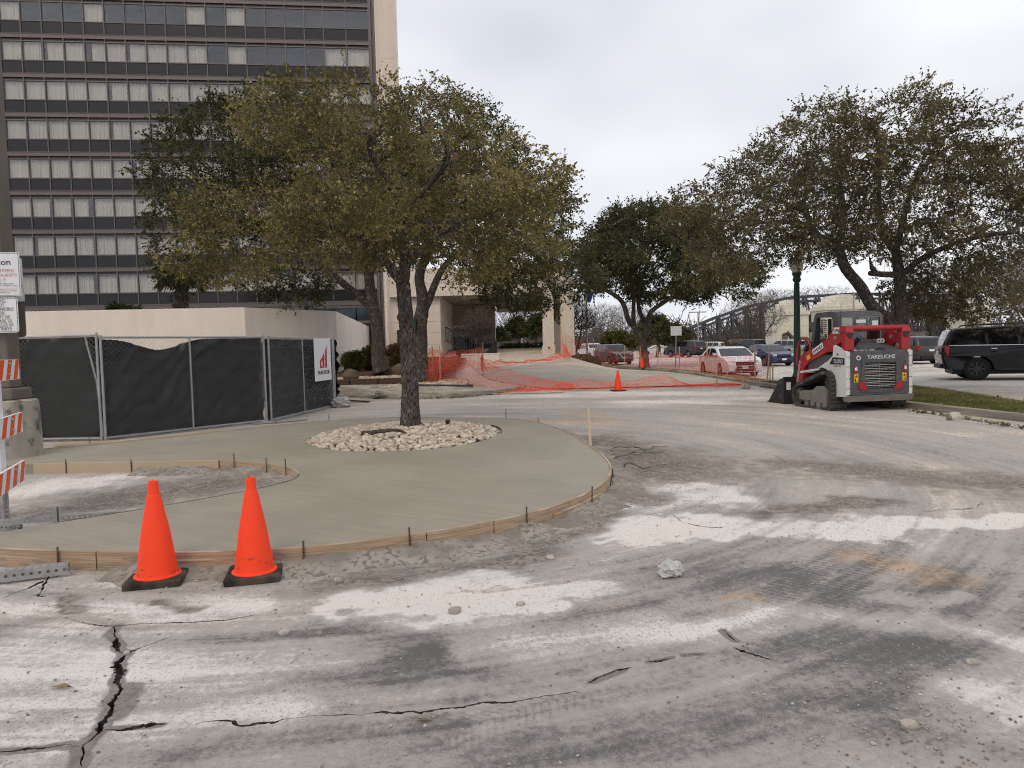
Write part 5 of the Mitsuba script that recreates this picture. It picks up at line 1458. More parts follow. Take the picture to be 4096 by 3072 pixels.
for (x, y, h, l) in [(-2.93, 28.95, 1.72, "front stake of the left netting"), (-3.3, 29.6, 1.7, "stake just behind the front one in the left netting"), (-1.45, 36, 1.9, "stake of the left netting beside the ramp railing"), (2.55, 27.6, .42, "short stub stake holding the slumped netting at its left"), (4.2, 28.0, .4, "short stub stake behind the far cone"), (7.55, 26.2, .36, "short stub stake at the right of the slumped netting"), (8.45, 26.0, .36, "short stub stake nearest the right kerb")]:
    z = float(rise(x, y)) + (.15 if x < -2 else 0)
    one("net_stake", bar((x, y, z), (x + .02, y, z + h), .05, .035, up=(0, 1, 0)), "stake_wood", "wooden " + l, "stake", "stakes of the left hand netting")
for q_, (x, y, h) in enumerate([(9.55, 29.6, .4), (9.55, 31.5, .35), (9.55, 33.2, .45), (9.5, 37, .4), (9.45, 38.5, .4), (9.3, 41.8, .4), (9.0, 43.4, .35), (9.75, 26.5, .7), (9.9, 27.2, .6)]):
    one("form_stake", bar((x, y, 0), (x + RNG.uniform(-.04, .04), y, h + .1), .04, .03, up=(0, 1, 0)), "stake_wood", "short wooden form stake behind the right kerb, " + ["third from the loader bucket", "fourth from the loader bucket", "before the white sedan's front wheel", "left of the white sedan", "second left of the white sedan", "right of the grey sign's post", "left of the grey sign's post", "nearest the loader bucket", "second from the loader bucket"][q_], "stake", "short stakes along the right kerb")

# ---------------------------------------------------------------- track loader
def paint(key, c, rough=0.35, spec=0.5, dirt=0.35, dc=(0.20, 0.175, 0.15), coat=0.0):
    def f(p, n, uv):
        a = fbm(p.x * 5, p.y * 5, p.z * 5, octaves=4)
        return mix(c, dc, dirt * smoothstep(0.5, 0.75, a)) * (0.92 + 0.16 * fbm(p.x * 30, p.y * 30, p.z * 30, octaves=2))
    return mat(key, proc(f), rough=rough, spec=spec, clearcoat=coat)


paint("loader_red", (0.36, 0.022, 0.028), 0.4, 0.4, 0.22)
paint("loader_white", (0.62, 0.625, 0.595), 0.45, 0.4, 0.3)
paint("loader_grey", (0.072, 0.075, 0.084), 0.5, 0.4, 0.22)
paint("track_rubber", (0.06, 0.056, 0.052), 0.85, 0.2, 0.75, (0.22, 0.20, 0.175))
paint("dusty_steel", (0.20, 0.185, 0.165), 0.8, 0.3, 0.6, (0.30, 0.27, 0.235))
paint("bucket_black", (0.022, 0.022, 0.026), 0.55, 0.4, 0.25, (0.13, 0.12, 0.11))
mat("decal_yellow", (0.72, 0.42, 0.02), rough=0.5)
mat("lamp_red", (0.33, 0.012, 0.018), rough=0.2, spec=0.6)
mat("lamp_clear", (0.62, 0.66, 0.66), rough=0.15, spec=0.7)
mat("decal_grey", (0.55, 0.56, 0.57), rough=0.4)
scene["cab_glass"] = {"type": "thindielectric", "int_ior": 1.5, "specular_transmittance": rgb(0.62, 0.68, 0.66)}
LH = math.radians(98)
LMt = np.eye(4); LMt[:3, 0] = [math.cos(LH), math.sin(LH), 0]; LMt[:3, 1] = [-math.sin(LH), math.cos(LH), 0]; LMt[:3, 3] = [8.51, 16.42, 0]


def lw(m):
    m = m.copy(); m.apply_transform(LMt); return m


def side(poly, y, t, bev=0.0):
    """(X, z) outline as a plate t thick centred at Y = y"""
    return prism(poly, t, (0, y, 0), (1, 0, 0), (0, 0, 1))


ld = thing("track_loader", "red, white and grey compact track loader seen from behind with its bucket on the ground", "loader")
LP = lambda name, m, mt, par=ld, **k: part(par, name, lw(m), mt, **k)
rp = [(-.70, .39), (.70, .39), (.73, .43), (.72, 1.33), (.66, 1.42), (-.66, 1.42), (-.72, 1.33), (-.73, .43)]
gr_hole = Polygon([(-.39, .60), (-.34, .53), (.34, .53), (.39, .60), (.39, 1.12), (.37, 1.14), (-.37, 1.14), (-.39, 1.12)])
RB = lambda poly, t, x=0.0: prism(poly, t, (x, 0, 0), (0, -1, 0), (0, 0, 1))
rear = LP("rear_door", cat([RB(Polygon(rp).difference(gr_hole), .07, .0), RB(Polygon([(-.47, .45), (.47, .45), (.50, .62), (.47, 1.19), (-.47, 1.19), (-.50, .62)]).difference(gr_hole.buffer(.0)), .02, -.044)]), "loader_grey")
LP("radiator", cat([box(.26, .30, -.46, .46, .46, 1.2)] + [box(.245, .26, -.44, .44, z, z + .012) for z in np.arange(.5, 1.18, .03)]), "loader_grey")
LP("radiator_shroud", cat([box(.08, .30, -.47, -.43, .46, 1.2), box(.08, .30, .43, .47, .46, 1.2), box(.08, .30, -.43, .43, 1.17, 1.2), box(.08, .30, -.43, .43, .46, .49)]), "loader_grey")
for i, z in enumerate(np.linspace(.565, 1.115, 15)):
    part(rear, "grille_bar", lw(bar((-.02, -.38, z), (-.02, .38, z), .012, .011)), "decal_grey" if i % 2 else "dusty_steel")
part(rear, "grille_bar", lw(bar((-.005, 0, .54), (-.005, 0, 1.13), .012, .012, up=(1, 0, 0))), "dusty_steel")
for s in (1, -1):
    q = [(.36 * s, .56), (.30 * s, .49), (.53 * s, .52), (.565 * s, .60), (.55 * s, .67), (.42 * s, .69)]
    part(rear, "bumper_reflector", lw(RB(q, .02, -.058)), "lamp_red")
    part(rear, "tail_lamp", lw(RB([(.57 * s, .92), (.66 * s, .90), (.675 * s, 1.02), (.64 * s, 1.06), (.575 * s, 1.07)], .02, -.045)), "lamp_red")
    part(rear, "reversing_lamp", lw(RB([(.59 * s, .97), (.65 * s, .955), (.655 * s, 1.02), (.60 * s, 1.05)], .006, -.06)), "lamp_clear")
    part(rear, "warning_label", lw(RB([(.555 * s, .69), (.655 * s, .69), (.655 * s, .885), (.555 * s, .885)], .004, -.0385)), "decal_yellow")
    part(rear, "warning_mark", lw(cat([RB(Polygon([(.57 * s, .80), (.64 * s, .80), (.605 * s, .865)]).difference(Polygon([(.57 * s, .80), (.64 * s, .80), (.605 * s, .865)]).buffer(-.009)), .003, -.0425), RB([(.60 * s, .815), (.61 * s, .815), (.612 * s, .84), (.598 * s, .84)], .003, -.0425), RB([(.615 * s, .70), (.635 * s, .70), (.635 * s, .77), (.615 * s, .77)], .003, -.0425), RB([(.57 * s, .71), (.61 * s, .72), (.61 * s, .73), (.57 * s, .72)], .003, -.0425)])), "print_black")
part(rear, "lettering", lw(text("TAKEUCHI", .082, (-.038, -.02, 1.225), (0, -1, 0), (0, 0, 1), .004, True, width=.70)), "decal_grey")
part(rear, "badge", lw(cat([trimesh.creation.cylinder(.055, .014, sections=20).apply_transform(trimesh.transformations.rotation_matrix(np.pi / 2, [0, 1, 0])).apply_translation([-.04, .55, 1.25])])), "decal_grey")
part(rear, "badge_centre", lw(trimesh.creation.cylinder(.03, .02, sections=16).apply_transform(trimesh.transformations.rotation_matrix(np.pi / 2, [0, 1, 0])).apply_translation([-.042, .55, 1.25])), "loader_grey")
part(rear, "vent_holes", lw(cat([box(-.04, -.034, -.62 + .03 * math.cos(a) - .008, -.62 + .03 * math.cos(a) + .008, 1.13 + .03 * math.sin(a) - .008, 1.13 + .03 * math.sin(a) + .008) for a in np.linspace(0, 5.2, 6)])), "print_black", kind="stuff")
hood = LP("hood", cat([hull([(0.0, .68, 1.40), (0.0, -.68, 1.40), (.72, .60, 1.58), (.72, -.60, 1.58), (.72, .6, 1.3), (.72, -.6, 1.3), (.04, .68, 1.3), (.04, -.68, 1.3)]), hull([(.12, .35, 1.43), (.12, -.45, 1.43), (.62, .3, 1.585), (.62, -.4, 1.585), (.62, .3, 1.55), (.62, -.4, 1.55), (.12, .35, 1.4), (.12, -.45, 1.4)])]), "loader_grey")
hx = np.array([0, -1.0, 0]); hy = np.array([.97, 0, .24])
part(hood, "label", lw(prism([(-.26, 0), (.24, 0), (.24, .10), (-.26, .10)], .003, (.03, .33, 1.415), hx, hy)), "sign_white", label="white company sticker on the hood edge")
part(hood, "lettering", lw(text("OPIFEX", .06, (.05, .33, 1.423), hx, hy, .003, True, width=.42)), "print_black")
part(hood, "catch", lw(hull([(.0, .03, 1.42), (.0, -.17, 1.42), (.05, .0, 1.48), (.05, -.14, 1.48), (.1, .03, 1.43), (.1, -.17, 1.43)])), "print_black")
part(hood, "exhaust", lw(cat([tube([(.55, .36, 1.50), (.45, .30, 1.60), (.40, .24, 1.70)], .055, 12)])), "print_black")
for y in (-.42, -.5):
    part(hood, "lifting_eye", lw(prism(Point(0, 0).buffer(.055).difference(Point(0, 0).buffer(.022)), .02, (.6, y, 1.63), (0.6, .8, 0), (0, 0, 1))), "decal_grey")
wp = [(0.02, .36), (.02, 1.40), (.2, 1.47), (.48, 1.55), (.51, 1.3), (.67, 1.2), (1.15, .99), (1.70, .93), (1.70, .86), (1.36, .87), (1.15, .98), (.95, 1.02), (.76, .98), (.62, .85), (.54, .6), (.48, .33)]
for s in (1, -1):
    LP("side_panel", cat([side(wp, .80 * s, .08), box(.0, .04, (.73 if s > 0 else -.84), (.84 if s > 0 else -.73), .40, 1.40), hull([(1.1, .8 * s, .99), (1.7, .8 * s, .93), (1.7, .8 * s, .87), (1.1, .8 * s, .95), (1.1, .98 * s, .97), (1.7, .98 * s, .91), (1.7, .98 * s, .86), (1.1, .98 * s, .93)])]), "loader_white")
    LP("panel_bolts", cat([trimesh.creation.icosphere(1, .014).apply_translation([-.005, s * yy, z]) for yy in (.755, .815) for z in (.55, .78, 1.05, 1.28)] + [trimesh.creation.icosphere(1, .03).apply_translation([x, .85 * s, z]) for x, z in ((.30, 1.34), (.56, .93))]), "dusty_steel", kind="stuff")
sp = LP("model_plate", side([(.05, 1.10), (.05, 1.25), (.50, 1.27), (.62, 1.12), (.62, 1.10)], .843, .006), "print_black")
LP("lettering", text("TL10V2", .085, (.29, .847, 1.135), (-1, 0, 0), (0, 0, 1), .004, True, width=.36), "decal_grey")
LP("lettering", text("TAKEUCHI", .035, (.33, .8405, 1.045), (-1, 0, 0), (0, 0, 1), .003, True, width=.30), "lamp_red")
LP("rear_bumper", cat([hull([(-.08, .80, .38), (-.08, -.84, .38), (.15, .84, .38), (.15, -.84, .38), (-.02, .80, .24), (-.02, -.80, .24), (.15, .8, .24), (.15, -.8, .24)])]), "dusty_steel")
LP("belly", box(.31, 1.9, -.48, .48, .28, 1.0), "print_black")
LP("chassis", cat([box(.3, 1.75, -.72, .72, .95, 1.32)]), "loader_grey")
# tracks
to = Polygon([(.55, 0), (1.85, 0), (2.02, .08), (2.12, .28), (2.06, .46), (1.90, .57), (.78, .92), (.60, .93), (.45, .85), (.38, .68), (.38, .12), (.45, .02)]).buffer(.03).buffer(-.03)
ti = to.buffer(-.065)
lugs = []
ext = LineString(to.exterior.coords)
for s in (1, -1):
    tr = LP("track", side(to.difference(ti), .77 * s, .40), "track_rubber")
    lg_ = []
    for k in range(44):
        t = (k + .5) / 44
        p = np.array(ext.interpolate(t, normalized=True).coords[0]); q = np.array(ext.interpolate((t + .004) % 1, normalized=True).coords[0])
        d = q - p; d /= np.linalg.norm(d) + 1e-9; nn = np.array([d[1], -d[0]])
        if nn @ (p - np.array([1.2, .4])) < 0: nn = -nn
        for yy in ((.57, .70), (.715, .83), (.845, .97)):
            off = .25 if yy[0] == .715 else 0
            c = p + d * (.03 * off)
            pp = [c - d * .034, c + d * .034, c + d * .026 + nn * .026, c - d * .026 + nn * .026]
            lg_.append(hull([(u[0], s * y_, u[1]) for u in pp for y_ in yy]))
    part(tr, "lugs", lw(cat(lg_)), "track_rubber", kind="stuff")
    LP("track_frame", cat([side([(.62, .16), (1.72, .16), (1.80, .30), (1.72, .42), (1.2, .46), (1.05, .56), (.8, .56), (.62, .46)], .80 * s, .26), side([(1.3, .2), (1.75, .2), (1.75, .4), (1.3, .42)], .95 * s, .04)]), "dusty_steel")
    for x in (.72, .98, 1.24, 1.5):
        LP("roller", trimesh.creation.cylinder(.095, .3, sections=18).apply_transform(trimesh.transformations.rotation_matrix(np.pi / 2, [1, 0, 0])).apply_translation([x, .78 * s, .115]), "dusty_steel")
    LP("idler", trimesh.creation.cylinder(.20, .26, sections=24).apply_transform(trimesh.transformations.rotation_matrix(np.pi / 2, [1, 0, 0])).apply_translation([1.86, .78 * s, .29]), "track_rubber")
    sprk = shapely.union_all([Point(.62, .66).buffer(.15)] + [Point(.62 + .17 * math.cos(a), .66 + .17 * math.sin(a)).buffer(.03) for a in np.linspace(0, 6.283, 13)[:-1]])
    LP("sprocket", side(sprk, .80 * s, .12), "track_rubber")
# arms
arm = [(.18, 1.98), (.57, 1.97), (.66, 1.86), (.86, 1.68), (1.33, 1.50), (1.67, 1.40), (1.95, 1.32), (2.10, 1.15), (2.24, .60), (2.2, .52), (2.06, .50), (1.95, .62), (1.86, 1.0), (1.66, 1.14), (.80, 1.42), (.62, 1.40), (.50, 1.55), (.36, 1.62), (.18, 1.62)]
for s in (1, -1):
    a_ = LP("lift_arm", side(Polygon(arm).buffer(.012), .72 * s, .11), "loader_red")
    part(a_, "arm_pivot", lw(cat([trimesh.creation.cylinder(.05, .16, sections=16).apply_transform(trimesh.transformations.rotation_matrix(np.pi / 2, [1, 0, 0])).apply_translation([x, .72 * s, z]) for x, z in ((.30, 1.86), (.50, 1.72), (2.12, .62))])), "dusty_steel")
    LP("arm_link", cat([box(.05, .16, (.60 if s > 0 else -.82), (.82 if s > 0 else -.60), 1.43, 1.84), hull([(.03, .6 * s, 1.84), (.03, .82 * s, 1.84), (.3, .62 * s, 1.86), (.3, .82 * s, 1.86), (.08, .64 * s, 1.99), (.08, .8 * s, 1.99), (.28, .64 * s, 1.99), (.28, .8 * s, 1.99)])]), "loader_red")
    LP("lift_cylinder", tube([(.42, .66 * s, 1.1), (1.3, .66 * s, 1.38)], .04, 10), "dusty_steel")
    LP("pivot_guard", cat([hull([(.06, .84 * s, 1.86), (.06, .60 * s, 1.86), (.02, .66 * s, 1.72), (.02, .74 * s, 1.72), (.08, .62 * s, 1.9), (.08, .82 * s, 1.9)])]), "umber_recess_dark")
LP("cross_tube", cat([tube([(.14, .72, 1.935), (.14, -.72, 1.935)], .062, 16)]), "loader_red")
LP("front_cross_member", cat([tube([(2.08, .7, .95), (2.08, -.7, .95)], .08, 12), box(2.0, 2.15, -.68, .68, .7, .95)]), "loader_red")
LP("grab_hoop", tube(spline([(2.16, .80, 1.05), (2.10, .80, 1.55), (2.02, .80, 1.66), (1.72, .80, 1.72), (1.62, .78, 1.62), (1.66, .76, 1.36)], 24), .022, 8), "loader_red")
LP("hose_cluster", cat([tube(spline([(1.5, .62, 1.25), (1.75, .66, 1.62), (1.9, .68, 1.5), (2.1, .66, 1.1)], 14), .018, 6), tube(spline([(1.55, .58, 1.25), (1.82, .6, 1.55), (2.0, .62, 1.4), (2.15, .6, 1.0)], 14), .018, 6)]), "print_black")
ud = np.array([-0.919, 0, 0.394])  # along the arm, up towards the rear
LP("arm_label", side([(.62, 1.83), (.55, 1.97), (.26, 1.965), (.26, 1.83)], .7805, .004), "sign_white", label="white number plate on the arm")
LP("lettering", text("319656", .075, (.42, .784, 1.86), (-1, 0, 0), (0, 0, 1), .003, True, width=.30), "print_black")
LP("arm_label", prism([(-.24, -.02), (.24, -.02), (.24, .12), (-.24, .12)], .004, (1.20, .789, 1.42), ud, (.394, 0, .919)), "sign_white", label="white company sticker on the arm")
LP("lettering", text("OPIFEX", .075, (1.20, .793, 1.425), ud, (.394, 0, .919), .003, True, width=.42), "print_black")
LP("warning_label", prism([(-.08, 0), (.08, 0), (.08, .11), (-.08, .11)], .004, (1.62, .789, 1.2), (-.95, 0, .31), (.31, 0, .95)), "decal_yellow")
dn = np.array([-0.24, 0, .97])
LP("lettering", text("TAKEUCHI", .075, (2.12, .786, .86), dn, (-.97, 0, -.24), .003, True, width=.56) if False else text("TAKEUCHI", .075, (2.06, .786, .88), dn, (.97, 0, .24) if np.cross(dn, [.97, 0, .24])[1] > 0 else (-.97, 0, -.24), .003, True, width=.56), "decal_grey")
# cab
cabP = [(.70, 1.32), (.70, 2.22), (.78, 2.32), (1.0, 2.37), (1.62, 2.36), (1.70, 2.30), (1.92, 1.32)]
cab_out = Polygon(cabP)
win = Polygon([(.90, 1.50), (.90, 2.12), (.96, 2.22), (1.56, 2.24), (1.62, 2.18), (1.74, 1.55), (1.70, 1.48)])
cab = LP("cab", cat([side(cab_out.difference(win), .56, .05), side(cab_out.difference(win), -.56, .05),
                     hull([(x, y, z) for x, z in ((.70, 2.20), (.78, 2.32), (1.0, 2.37), (1.62, 2.36), (1.70, 2.29), (.75, 2.24)) for y in (-.55, .55)]),
                     prism(shapely.box(-.585, 1.3, .585, 2.24).difference(shapely.box(-.46, 1.70, .46, 2.17).buffer(.05)), .05, (.70, 0, 0), (0, -1, 0), (0, 0, 1)),
                     box(1.62, 1.72, -.55, -.47, 1.4, 2.3), box(1.62, 1.72, .47, .55, 1.4, 2.3)]), "loader_grey")
part(cab, "rear_window", lw(prism(shapely.box(-.46, 1.70, .46, 2.17).buffer(.045), .004, (.69, 0, 0), (0, -1, 0), (0, 0, 1))), "cab_glass")
rf = shapely.box(-.46, 1.70, .46, 2.17).buffer(.055)
part(cab, "window_seal", lw(prism(rf.difference(rf.buffer(-.018)), .02, (.672, 0, 0), (0, -1, 0), (0, 0, 1))), "decal_grey" if False else "dusty_steel")
for x0, x1, z0, z1 in ((-.06, .20, 2.06, 2.14), (.02, .20, 2.06, 2.14), (.30, .46, 1.97, 2.13)):
    pass
part(cab, "window_sticker", lw(prism([(-.12, 2.07), (.13, 2.07), (.13, 2.15), (-.12, 2.15)], .002, (.684, 0, 0), (0, -1, 0), (0, 0, 1))), "lamp_clear")
part(cab, "window_sticker", lw(prism([(.29, 1.97), (.45, 1.97), (.45, 2.12), (.29, 2.12)], .002, (.684, 0, 0), (0, -1, 0), (0, 0, 1))), "lamp_clear")
for s in (1, -1):
    ba, bb = [], []
    for x in np.arange(.95, 1.72, .06): ba.append((x, .565 * s, 1.5)); bb.append((x - .0, .565 * s, 2.2 if x < 1.6 else 1.9))
    for z in np.arange(1.56, 2.2, .05): ba.append((.92, .575 * s, z)); bb.append((1.62 + (2.2 - z) * .18, .575 * s, z))
    part(cab, "window_grid", lw(prisms(ba, bb, .008)), "print_black")
part(cab, "seat", lw(cat([bevel_box(1.0, 1.1, -.22, .22, 1.45, 2.0, .03), bevel_box(1.0, 1.45, -.22, .22, 1.35, 1.47, .03)])), "print_black")
part(cab, "antenna", lw(tube([(.72, .5, 2.2), (.70, .5, 2.55)], .004, 4)), "print_black")
part(cab, "interior_post", lw(cat([box(1.4, 1.46, .3, .36, 1.4, 2.2), box(1.4, 1.46, -.36, -.3, 1.4, 2.2)])), "print_black")
# bucket
bs = [(2.55, .03), (3.38, .0), (3.38, .03), (2.78, .66), (2.55, .70)]
bk_ = LP("bucket", cat([side(bs, .93, .03), side(bs, -.93, .03), hull([(2.55, y, z) for y in (-.93, .93) for z in (.03, .70)] + [(2.58, y, z) for y in (-.93, .93) for z in (.03, .70)]),
                        hull([(x, y, z) for x, z in ((2.55, .0), (3.42, .0), (3.42, .025), (2.55, .05)) for y in (-.94, .94)]), bar((2.57, .94, .70), (2.57, -.94, .70), .07, .05), bar((2.555, .93, .22), (2.555, -.93, .22), .02, .02)]), "bucket_black")
part(bk_, "cutting_edge", lw(bar((3.40, .96, .02), (3.40, -.96, .02), .1, .025)), "dusty_steel")
part(bk_, "label", lw(prism([(-.06, 0), (.06, 0), (.06, .2), (-.06, .2)], .003, (2.545, .82, .38), (0, -1, 0), (0, 0, 1))), "sign_white", label="small white label on the bucket's back")
LP("coupler", cat([box(2.2, 2.54, -.55, .55, .12, .55)]), "print_black")

# ---------------------------------------------------------------- cars
scene["car_glass"] = {"type": "twosided", "bsdf": {"type": "principled", "base_color": rgb(.012, .013, .015), "roughness": 0.06, "specular": 0.6}}
scene["tint_glass"] = {"type": "twosided", "bsdf": {"type": "principled", "base_color": rgb(.003, .003, .004), "roughness": 0.06, "specular": 0.3}}
for k, c in dict(white=(.62, .62, .63), silver=(.36, .37, .39), navy=(.018, .03, .085), black=(.006, .006, .008), charcoal=(.035, .033, .036), offwhite=(.55, .55, .54)).items():
    mat("car_" + k, c, rough=0.28, spec=0.5, clearcoat=1.0, clearcoat_gloss=0.95)
mat("car_gloss_black", (.004, .004, .005), rough=0.12, spec=0.42)
mat("tyre", (0.014, 0.014, 0.014), rough=0.85)
mat("alloy", (0.40, 0.40, 0.41), rough=0.3, metal=0.7)
mat("black_alloy", (0.02, 0.02, 0.022), rough=0.3, spec=0.5)
mat("chrome", (0.72, 0.72, 0.73), rough=0.12, metal=1.0)
mat("head_lamp", (0.55, 0.57, 0.6), rough=0.1, spec=0.8)
mat("tail_red", (0.35, 0.01, 0.015), rough=0.15, spec=0.6)
SHAPES_ = {
    "sedan": dict(up=[(-2.38, .30), (-2.42, .60), (-2.36, .90), (-2.22, 1.0), (-1.72, 1.05), (-1.02, 1.39), (-.45, 1.46), (.1, 1.455), (.52, 1.38), (1.32, .97), (1.9, .90), (2.22, .79), (2.38, .60), (2.38, .30)], W=.90, belt=.95, wb=(-1.38, 1.36), wr=.33, ws=(9, 8), rw=(4, 5),
                  side=[[(-1.28, 1.0), (-.95, 1.31), (-.45, 1.385), (-.40, .98)], [(-.33, .98), (-.38, 1.385), (.08, 1.385), (.46, 1.30), (1.02, 1.0), (.95, .96)]]),
    "suv": dict(up=[(-2.36, .38), (-2.42, .75), (-2.38, 1.10), (-2.20, 1.60), (-1.95, 1.70), (-.6, 1.76), (.2, 1.74), (.62, 1.65), (1.25, 1.14), (2.0, 1.05), (2.30, .92), (2.40, .68), (2.38, .38)], W=.96, belt=1.1, wb=(-1.45, 1.4), wr=.36, ws=(8, 7), rw=(2, 3),
                side=[[(-2.02, 1.18), (-1.92, 1.58), (-1.25, 1.63), (-1.2, 1.14)], [(-1.12, 1.14), (-1.17, 1.635), (-.35, 1.66), (-.30, 1.12)], [(-.22, 1.12), (-.27, 1.66), (.18, 1.65), (.58, 1.56), (1.02, 1.17), (.95, 1.13)]]),
    "big_suv": dict(up=[(-2.62, .48), (-2.68, .90), (-2.66, 1.22), (-2.42, 1.80), (-2.25, 1.89), (-.6, 1.95), (.25, 1.93), (.70, 1.84), (1.32, 1.32), (2.2, 1.24), (2.52, 1.12), (2.64, .85), (2.64, .48)], W=1.01, belt=1.27, wb=(-1.60, 1.52), wr=.42, ws=(8, 7), rw=(2, 3),
                    side=[[(-2.42, 1.31), (-2.25, 1.76), (-1.38, 1.83), (-1.30, 1.29)], [(-1.22, 1.29), (-1.30, 1.83), (-.40, 1.86), (-.36, 1.27)], [(-.28, 1.27), (-.32, 1.86), (.22, 1.84), (.62, 1.74), (1.05, 1.34), (.98, 1.27)]]),
    "pickup": dict(up=[(-2.85, .50), (-2.9, .80), (-2.88, 1.18), (-1.12, 1.20), (-1.02, 1.80), (-.8, 1.90), (.2, 1.93), (.5, 1.92), (.85, 1.82), (1.4, 1.34), (2.5, 1.24), (2.8, 1.12), (2.9, .8), (2.88, .50)], W=1.0, belt=1.25, wb=(-1.8, 1.75), wr=.41, ws=(9, 8), rw=(3, 4),
                   side=[[(-.92, 1.28), (-.88, 1.78), (-.12, 1.83), (-.10, 1.28)], [(-.02, 1.28), (-.04, 1.83), (.45, 1.83), (.75, 1.74), (1.12, 1.34), (1.05, 1.28)]]),
}


def wheel(r, w, alloy, spokes=5):
    tyre = lathe([(r * .62, -w / 2), (r * .93, -w / 2), (r, -w * .36), (r, w * .36), (r * .93, w / 2), (r * .62, w / 2)], 30)
    rim = shapely.union_all([Point(0, 0).buffer(r * .66).difference(Point(0, 0).buffer(r * .57)), Point(0, 0).buffer(r * .16)] +
                            [Polygon([(r * .1 * math.cos(a - .9), r * .1 * math.sin(a - .9)), (r * .62 * math.cos(a - .13), r * .62 * math.sin(a - .13)), (r * .62 * math.cos(a + .13), r * .62 * math.sin(a + .13)), (r * .1 * math.cos(a + .9), r * .1 * math.sin(a + .9))]) for a in np.arange(spokes) * 2 * np.pi / spokes])
    rimm = extrude(rim, .03, w * .36)
    disc = trimesh.creation.cylinder(r * .64, w * .5, sections=24)
    R = trimesh.transformations.rotation_matrix(-np.pi / 2, [1, 0, 0])
    out = []
    for m in (tyre, rimm, disc):
        m = m.copy(); m.apply_transform(R); out.append(m)
    return out   # axle along +Y, outside at +Y


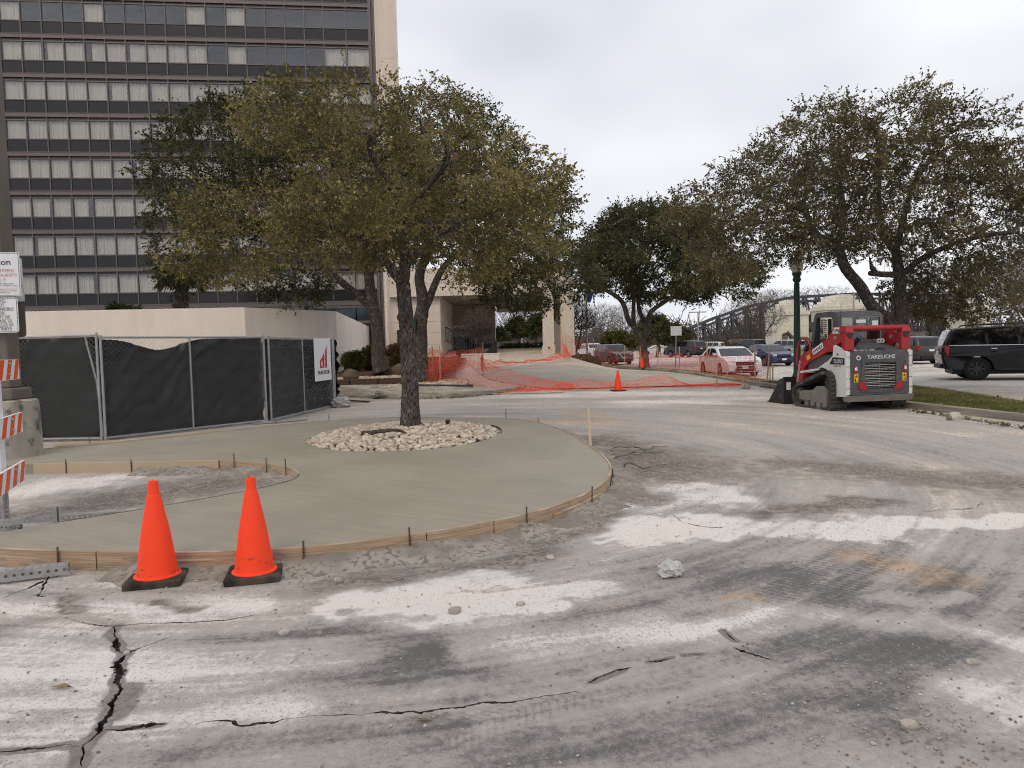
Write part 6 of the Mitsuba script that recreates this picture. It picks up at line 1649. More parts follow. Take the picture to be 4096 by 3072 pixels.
def car(kind, color, loc, heading, label, cat_, group=None, s=1.0, glass="car_glass", alloy="alloy", parts=2, spokes=5, extra=None):
    S = SHAPES_[kind]
    up = np.array(S["up"]); W = S["W"]; belt = S["belt"]; r = S["wr"]
    top = up[:, 1].max()
    pts = list(map(tuple, up))
    zb = up[0, 1]
    bottom = []
    for cx in sorted(S["wb"], reverse=True):
        bottom.append((cx + r + .07, zb - .08))
        bottom += [(cx + (r + .07) * math.cos(a), max(zb - .08, r + (r + .05) * math.sin(a))) for a in np.linspace(0.05, np.pi - .05, 10)]
        bottom.append((cx - r - .07, zb - .08))
    ring = np.array(pts + [(up[-1, 0] - .05, zb - .06)] + bottom + [(up[0, 0] + .05, zb - .06)])
    cen = ring.mean(0)
    n = len(ring)

    def yscale(x, z):
        t = np.clip((z - belt) / (top - belt), 0, 1)
        e = np.clip((np.abs(x) - abs(up[0, 0]) * .72) / (abs(up[0, 0]) * .28), 0, 1)
        return (1 - .19 * t ** 1.1) * (1 - .13 * e ** 2.2)
    layers = []
    for f, ins in ((-1, .07), (-.985, .03), (-.93, 0), (.93, 0), (.985, .03), (1, .07)):
        q = ring.copy()
        q[:, 0] -= ins * np.sign(q[:, 0]) * np.clip(np.abs(q[:, 0]) / 2, 0, 1); q[:, 1] -= np.where(q[:, 1] > belt + .05, ins * .8, 0)
        layers.append(np.column_stack([q[:, 0], f * W * yscale(q[:, 0], q[:, 1]), q[:, 1]]))
    v = np.vstack(layers)
    f = []
    for k in range(len(layers) - 1):
        for i in range(n):
            j = (i + 1) % n
            f.append([k * n + i, k * n + j, (k + 1) * n + j, (k + 1) * n + i])
    body = tm(v, f)
    from shapely import Polygon as Pg
    tv, tf = trimesh.creation.triangulate_polygon(Pg(ring), engine="earcut")
    caps = []
    for ly in (layers[0], layers[-1]):
        # triangulate in the ring's own vertices
        idx = cKDTree(ring).query(tv)[1]
        caps.append(tm(ly[idx], tf))
    body = cat([body] + caps); body.fix_normals()
    M = M4(loc, heading, s)
    k = thing(kind if kind in ("sedan",) else {"suv": "sport_utility_car", "big_suv": "sport_utility_car", "pickup": "pickup_truck"}[kind], label, cat_, group)
    A = lambda name, m, mt, **kw: part(k, name, m, mt, to_world=M, **kw)
    A("body", body, color, smooth=28)
    A("underbody", box(up[0, 0] + .3, up[-1, 0] - .3, -W * .8, W * .8, r * .55, zb + .2), "print_black")

    def pane(p, q, fr, name, t0=.06, t1=.94):
        """glass between two outline points, right across the car"""
        a, b = up[p], up[q]
        a2, b2 = a + (b - a) * t0, a + (b - a) * t1
        d = (b - a) / np.linalg.norm(b - a); nn = np.array([-d[1], d[0]])
        if nn @ (a - cen) < 0: nn = -nn
        out = []
        vv, ff = [], []
        for t in np.linspace(0, 1, 2):
            c = a2 + (b2 - a2) * t + nn * .006
            yw = W * yscale(c[0], c[1]) * .90
            for y, bul in ((-1, 0), (-.5, .008), (0, .012), (.5, .008), (1, 0)):
                vv.append((c[0] + nn[0] * bul, yw * y, c[1] + nn[1] * bul))
        ff = [[i, i + 1, i + 6, i + 5] for i in range(4)]
        A(name, tm(vv, ff), glass if name != "windscreen" else "car_glass", smooth=True)
    pane(*S["ws"], .9, "windscreen"); pane(*S["rw"], .9, "rear_window")
    for poly in S["side"]:
        for sy in (-1, 1):
            tv2, tf2 = trimesh.creation.triangulate_polygon(Polygon(poly).buffer(-.01), engine="earcut")
            vv = np.column_stack([tv2[:, 0], sy * (W * yscale(tv2[:, 0], tv2[:, 1]) + .005), tv2[:, 1]])
            A("side_window", tm(vv, tf2), glass)
    ty, ri, di = wheel(r, .23, alloy, spokes)
    for cx in S["wb"]:
        for sy in (-1, 1):
            Mw = M @ trimesh.transformations.translation_matrix([cx, sy * (W - .12), r]) @ (np.diag([1, sy, 1, 1]) if sy < 0 else np.eye(4))
            Mw = M @ trimesh.transformations.translation_matrix([cx, sy * (W - .12), r]) @ trimesh.transformations.rotation_matrix(0 if sy > 0 else np.pi, [0, 0, 1])
            wk = part(k, "wheel", di, "print_black", to_world=Mw)
            part(wk, "tyre", ty, "tyre", to_world=Mw, smooth=40)
            part(wk, "rim", ri, alloy, to_world=Mw)
    xf, xr = up[-2, 0], up[1, 0]
    zl = up[-3, 1] - .06
    for sy in (-1, 1):
        A("headlamp", hull([(xf - .02 - .0, sy * W * .55, zl - .06), (xf - .03, sy * W * .55, zl + .05), (xf - .12, sy * W * .87, zl - .03), (xf - .28, sy * W * .90, zl + .08), (xf - .30, sy * W * .80, zl + .06), (xf - .05, sy * W * .6, zl + .07)]), "head_lamp")
        z2 = (up[2, 1] + up[1, 1]) / 2
        hgt = .10 if kind == "sedan" else .22
        A("tail_lamp", hull([(xr - .01 + .03, sy * W * .62, z2 - hgt), (xr - .01 + .03, sy * W * .62, z2 + hgt), (xr + .20, sy * W * .925, z2 - hgt * .8), (xr + .26, sy * W * .935, z2 + hgt), (xr + .02, sy * W * .85, z2 + hgt)]), "tail_red")
        A("mirror", hull([(S["side"][-1][-2][0] - .12, sy * (W + .0), belt + .06), (S["side"][-1][-2][0] - .10, sy * (W + .2), belt + .08), (S["side"][-1][-2][0] - .12, sy * (W + .2), belt + .22), (S["side"][-1][-2][0] + .03, sy * (W + .15), belt + .1), (S["side"][-1][-2][0] + .03, sy * (W + .15), belt + .2), (S["side"][-1][-2][0] - .1, sy * (W + .02), belt + .2)]), color)
        for poly in S["side"][-2:]:
            x = min(q[0] for q in poly) + .12
            A("door_handle", box(x, x + .18, (W - .01 if sy > 0 else -W - .025), (W + .025 if sy > 0 else -W + .01), belt - .14, belt - .11), "chrome" if kind == "big_suv" else color)
    A("grille", box(xf - .06, xf + .012, -W * .5, W * .5, zl - .17, zl + .0), "print_black")
    A("lower_grille", box(xf - .1, xf + .005, -W * .55, W * .55, zb - .02, zb + .12), "print_black")
    A("number_plate", box(xf, xf + .02, -.16, .16, zl - .33, zl - .2), "sign_white")
    A("number_plate", box(xr - .02, xr + .02, -.16, .16, up[1, 1] + .05, up[1, 1] + .18), "sign_white")
    A("rear_bumper", box(xr - .03, xr + .1, -W * .72, W * .72, zb - .04, zb + .1), "print_black")
    if extra: extra(A, S, W, M, k)
    return k


def big_extra(A, S, W, M, k):
    for sy in (-1, 1):
        A("roof_rail", tube([(-1.9, sy * .76, 1.93), (-1.8, sy * .76, 2.0), (-.2, sy * .76, 2.03), (-.05, sy * .76, 1.97)], .028, 6), "print_black")
        A("belt_trim", bar((-2.45, sy * (W * .985 + .012), 1.275), (1.02, sy * (W * .995 + .012), 1.255), .012, .028), "chrome")
        A("running_board", bevel_box(-1.05, .98, (W - .05 if sy > 0 else -W - .07), (W + .07 if sy > 0 else -W + .05), .36, .43, .015), "print_black")


def vgrille(A, S, W, M, k):
    xf = S["up"][-2][0]
    A("grille_chrome", cat([bar((xf + .03, sy * .17, .66), (xf + .0, sy * .42, .93), .03, .07) for sy in (-1, 1)] + [bar((xf + .03, -.19, .66), (xf + .03, .19, .66), .03, .05), bar((xf - .02, -.6, .47), (xf - .02, .6, .47), .03, .04)]), "chrome")


def bowtie(A, S, W, M, k):
    xf = S["up"][-2][0]
    A("split_grille", cat([box(xf - .05, xf + .02, -.42, .42, .44, .52)]), "print_black")


R_ = math.radians
car("big_suv", "car_gloss_black", (19.4, 26.9, 0), R_(-23), "black full size sport utility car with black wheels driving at the right edge", "car", s=1.05, glass="tint_glass", alloy="black_alloy", spokes=8, extra=big_extra)
car("sedan", "car_white", (11.0, 36.0, 0), R_(-88), "white sedan parked nose first behind the orange netting, left of the blue one", "car", "parked cars", extra=bowtie)
car("sedan", "car_navy", (17.6, 48.8, 0), R_(-84), "dark blue sedan parked behind the white one, nose towards the lot", "car", "parked cars")
car("suv", "car_charcoal", (8.75, 61, float(rise(8.75, 61))), R_(-76), "dark sport utility car with a chrome V grille behind the netting", "car", "parked cars", extra=vgrille)
car("pickup", "car_white", (9.7, 86, 0), R_(-72), "white pickup truck parked behind the chrome grilled car", "truck", "parked cars")
car("big_suv", "car_charcoal", (20.6, 84, 0), R_(118), "dark grey old sport utility car seen from behind, beside the grey sign", "car", "parked cars")
car("suv", "car_offwhite", (28.8, 104, 0), R_(140), "pale silver sport utility car right of the dark one, far back", "car", "parked cars")
car("pickup", "car_charcoal", (27.2, 80, 0), R_(118), "dark pickup truck seen over the blue sedan's roof", "truck", "parked cars")
car("suv", "car_silver", (31.6, 82, 0), R_(116), "silver crossover seen from behind, left of the green lamp post", "car", "parked cars")
car("suv", "car_black", (34.6, 78, 0), R_(112), "dark car half hidden between the lamp post and the loader", "car", "parked cars")
car("sedan", "car_white", (35.6, 61, 0), R_(125), "white sedan seen from behind just right of the loader", "car", "parked cars")
car("suv", "car_charcoal", (25.6, 46, 0), R_(95), "dark car mostly hidden behind the loader's right side", "car", "parked cars")
car("sedan", "car_white", (21, 103, 0), R_(172), "white sedan far off, right of the middle oak's trunk", "car", "parked cars")
car("suv", "car_silver", (1.5, 97, float(rise(1.5, 97))), R_(-82), "silver car beyond the canopy, left one of two", "car", "cars beyond the canopy")
car("suv", "car_offwhite", (3.35, 95, float(rise(3.3, 95))), R_(-86), "pale car beyond the canopy by its left column, right one of two", "car", "cars beyond the canopy")

# ---------------------------------------------------------------- parking lot, grass island, markings
mat("lot_paving", proc(lambda p, n, uv: mix((0.29, 0.268, 0.246), (0.40, 0.372, 0.343), smoothstep(0.25, 0.75, fbm(p.x * 0.35, p.y * 0.8, 3, octaves=5))) * (0.88 + 0.24 * noise(p.x * 25, p.y * 25, 1))), rough=0.9, spec=0.15)
lotP = Polygon([(11.2, 6), (11.5, 13.6), (11.9, 16.4), (12.75, 20.5), (12.9, 22.8), (12.2, 25.5), (10.3, 28.5), (9.75, 33), (9.8, 39), (9.5, 43), (8.6, 47.5), (7.2, 52), (5.5, 58), (6.5, 66), (8, 128), (140, 128), (140, 6)])
one("parking_lot", tm(*(lambda t: (np.column_stack([t[0], np.full(len(t[0]), .004)]), t[1]))(trimesh.creation.triangulate_polygon(lotP, engine="earcut"))), "lot_paving", "weathered parking lot with white bay lines", kind="structure")
mat("line_paint", proc(lambda p, n, uv: mix((0.30, 0.28, 0.26), (0.66, 0.65, 0.63), smoothstep(0.3, 0.5, fbm(p.x * 9, p.y * 9, 2, octaves=3)))), rough=0.8)


def paint_line(a, b, w=.11):
    a, b = np.array([*a, .008]), np.array([*b, .008]); d = (b - a) / np.linalg.norm(b - a); s = np.array([-d[1], d[0], 0]) * w / 2
    return tm([a - s, b - s, b + s, a + s], [[0, 1, 2, 3]])


for i, (a, b, w, l) in enumerate([((12.4, 20.6), (14.5, 22.6), .11, "left arm of the T shaped bay line before the black car"), ((14.1, 22.9), (15.7, 21.4), .11, "right arm of the T shaped bay line before the black car"), ((17.7, 29.9), (17.95, 28.5), .12, "short bay line left of the black car's rear wheel"),
                               ((13.2, 36.5), (16.7, 41.0), .14, "bay line right of the blue sedan, behind the lamp post"), ((19.5, 27.6), (26, 27.3), .11, "bay line under the black car"), ((13.0, 46), (14.5, 36), .12, "bay line beside the white sedan"), ((22, 47.5), (23, 40), .12, "bay line right of the blue sedan")]):
    one("bay_line", paint_line(a, b, w), "line_paint", "white painted " + l, kind="structure")
one("far_kerb", cat([box(24, 90, 52.0, 52.3, 0, .15), box(30, 120, 70.0, 70.3, 0, .16)]), "kerb_concrete", "low kerbs along the far side of the lot", kind="structure")
one("far_walk", box(30, 120, 70.31, 74, 0, .155), "drive_concrete", "pale far pavement", kind="structure")


def grass_color(p, n, uv):
    a = fbm(p.x * 1.3, p.y * 1.3, 2, octaves=4)
    g = noise(p.x * 50, p.y * 50, 5)
    return mix(mix((0.075, 0.095, 0.028), (0.175, 0.165, 0.065), smoothstep(0.3, 0.7, a)), (0.30, 0.25, 0.13), 0.6 * smoothstep(0.72, 0.9, g))


mat("grass", proc(grass_color), rough=0.8, spec=0.15)
isl = np.vstack([np.array(spline(np.array(KERB), 60)[:, :2]) + [.16, 0]])
isl = isl[isl[:, 1] < 27.5]
islP = Polygon(list(map(tuple, isl)) + [(10.6, 28.0), (12.1, 25.4), (12.8, 22.8), (12.65, 20.5), (11.85, 16.4), (11.45, 13.6), (11.2, 9)]).buffer(0)
base = extrude(islP, .13, 0.0)
one("grass_verge", base, "grass", "grass verge between the kerb and the parking lot", kind="structure")
rr = np.random.default_rng(31)
q = np.column_stack([rr.uniform(9.3, 13, 90000), rr.uniform(12, 27, 90000)])
q = q[shapely.contains_xy(islP, q[:, 0], q[:, 1])][:42000]
d = np.hypot(q[:, 0] - 11.5, q[:, 1] - 21)
q = q[(d > .5)]
n_ = len(q)
hgt = rr.uniform(.03, .085, n_); an = rr.uniform(0, 6.28, n_)
bs_ = np.column_stack([q, np.full(n_, .125)])
w_ = np.column_stack([np.cos(an), np.sin(an), np.zeros(n_)]) * .008
tp = bs_ + np.column_stack([rr.normal(0, .03, n_), rr.normal(0, .03, n_), hgt])
one("grass_blades", tm(np.stack([bs_ - w_, bs_ + w_, tp], 1).reshape(-1, 3), np.arange(3 * n_).reshape(-1, 3)), "grass", "short olive green grass on the verge at the right", "grass", kind="stuff")


def strip_color(p, n, uv):
    a = fbm(p.x * 3, p.y * 3, 2, octaves=4)
    return mix((0.075, 0.062, 0.03), (0.22, 0.165, 0.10), smoothstep(0.3, 0.7, a))


mat("dry_grass", proc(strip_color), rough=0.95, spec=0.1)
ks = spline(np.array(KERB), 90)[:, :2]; ks = ks[ks[:, 1] > 26.5]
tn = np.gradient(ks, axis=0); tn /= np.linalg.norm(tn, axis=1, keepdims=True); nr = np.stack([tn[:, 1], -tn[:, 0]], -1)
rows = [np.column_stack([ks + nr * o, rise(ks[:, 0], ks[:, 1]) + z]) for o, z in ((.16, .12), (.5, .15), (1.2, .12), (1.9, .0))]
vv = np.stack(rows, 1).reshape(-1, 3); m_ = len(ks)
one("dirt_verge", tm(vv, [[i * 4 + k, i * 4 + k + 1, i * 4 + k + 5, i * 4 + k + 4] for i in range(m_ - 1) for k in range(3)]), "dry_grass", "dry brown verge behind the kerb and netting", kind="structure")
bk2 = [box(3.4, 6.2, 46, 52, .3, .31)]
one("lawn", tm([(30, 74, .16), (120, 74, .16), (120, 82, .55), (30, 82, .55), (30, 140, .7), (120, 140, .7)], [[0, 1, 2, 3], [3, 2, 5, 4]]), "grass", "far green lawn under the bronze steers", kind="structure")
one("raised_bed", place(rock(77, 1.0, .5, 3), (5.1, 49.6, .5), 0.5, 1.2), "mulch", "mulched mound by the canopy columns", kind="structure")
lit = []
for i in range(900):
    s = rr.random()
    if s < .45: x, y, z = 9.28 + rr.normal(-.12, .06), rr.uniform(12.5, 26), .01
    elif s < .7: x, y, z = 9.9 + rr.uniform(0, 2), rr.uniform(13, 27), .17
    else: x, y, z = rr.uniform(-7, 1), 0, .02; y = np.interp(x, [-7, -6, -3.8, -1.9, -.6, .4, 1], [26.9, 26.2, 24.45, 24.45, 25.7, 27.7, 28]) - abs(rr.normal(0, .15))
    lit.append((x, y, z))
lit = np.array(lit)
one("leaf_litter", leaves(lit, 2600, .07, .02, rr, 0), "leaf_brownish", "dry fallen oak leaves along the kerbs", "leaves", kind="stuff")

# ---------------------------------------------------------------- slop and crumbs round the new slab
def slop_color(p, n, uv):
    a = fbm(p.x * 5, p.y * 5, 3, octaves=4); b = fbm(p.x * 30, p.y * 30, 3, octaves=2)
    c = mix((0.20, 0.176, 0.15), (0.315, 0.288, 0.25), smoothstep(0.3, 0.7, a))
    return mix(c, (0.10, 0.085, 0.072), 0.75 * smoothstep(0.50, 0.74, 0.4 * a + 0.6 * b))


mat("slop", proc(slop_color), rough=0.75, spec=0.25, bump=proc(lambda p, n, uv: fbm(p.x * 40, p.y * 40, 1, octaves=3), eps=.004), bscale=.02)


def berm(line, o0, o1, h, seed, ns=220, nt=9):
    ls = LineString(line)
    P = np.array([ls.interpolate(t, normalized=True).coords[0] for t in np.linspace(0, 1, ns)])
    t = np.gradient(P, axis=0); t /= np.linalg.norm(t, axis=1, keepdims=True)
    nn = np.stack([t[:, 1], -t[:, 0]], -1)
    out = []
    for k, s in enumerate(np.linspace(0, 1, nt)):
        edge = o0 + (o1 - o0) * s * (0.55 + 0.9 * meshkit.fbm(np.column_stack([P * 1.8, np.full(ns, seed)]), 3))[:, None]
        q = P + nn * edge
        z = h * (1 - s) ** 1.3 * (0.15 + 1.6 * np.clip(meshkit.fbm(np.column_stack([q * 3.5, np.full(ns, seed + 2)]), 4) - .25, 0, 1)) + .012 * (meshkit.fbm(np.column_stack([q * 14, np.full(ns, seed + 5)]), 2)) * (s < .99) + .004 - .035 * s ** 1.5 + .045 * s * (meshkit.fbm(np.column_stack([q * 6, np.full(ns, seed + 9)]), 3) - .5)
        out.append(np.column_stack([q, z]))
    v = np.stack(out, 1).reshape(-1, 3)
    i, j = np.meshgrid(np.arange(ns - 1), np.arange(nt - 1), indexing="ij")
    f = np.stack([i * nt + j, i * nt + j + 1, (i + 1) * nt + j + 1, (i + 1) * nt + j], -1).reshape(-1, 4)
    m = tm(v, f)
    if m.face_normals[:, 2].mean() < 0: m.invert()
    return m


one("concrete_slop", berm(cutline(front, 1.15, 12.6), .04, .50, .11, 3, 420, 10), "slop", "spilt wet concrete and soil along the slab's front and right edge", kind="structure", smooth=True)
one("bay_slop", berm(cutline(bayl, 1.6, 5.6), .012, .55, .10, 8), "slop", "wet concrete slop inside the end of the bay", kind="structure", smooth=True)
one("bay_slop", berm(cutline(bayl, 5.5, 8.6), .012, .3, .04, 12), "slop", "crumbs of concrete along the front of the bay", kind="structure", smooth=True)

mat("pebble", proc(lambda p, n, uv: mix((0.17, 0.15, 0.125), (0.48, 0.44, 0.385), cell_rand(p.x * 6, p.y * 6, 3)) * (.8 + .4 * fbm(p.x * 60, p.y * 60, p.z * 60, octaves=2))), rough=0.9, spec=0.15)
for x, y, s, l in [(-1.32, 5.17, .036, "pale lump of broken concrete right of the right near cone"), (-0.41, 4.5, .034, "flat stone on the white dust patch at the picture's centre"), (.02, 4.6, .026, "smaller stone just right of the flat one on the white patch"),
                   (-1.42, 4.22, .028, "whitish stone below and right of the cones, left of a smaller one"), (-1.2, 4.2, .018, "small stone close right of the whitish one below the cones"), (-2.25, 3.99, .017, "pebble lying on the fork of the big crack"), (-.72, 3.86, .017, "stone alone on the grey dust below the white patch"),
                   (2.35, 3.6, .024, "rounded pale stone on the dark patch at lower right"), (2.4, 2.92, .028, "largest dark stone at the lower right corner"), (1.7, 3.02, .028, "biggest stone in the little heap of gravel, bottom right"), (.27, 5.6, .032, "dark clod by the slab's front edge at the centre"), (.95, 5.3, .022, "small stone left of the crumpled plastic bag"),
                   (8.95, 14.35, .15, "pale rounded rock at the kerb right of the loader"), (8.35, 25.4, .16, "pale rock left of the loader's bucket")]:
    one("loose_stone", place(rock(int(abs(x * 91 + y * 57)), s * 1.25, .65, 1 if s < .06 else 2), (x, y, s * .3), rr.uniform(0, 6)), "pebble", l, "stone", smooth=True)
gp_ = []
for i in range(4200):
    u = rr.random()
    if u < .33:
        t = rr.random(); k = int(t * (len(front) - 1) * .72); x, y = front[k] + rr.normal(0, .16, 2) + [.12, -.28]
    elif u < .40: x, y = rr.normal(1.75, .34), rr.normal(3.02, .3)
    elif u < .7: x, y = rr.normal(1.8, .5), rr.normal(10.5, 1.8)
    else: x, y = rr.uniform(-3.5, 5), rr.uniform(2.8, 9)
    gp_.append((x, y))
gp_ = np.array([g for g in gp_ if not slab_poly.contains(Point(*g)) and not Point(*g).within(Polygon(outer))])
gm = []
for x, y in gp_:
    m = STONES[int(rr.integers(0, 4)) * 2 + 1][0].copy(); m.apply_transform(stone_M(x, y, .004, rr.uniform(.05, .19), rr)); gm.append(m)
one("gravel", cat(gm), "pebble", "scattered grit and small gravel on the lot", "gravel", kind="stuff", smooth=True)
tw_ = []
for k, (x, y) in enumerate([(1.55, 11.2), (1.75, 10.7), (1.45, 10.3), (1.95, 11.4), (1.5, 9.6)]):
    p = [(x, y, .03)]
    for j in range(6): p.append((p[-1][0] + rr.uniform(.05, .12), p[-1][1] + rr.normal(0, .12), .03 + rr.uniform(0, .04)))
    one("root", tube(spline(p, 20), np.linspace(.009, .003, 20), 5), "bark", "dark broken root in the soil right of the slab, " + ["beside the leaning stake", "farthest right of them", "middle one", "farthest back of them", "nearest the camera"][k], "root", "broken roots by the slab", smooth=True)
mat("clear_plastic", (0.40, 0.405, 0.40), rough=0.25, spec=0.7)


def crumple(seed, r, flat):
    m = trimesh.creation.icosphere(3)
    v = np.array(m.vertices); rg = np.random.default_rng(seed)
    v *= (.55 + .9 * np.abs(meshkit.fbm(v * 2.3 + rg.uniform(0, 50, 3), 3) - .5) * 2 + .35)[:, None] * r
    v[:, 2] *= flat; m.vertices = v; return m


one("plastic_bag", place(crumple(3, .085, .62), (1.13, 5.13, .045)), "clear_plastic", "crumpled clear plastic bag lying on the dark asphalt", "bag")
one("plastic_bag", place(crumple(5, .24, .7), (-5.25, 21.6, .15)), "clear_plastic", "crumpled clear plastic bag at the fence's right end", "bag")
one("plastic_bag", place(crumple(6, .30, .45), (-4.75, 25.2, .13), .5), "pebble", "dusty sack lying against the left kerb", "bag")
one("loose_board", bar((-6.0, 24.2, .06), (-4.7, 23.2, .04), .12, .04), "old_timber", "weathered grey board lying beyond the fence's right end", "board")
one("dead_leaf", tm([(-2.42, 3.58, .01), (-2.36, 3.555, .022), (-2.30, 3.575, .008), (-2.36, 3.605, .02)], [[0, 1, 2], [0, 2, 3]]), "leaf_brownish", "curled dead leaf on the white dust at lower left", "leaf")
one("dead_leaf", tm([(-.48, 3.165, .004), (-.44, 3.155, .012), (-.40, 3.165, .004), (-.44, 3.18, .010)], [[0, 1, 2], [0, 2, 3]]), "leaf_brownish", "small reddish dead leaf below the long crack", "leaf")

# ---------------------------------------------------------------- lamp post, signs, flags
mat("green_iron", (0.012, 0.045, 0.034), rough=0.45, spec=0.5)
mat("globe_glass", (0.62, 0.58, 0.48), rough=0.2, spec=0.6)
lpx, lpy = 9.78, 24.3
st = thing("street_lamp", "green fluted lamp post with an acorn globe beside the loader", "street lamp")
fl = [((.105 - .03 * h) * (1 + .05 * (k % 2)), h) for h in (0, 1) for k in (0,)]
part(st, "post", place(cat([lathe([(0, 0), (.24, 0), (.24, .12), (.20, .18), (.17, .45), (.13, .55), (.115, .6), (.08, 3.62), (.075, 3.68), (0, 3.68)], 20)] + [tube([(.112 * math.cos(a), .112 * math.sin(a), .6), (.078 * math.cos(a), .078 * math.sin(a), 3.62)], .012, 4) for a in np.arange(12) * math.pi / 6]), (lpx, lpy, 0)), "green_iron", smooth=30)
part(st, "capital", place(lathe([(0, 3.66), (.10, 3.66), (.14, 3.75), (.11, 3.84), (.15, 3.93), (.17, 3.98), (0, 3.98)], 20), (lpx, lpy, 0)), "green_iron", smooth=40)
part(st, "globe", place(lathe([(.12, 3.97), (.20, 4.1), (.215, 4.22), (.18, 4.38), (.11, 4.50), (.06, 4.53), (0, 4.53)], 20), (lpx, lpy, 0)), "globe_glass", smooth=True)
part(st, "finial", place(lathe([(0, 4.52), (.07, 4.52), (.04, 4.6), (.015, 4.72), (0, 4.74)], 12), (lpx, lpy, 0)), "green_iron", smooth=True)
sb = thing("road_sign", "grey back of a square sign on a thin post behind the netting", "sign")
part(sb, "plate", bevel_box(8.75, 9.35, 38.9, 38.92, 2.1, 2.62, .01), "decal_grey")
part(sb, "post", bar((8.98, 38.95, 0), (9.07, 38.95, 2.62), .055, .035, up=(0, 1, 0)), "dusty_steel")


def flag(name, x, y, zt, hgt_, col, w, label, base):
    k = thing(name, label, "flag")
    part(k, "pole", tube([(x, y, base), (x, y, zt + .4)], [.09, .06], 12), "galvanized", smooth=True)
    nu, nv = 10, 16
    U, V = np.meshgrid(np.linspace(0, 1, nu), np.linspace(0, 1, nv))
    X = x + (w * U * (1 - .35 * V) + .06 * np.sin(V * 6)) * (-1 if w < 0 else 1) * np.sign(w); Y = y + .09 * np.sin(U * 11 + V * 2); Z_ = zt - V * hgt_ - .35 * hgt_ * U * (1 - V) 
    X = x + w * U * (1 - .4 * V)
    i, j = np.meshgrid(np.arange(nv - 1), np.arange(nu - 1), indexing="ij")
    part(k, "cloth", tm(np.stack([X, Y, Z_], -1).reshape(-1, 3), np.stack([i * nu + j, i * nu + j + 1, (i + 1) * nu + j + 1, (i + 1) * nu + j], -1).reshape(-1, 4)), col, smooth=True)


mat("flag_blue", (0.035, 0.06, 0.30), rough=0.8)
mat("flag_yellow", (0.42, 0.30, 0.06), rough=0.8)
flag("flagpole", 6.1, 57, 6.3, 1.15, "flag_blue", .62, "silver flagpole with a limp blue flag, right of the canopy", .2)
flag("flagpole", 3.25, 54.5, 5.35, 1.7, "flag_yellow", .40, "flagpole with a limp yellow flag seen between the canopy columns", .8)
for i, (x, y, h, arm_, l) in enumerate([(29.0, 110, 6.3, 2.6, "grey twin armed lot light before the bridge truss"), (62.5, 92, 4.2, 2.8, "grey T shaped pole above the black car"), (60.0, 92, 2.8, 2.2, "shorter grey T shaped pole above the black car"), (1.35, 88, 7.0, 1.6, "thin lot light seen through the canopy, left one"), (48.2, 100, 8.0, 0.6, "pale pole between the two gate houses")]):
    k = thing("lot_light", l, "light pole")
    part(k, "pole", tube([(x, y, 0), (x, y, h)], .11, 8), "galvanized")
    part(k, "arm", cat([box(x - arm_ / 2, x + arm_ / 2, y - .08, y + .08, h, h + .14)]), "dusty_steel")
fl_ = thing("floodlight", "dark green floodlight and box fixed to the right back oak's trunk", "light")
part(fl_, "housing", hull([(-4.42, 28.7, 3.35), (-4.05, 28.7, 3.45), (-4.08, 28.7, 2.75), (-4.22, 28.7, 2.62), (-4.30, 28.9, 3.2), (-4.1, 28.9, 3.2), (-4.15, 28.85, 2.8)]), "green_iron")
part(fl_, "box", box(-4.02, -3.80, 28.5, 28.75, 2.5, 2.95), "green_iron")
part(fl_, "bracket", tube([(-4.15, 28.75, 2.7), (-4.0, 28.7, 2.6), (-3.9, 28.7, 2.55)], .03, 6), "green_iron")

# ---------------------------------------------------------------- shrubs, palms
leaf_mat("leaf_shrub", (0.05, 0.06, 0.018), (0.14, 0.135, 0.04), (0.22, 0.17, 0.06), 6.0)
leaf_mat("leaf_rust", (0.10, 0.055, 0.025), (0.22, 0.13, 0.06), (0.16, 0.14, 0.05), 5.0)


def shrub(name, label, lobes, leafm, n, size, seed, cat_="shrub"):
    rr = np.random.default_rng(seed)
    k = thing(name, label, cat_)
    pts = crown_points(lobes, n // 14, rr, .36, 1.6, skin=.25)
    part(k, "foliage", leaves(pts, n, size, .06, rr, -.4), leafm)
    c = np.array(lobes[0][:3]); b = [c[0], c[1], c[2] - lobes[0][5]]
    part(k, "stems", cat([tube([b, (np.array(b) + p) / 2 + rr.normal(0, .05, 3), p], [.03, .02, .008], 4, cap=False) for p in pts[:26]]), "bark")
    return k


shrub("shrub", "round olive green shrub against the cream wall, left of two", [(-7.3, 32.6, 1.18, .55, .5, .48)], "leaf_shrub", 5200, .09, 41)
shrub("shrub", "round olive green shrub touching the left oak's trunk, right of two", [(-6.75, 34.2, 1.32, .62, .6, .6)], "leaf_shrub", 6200, .09, 42)
shrub("shrub", "reddish brown bush seen between the two back trunks", [(-5.45, 34.2, 1.45, .62, .5, .6), (-5.2, 33, 1.1, .5, .4, .4)], "leaf_rust", 7000, .08, 43)
for i in range(7):
    shrub("clipped_shrub", f"small clipped dark shrub on the low planter wall, number {['one','two','three','four','five','six','seven'][i]} from the left", [(-.55 + .6 * i, 56.2, 1.75, .34, .3, .27)], "leaf_green", 700, .1, 50 + i, "shrub")
leaf_mat("palm_leaf", (0.022, 0.035, 0.014), (0.06, 0.075, 0.03), (0.12, 0.11, 0.06), 5.0)


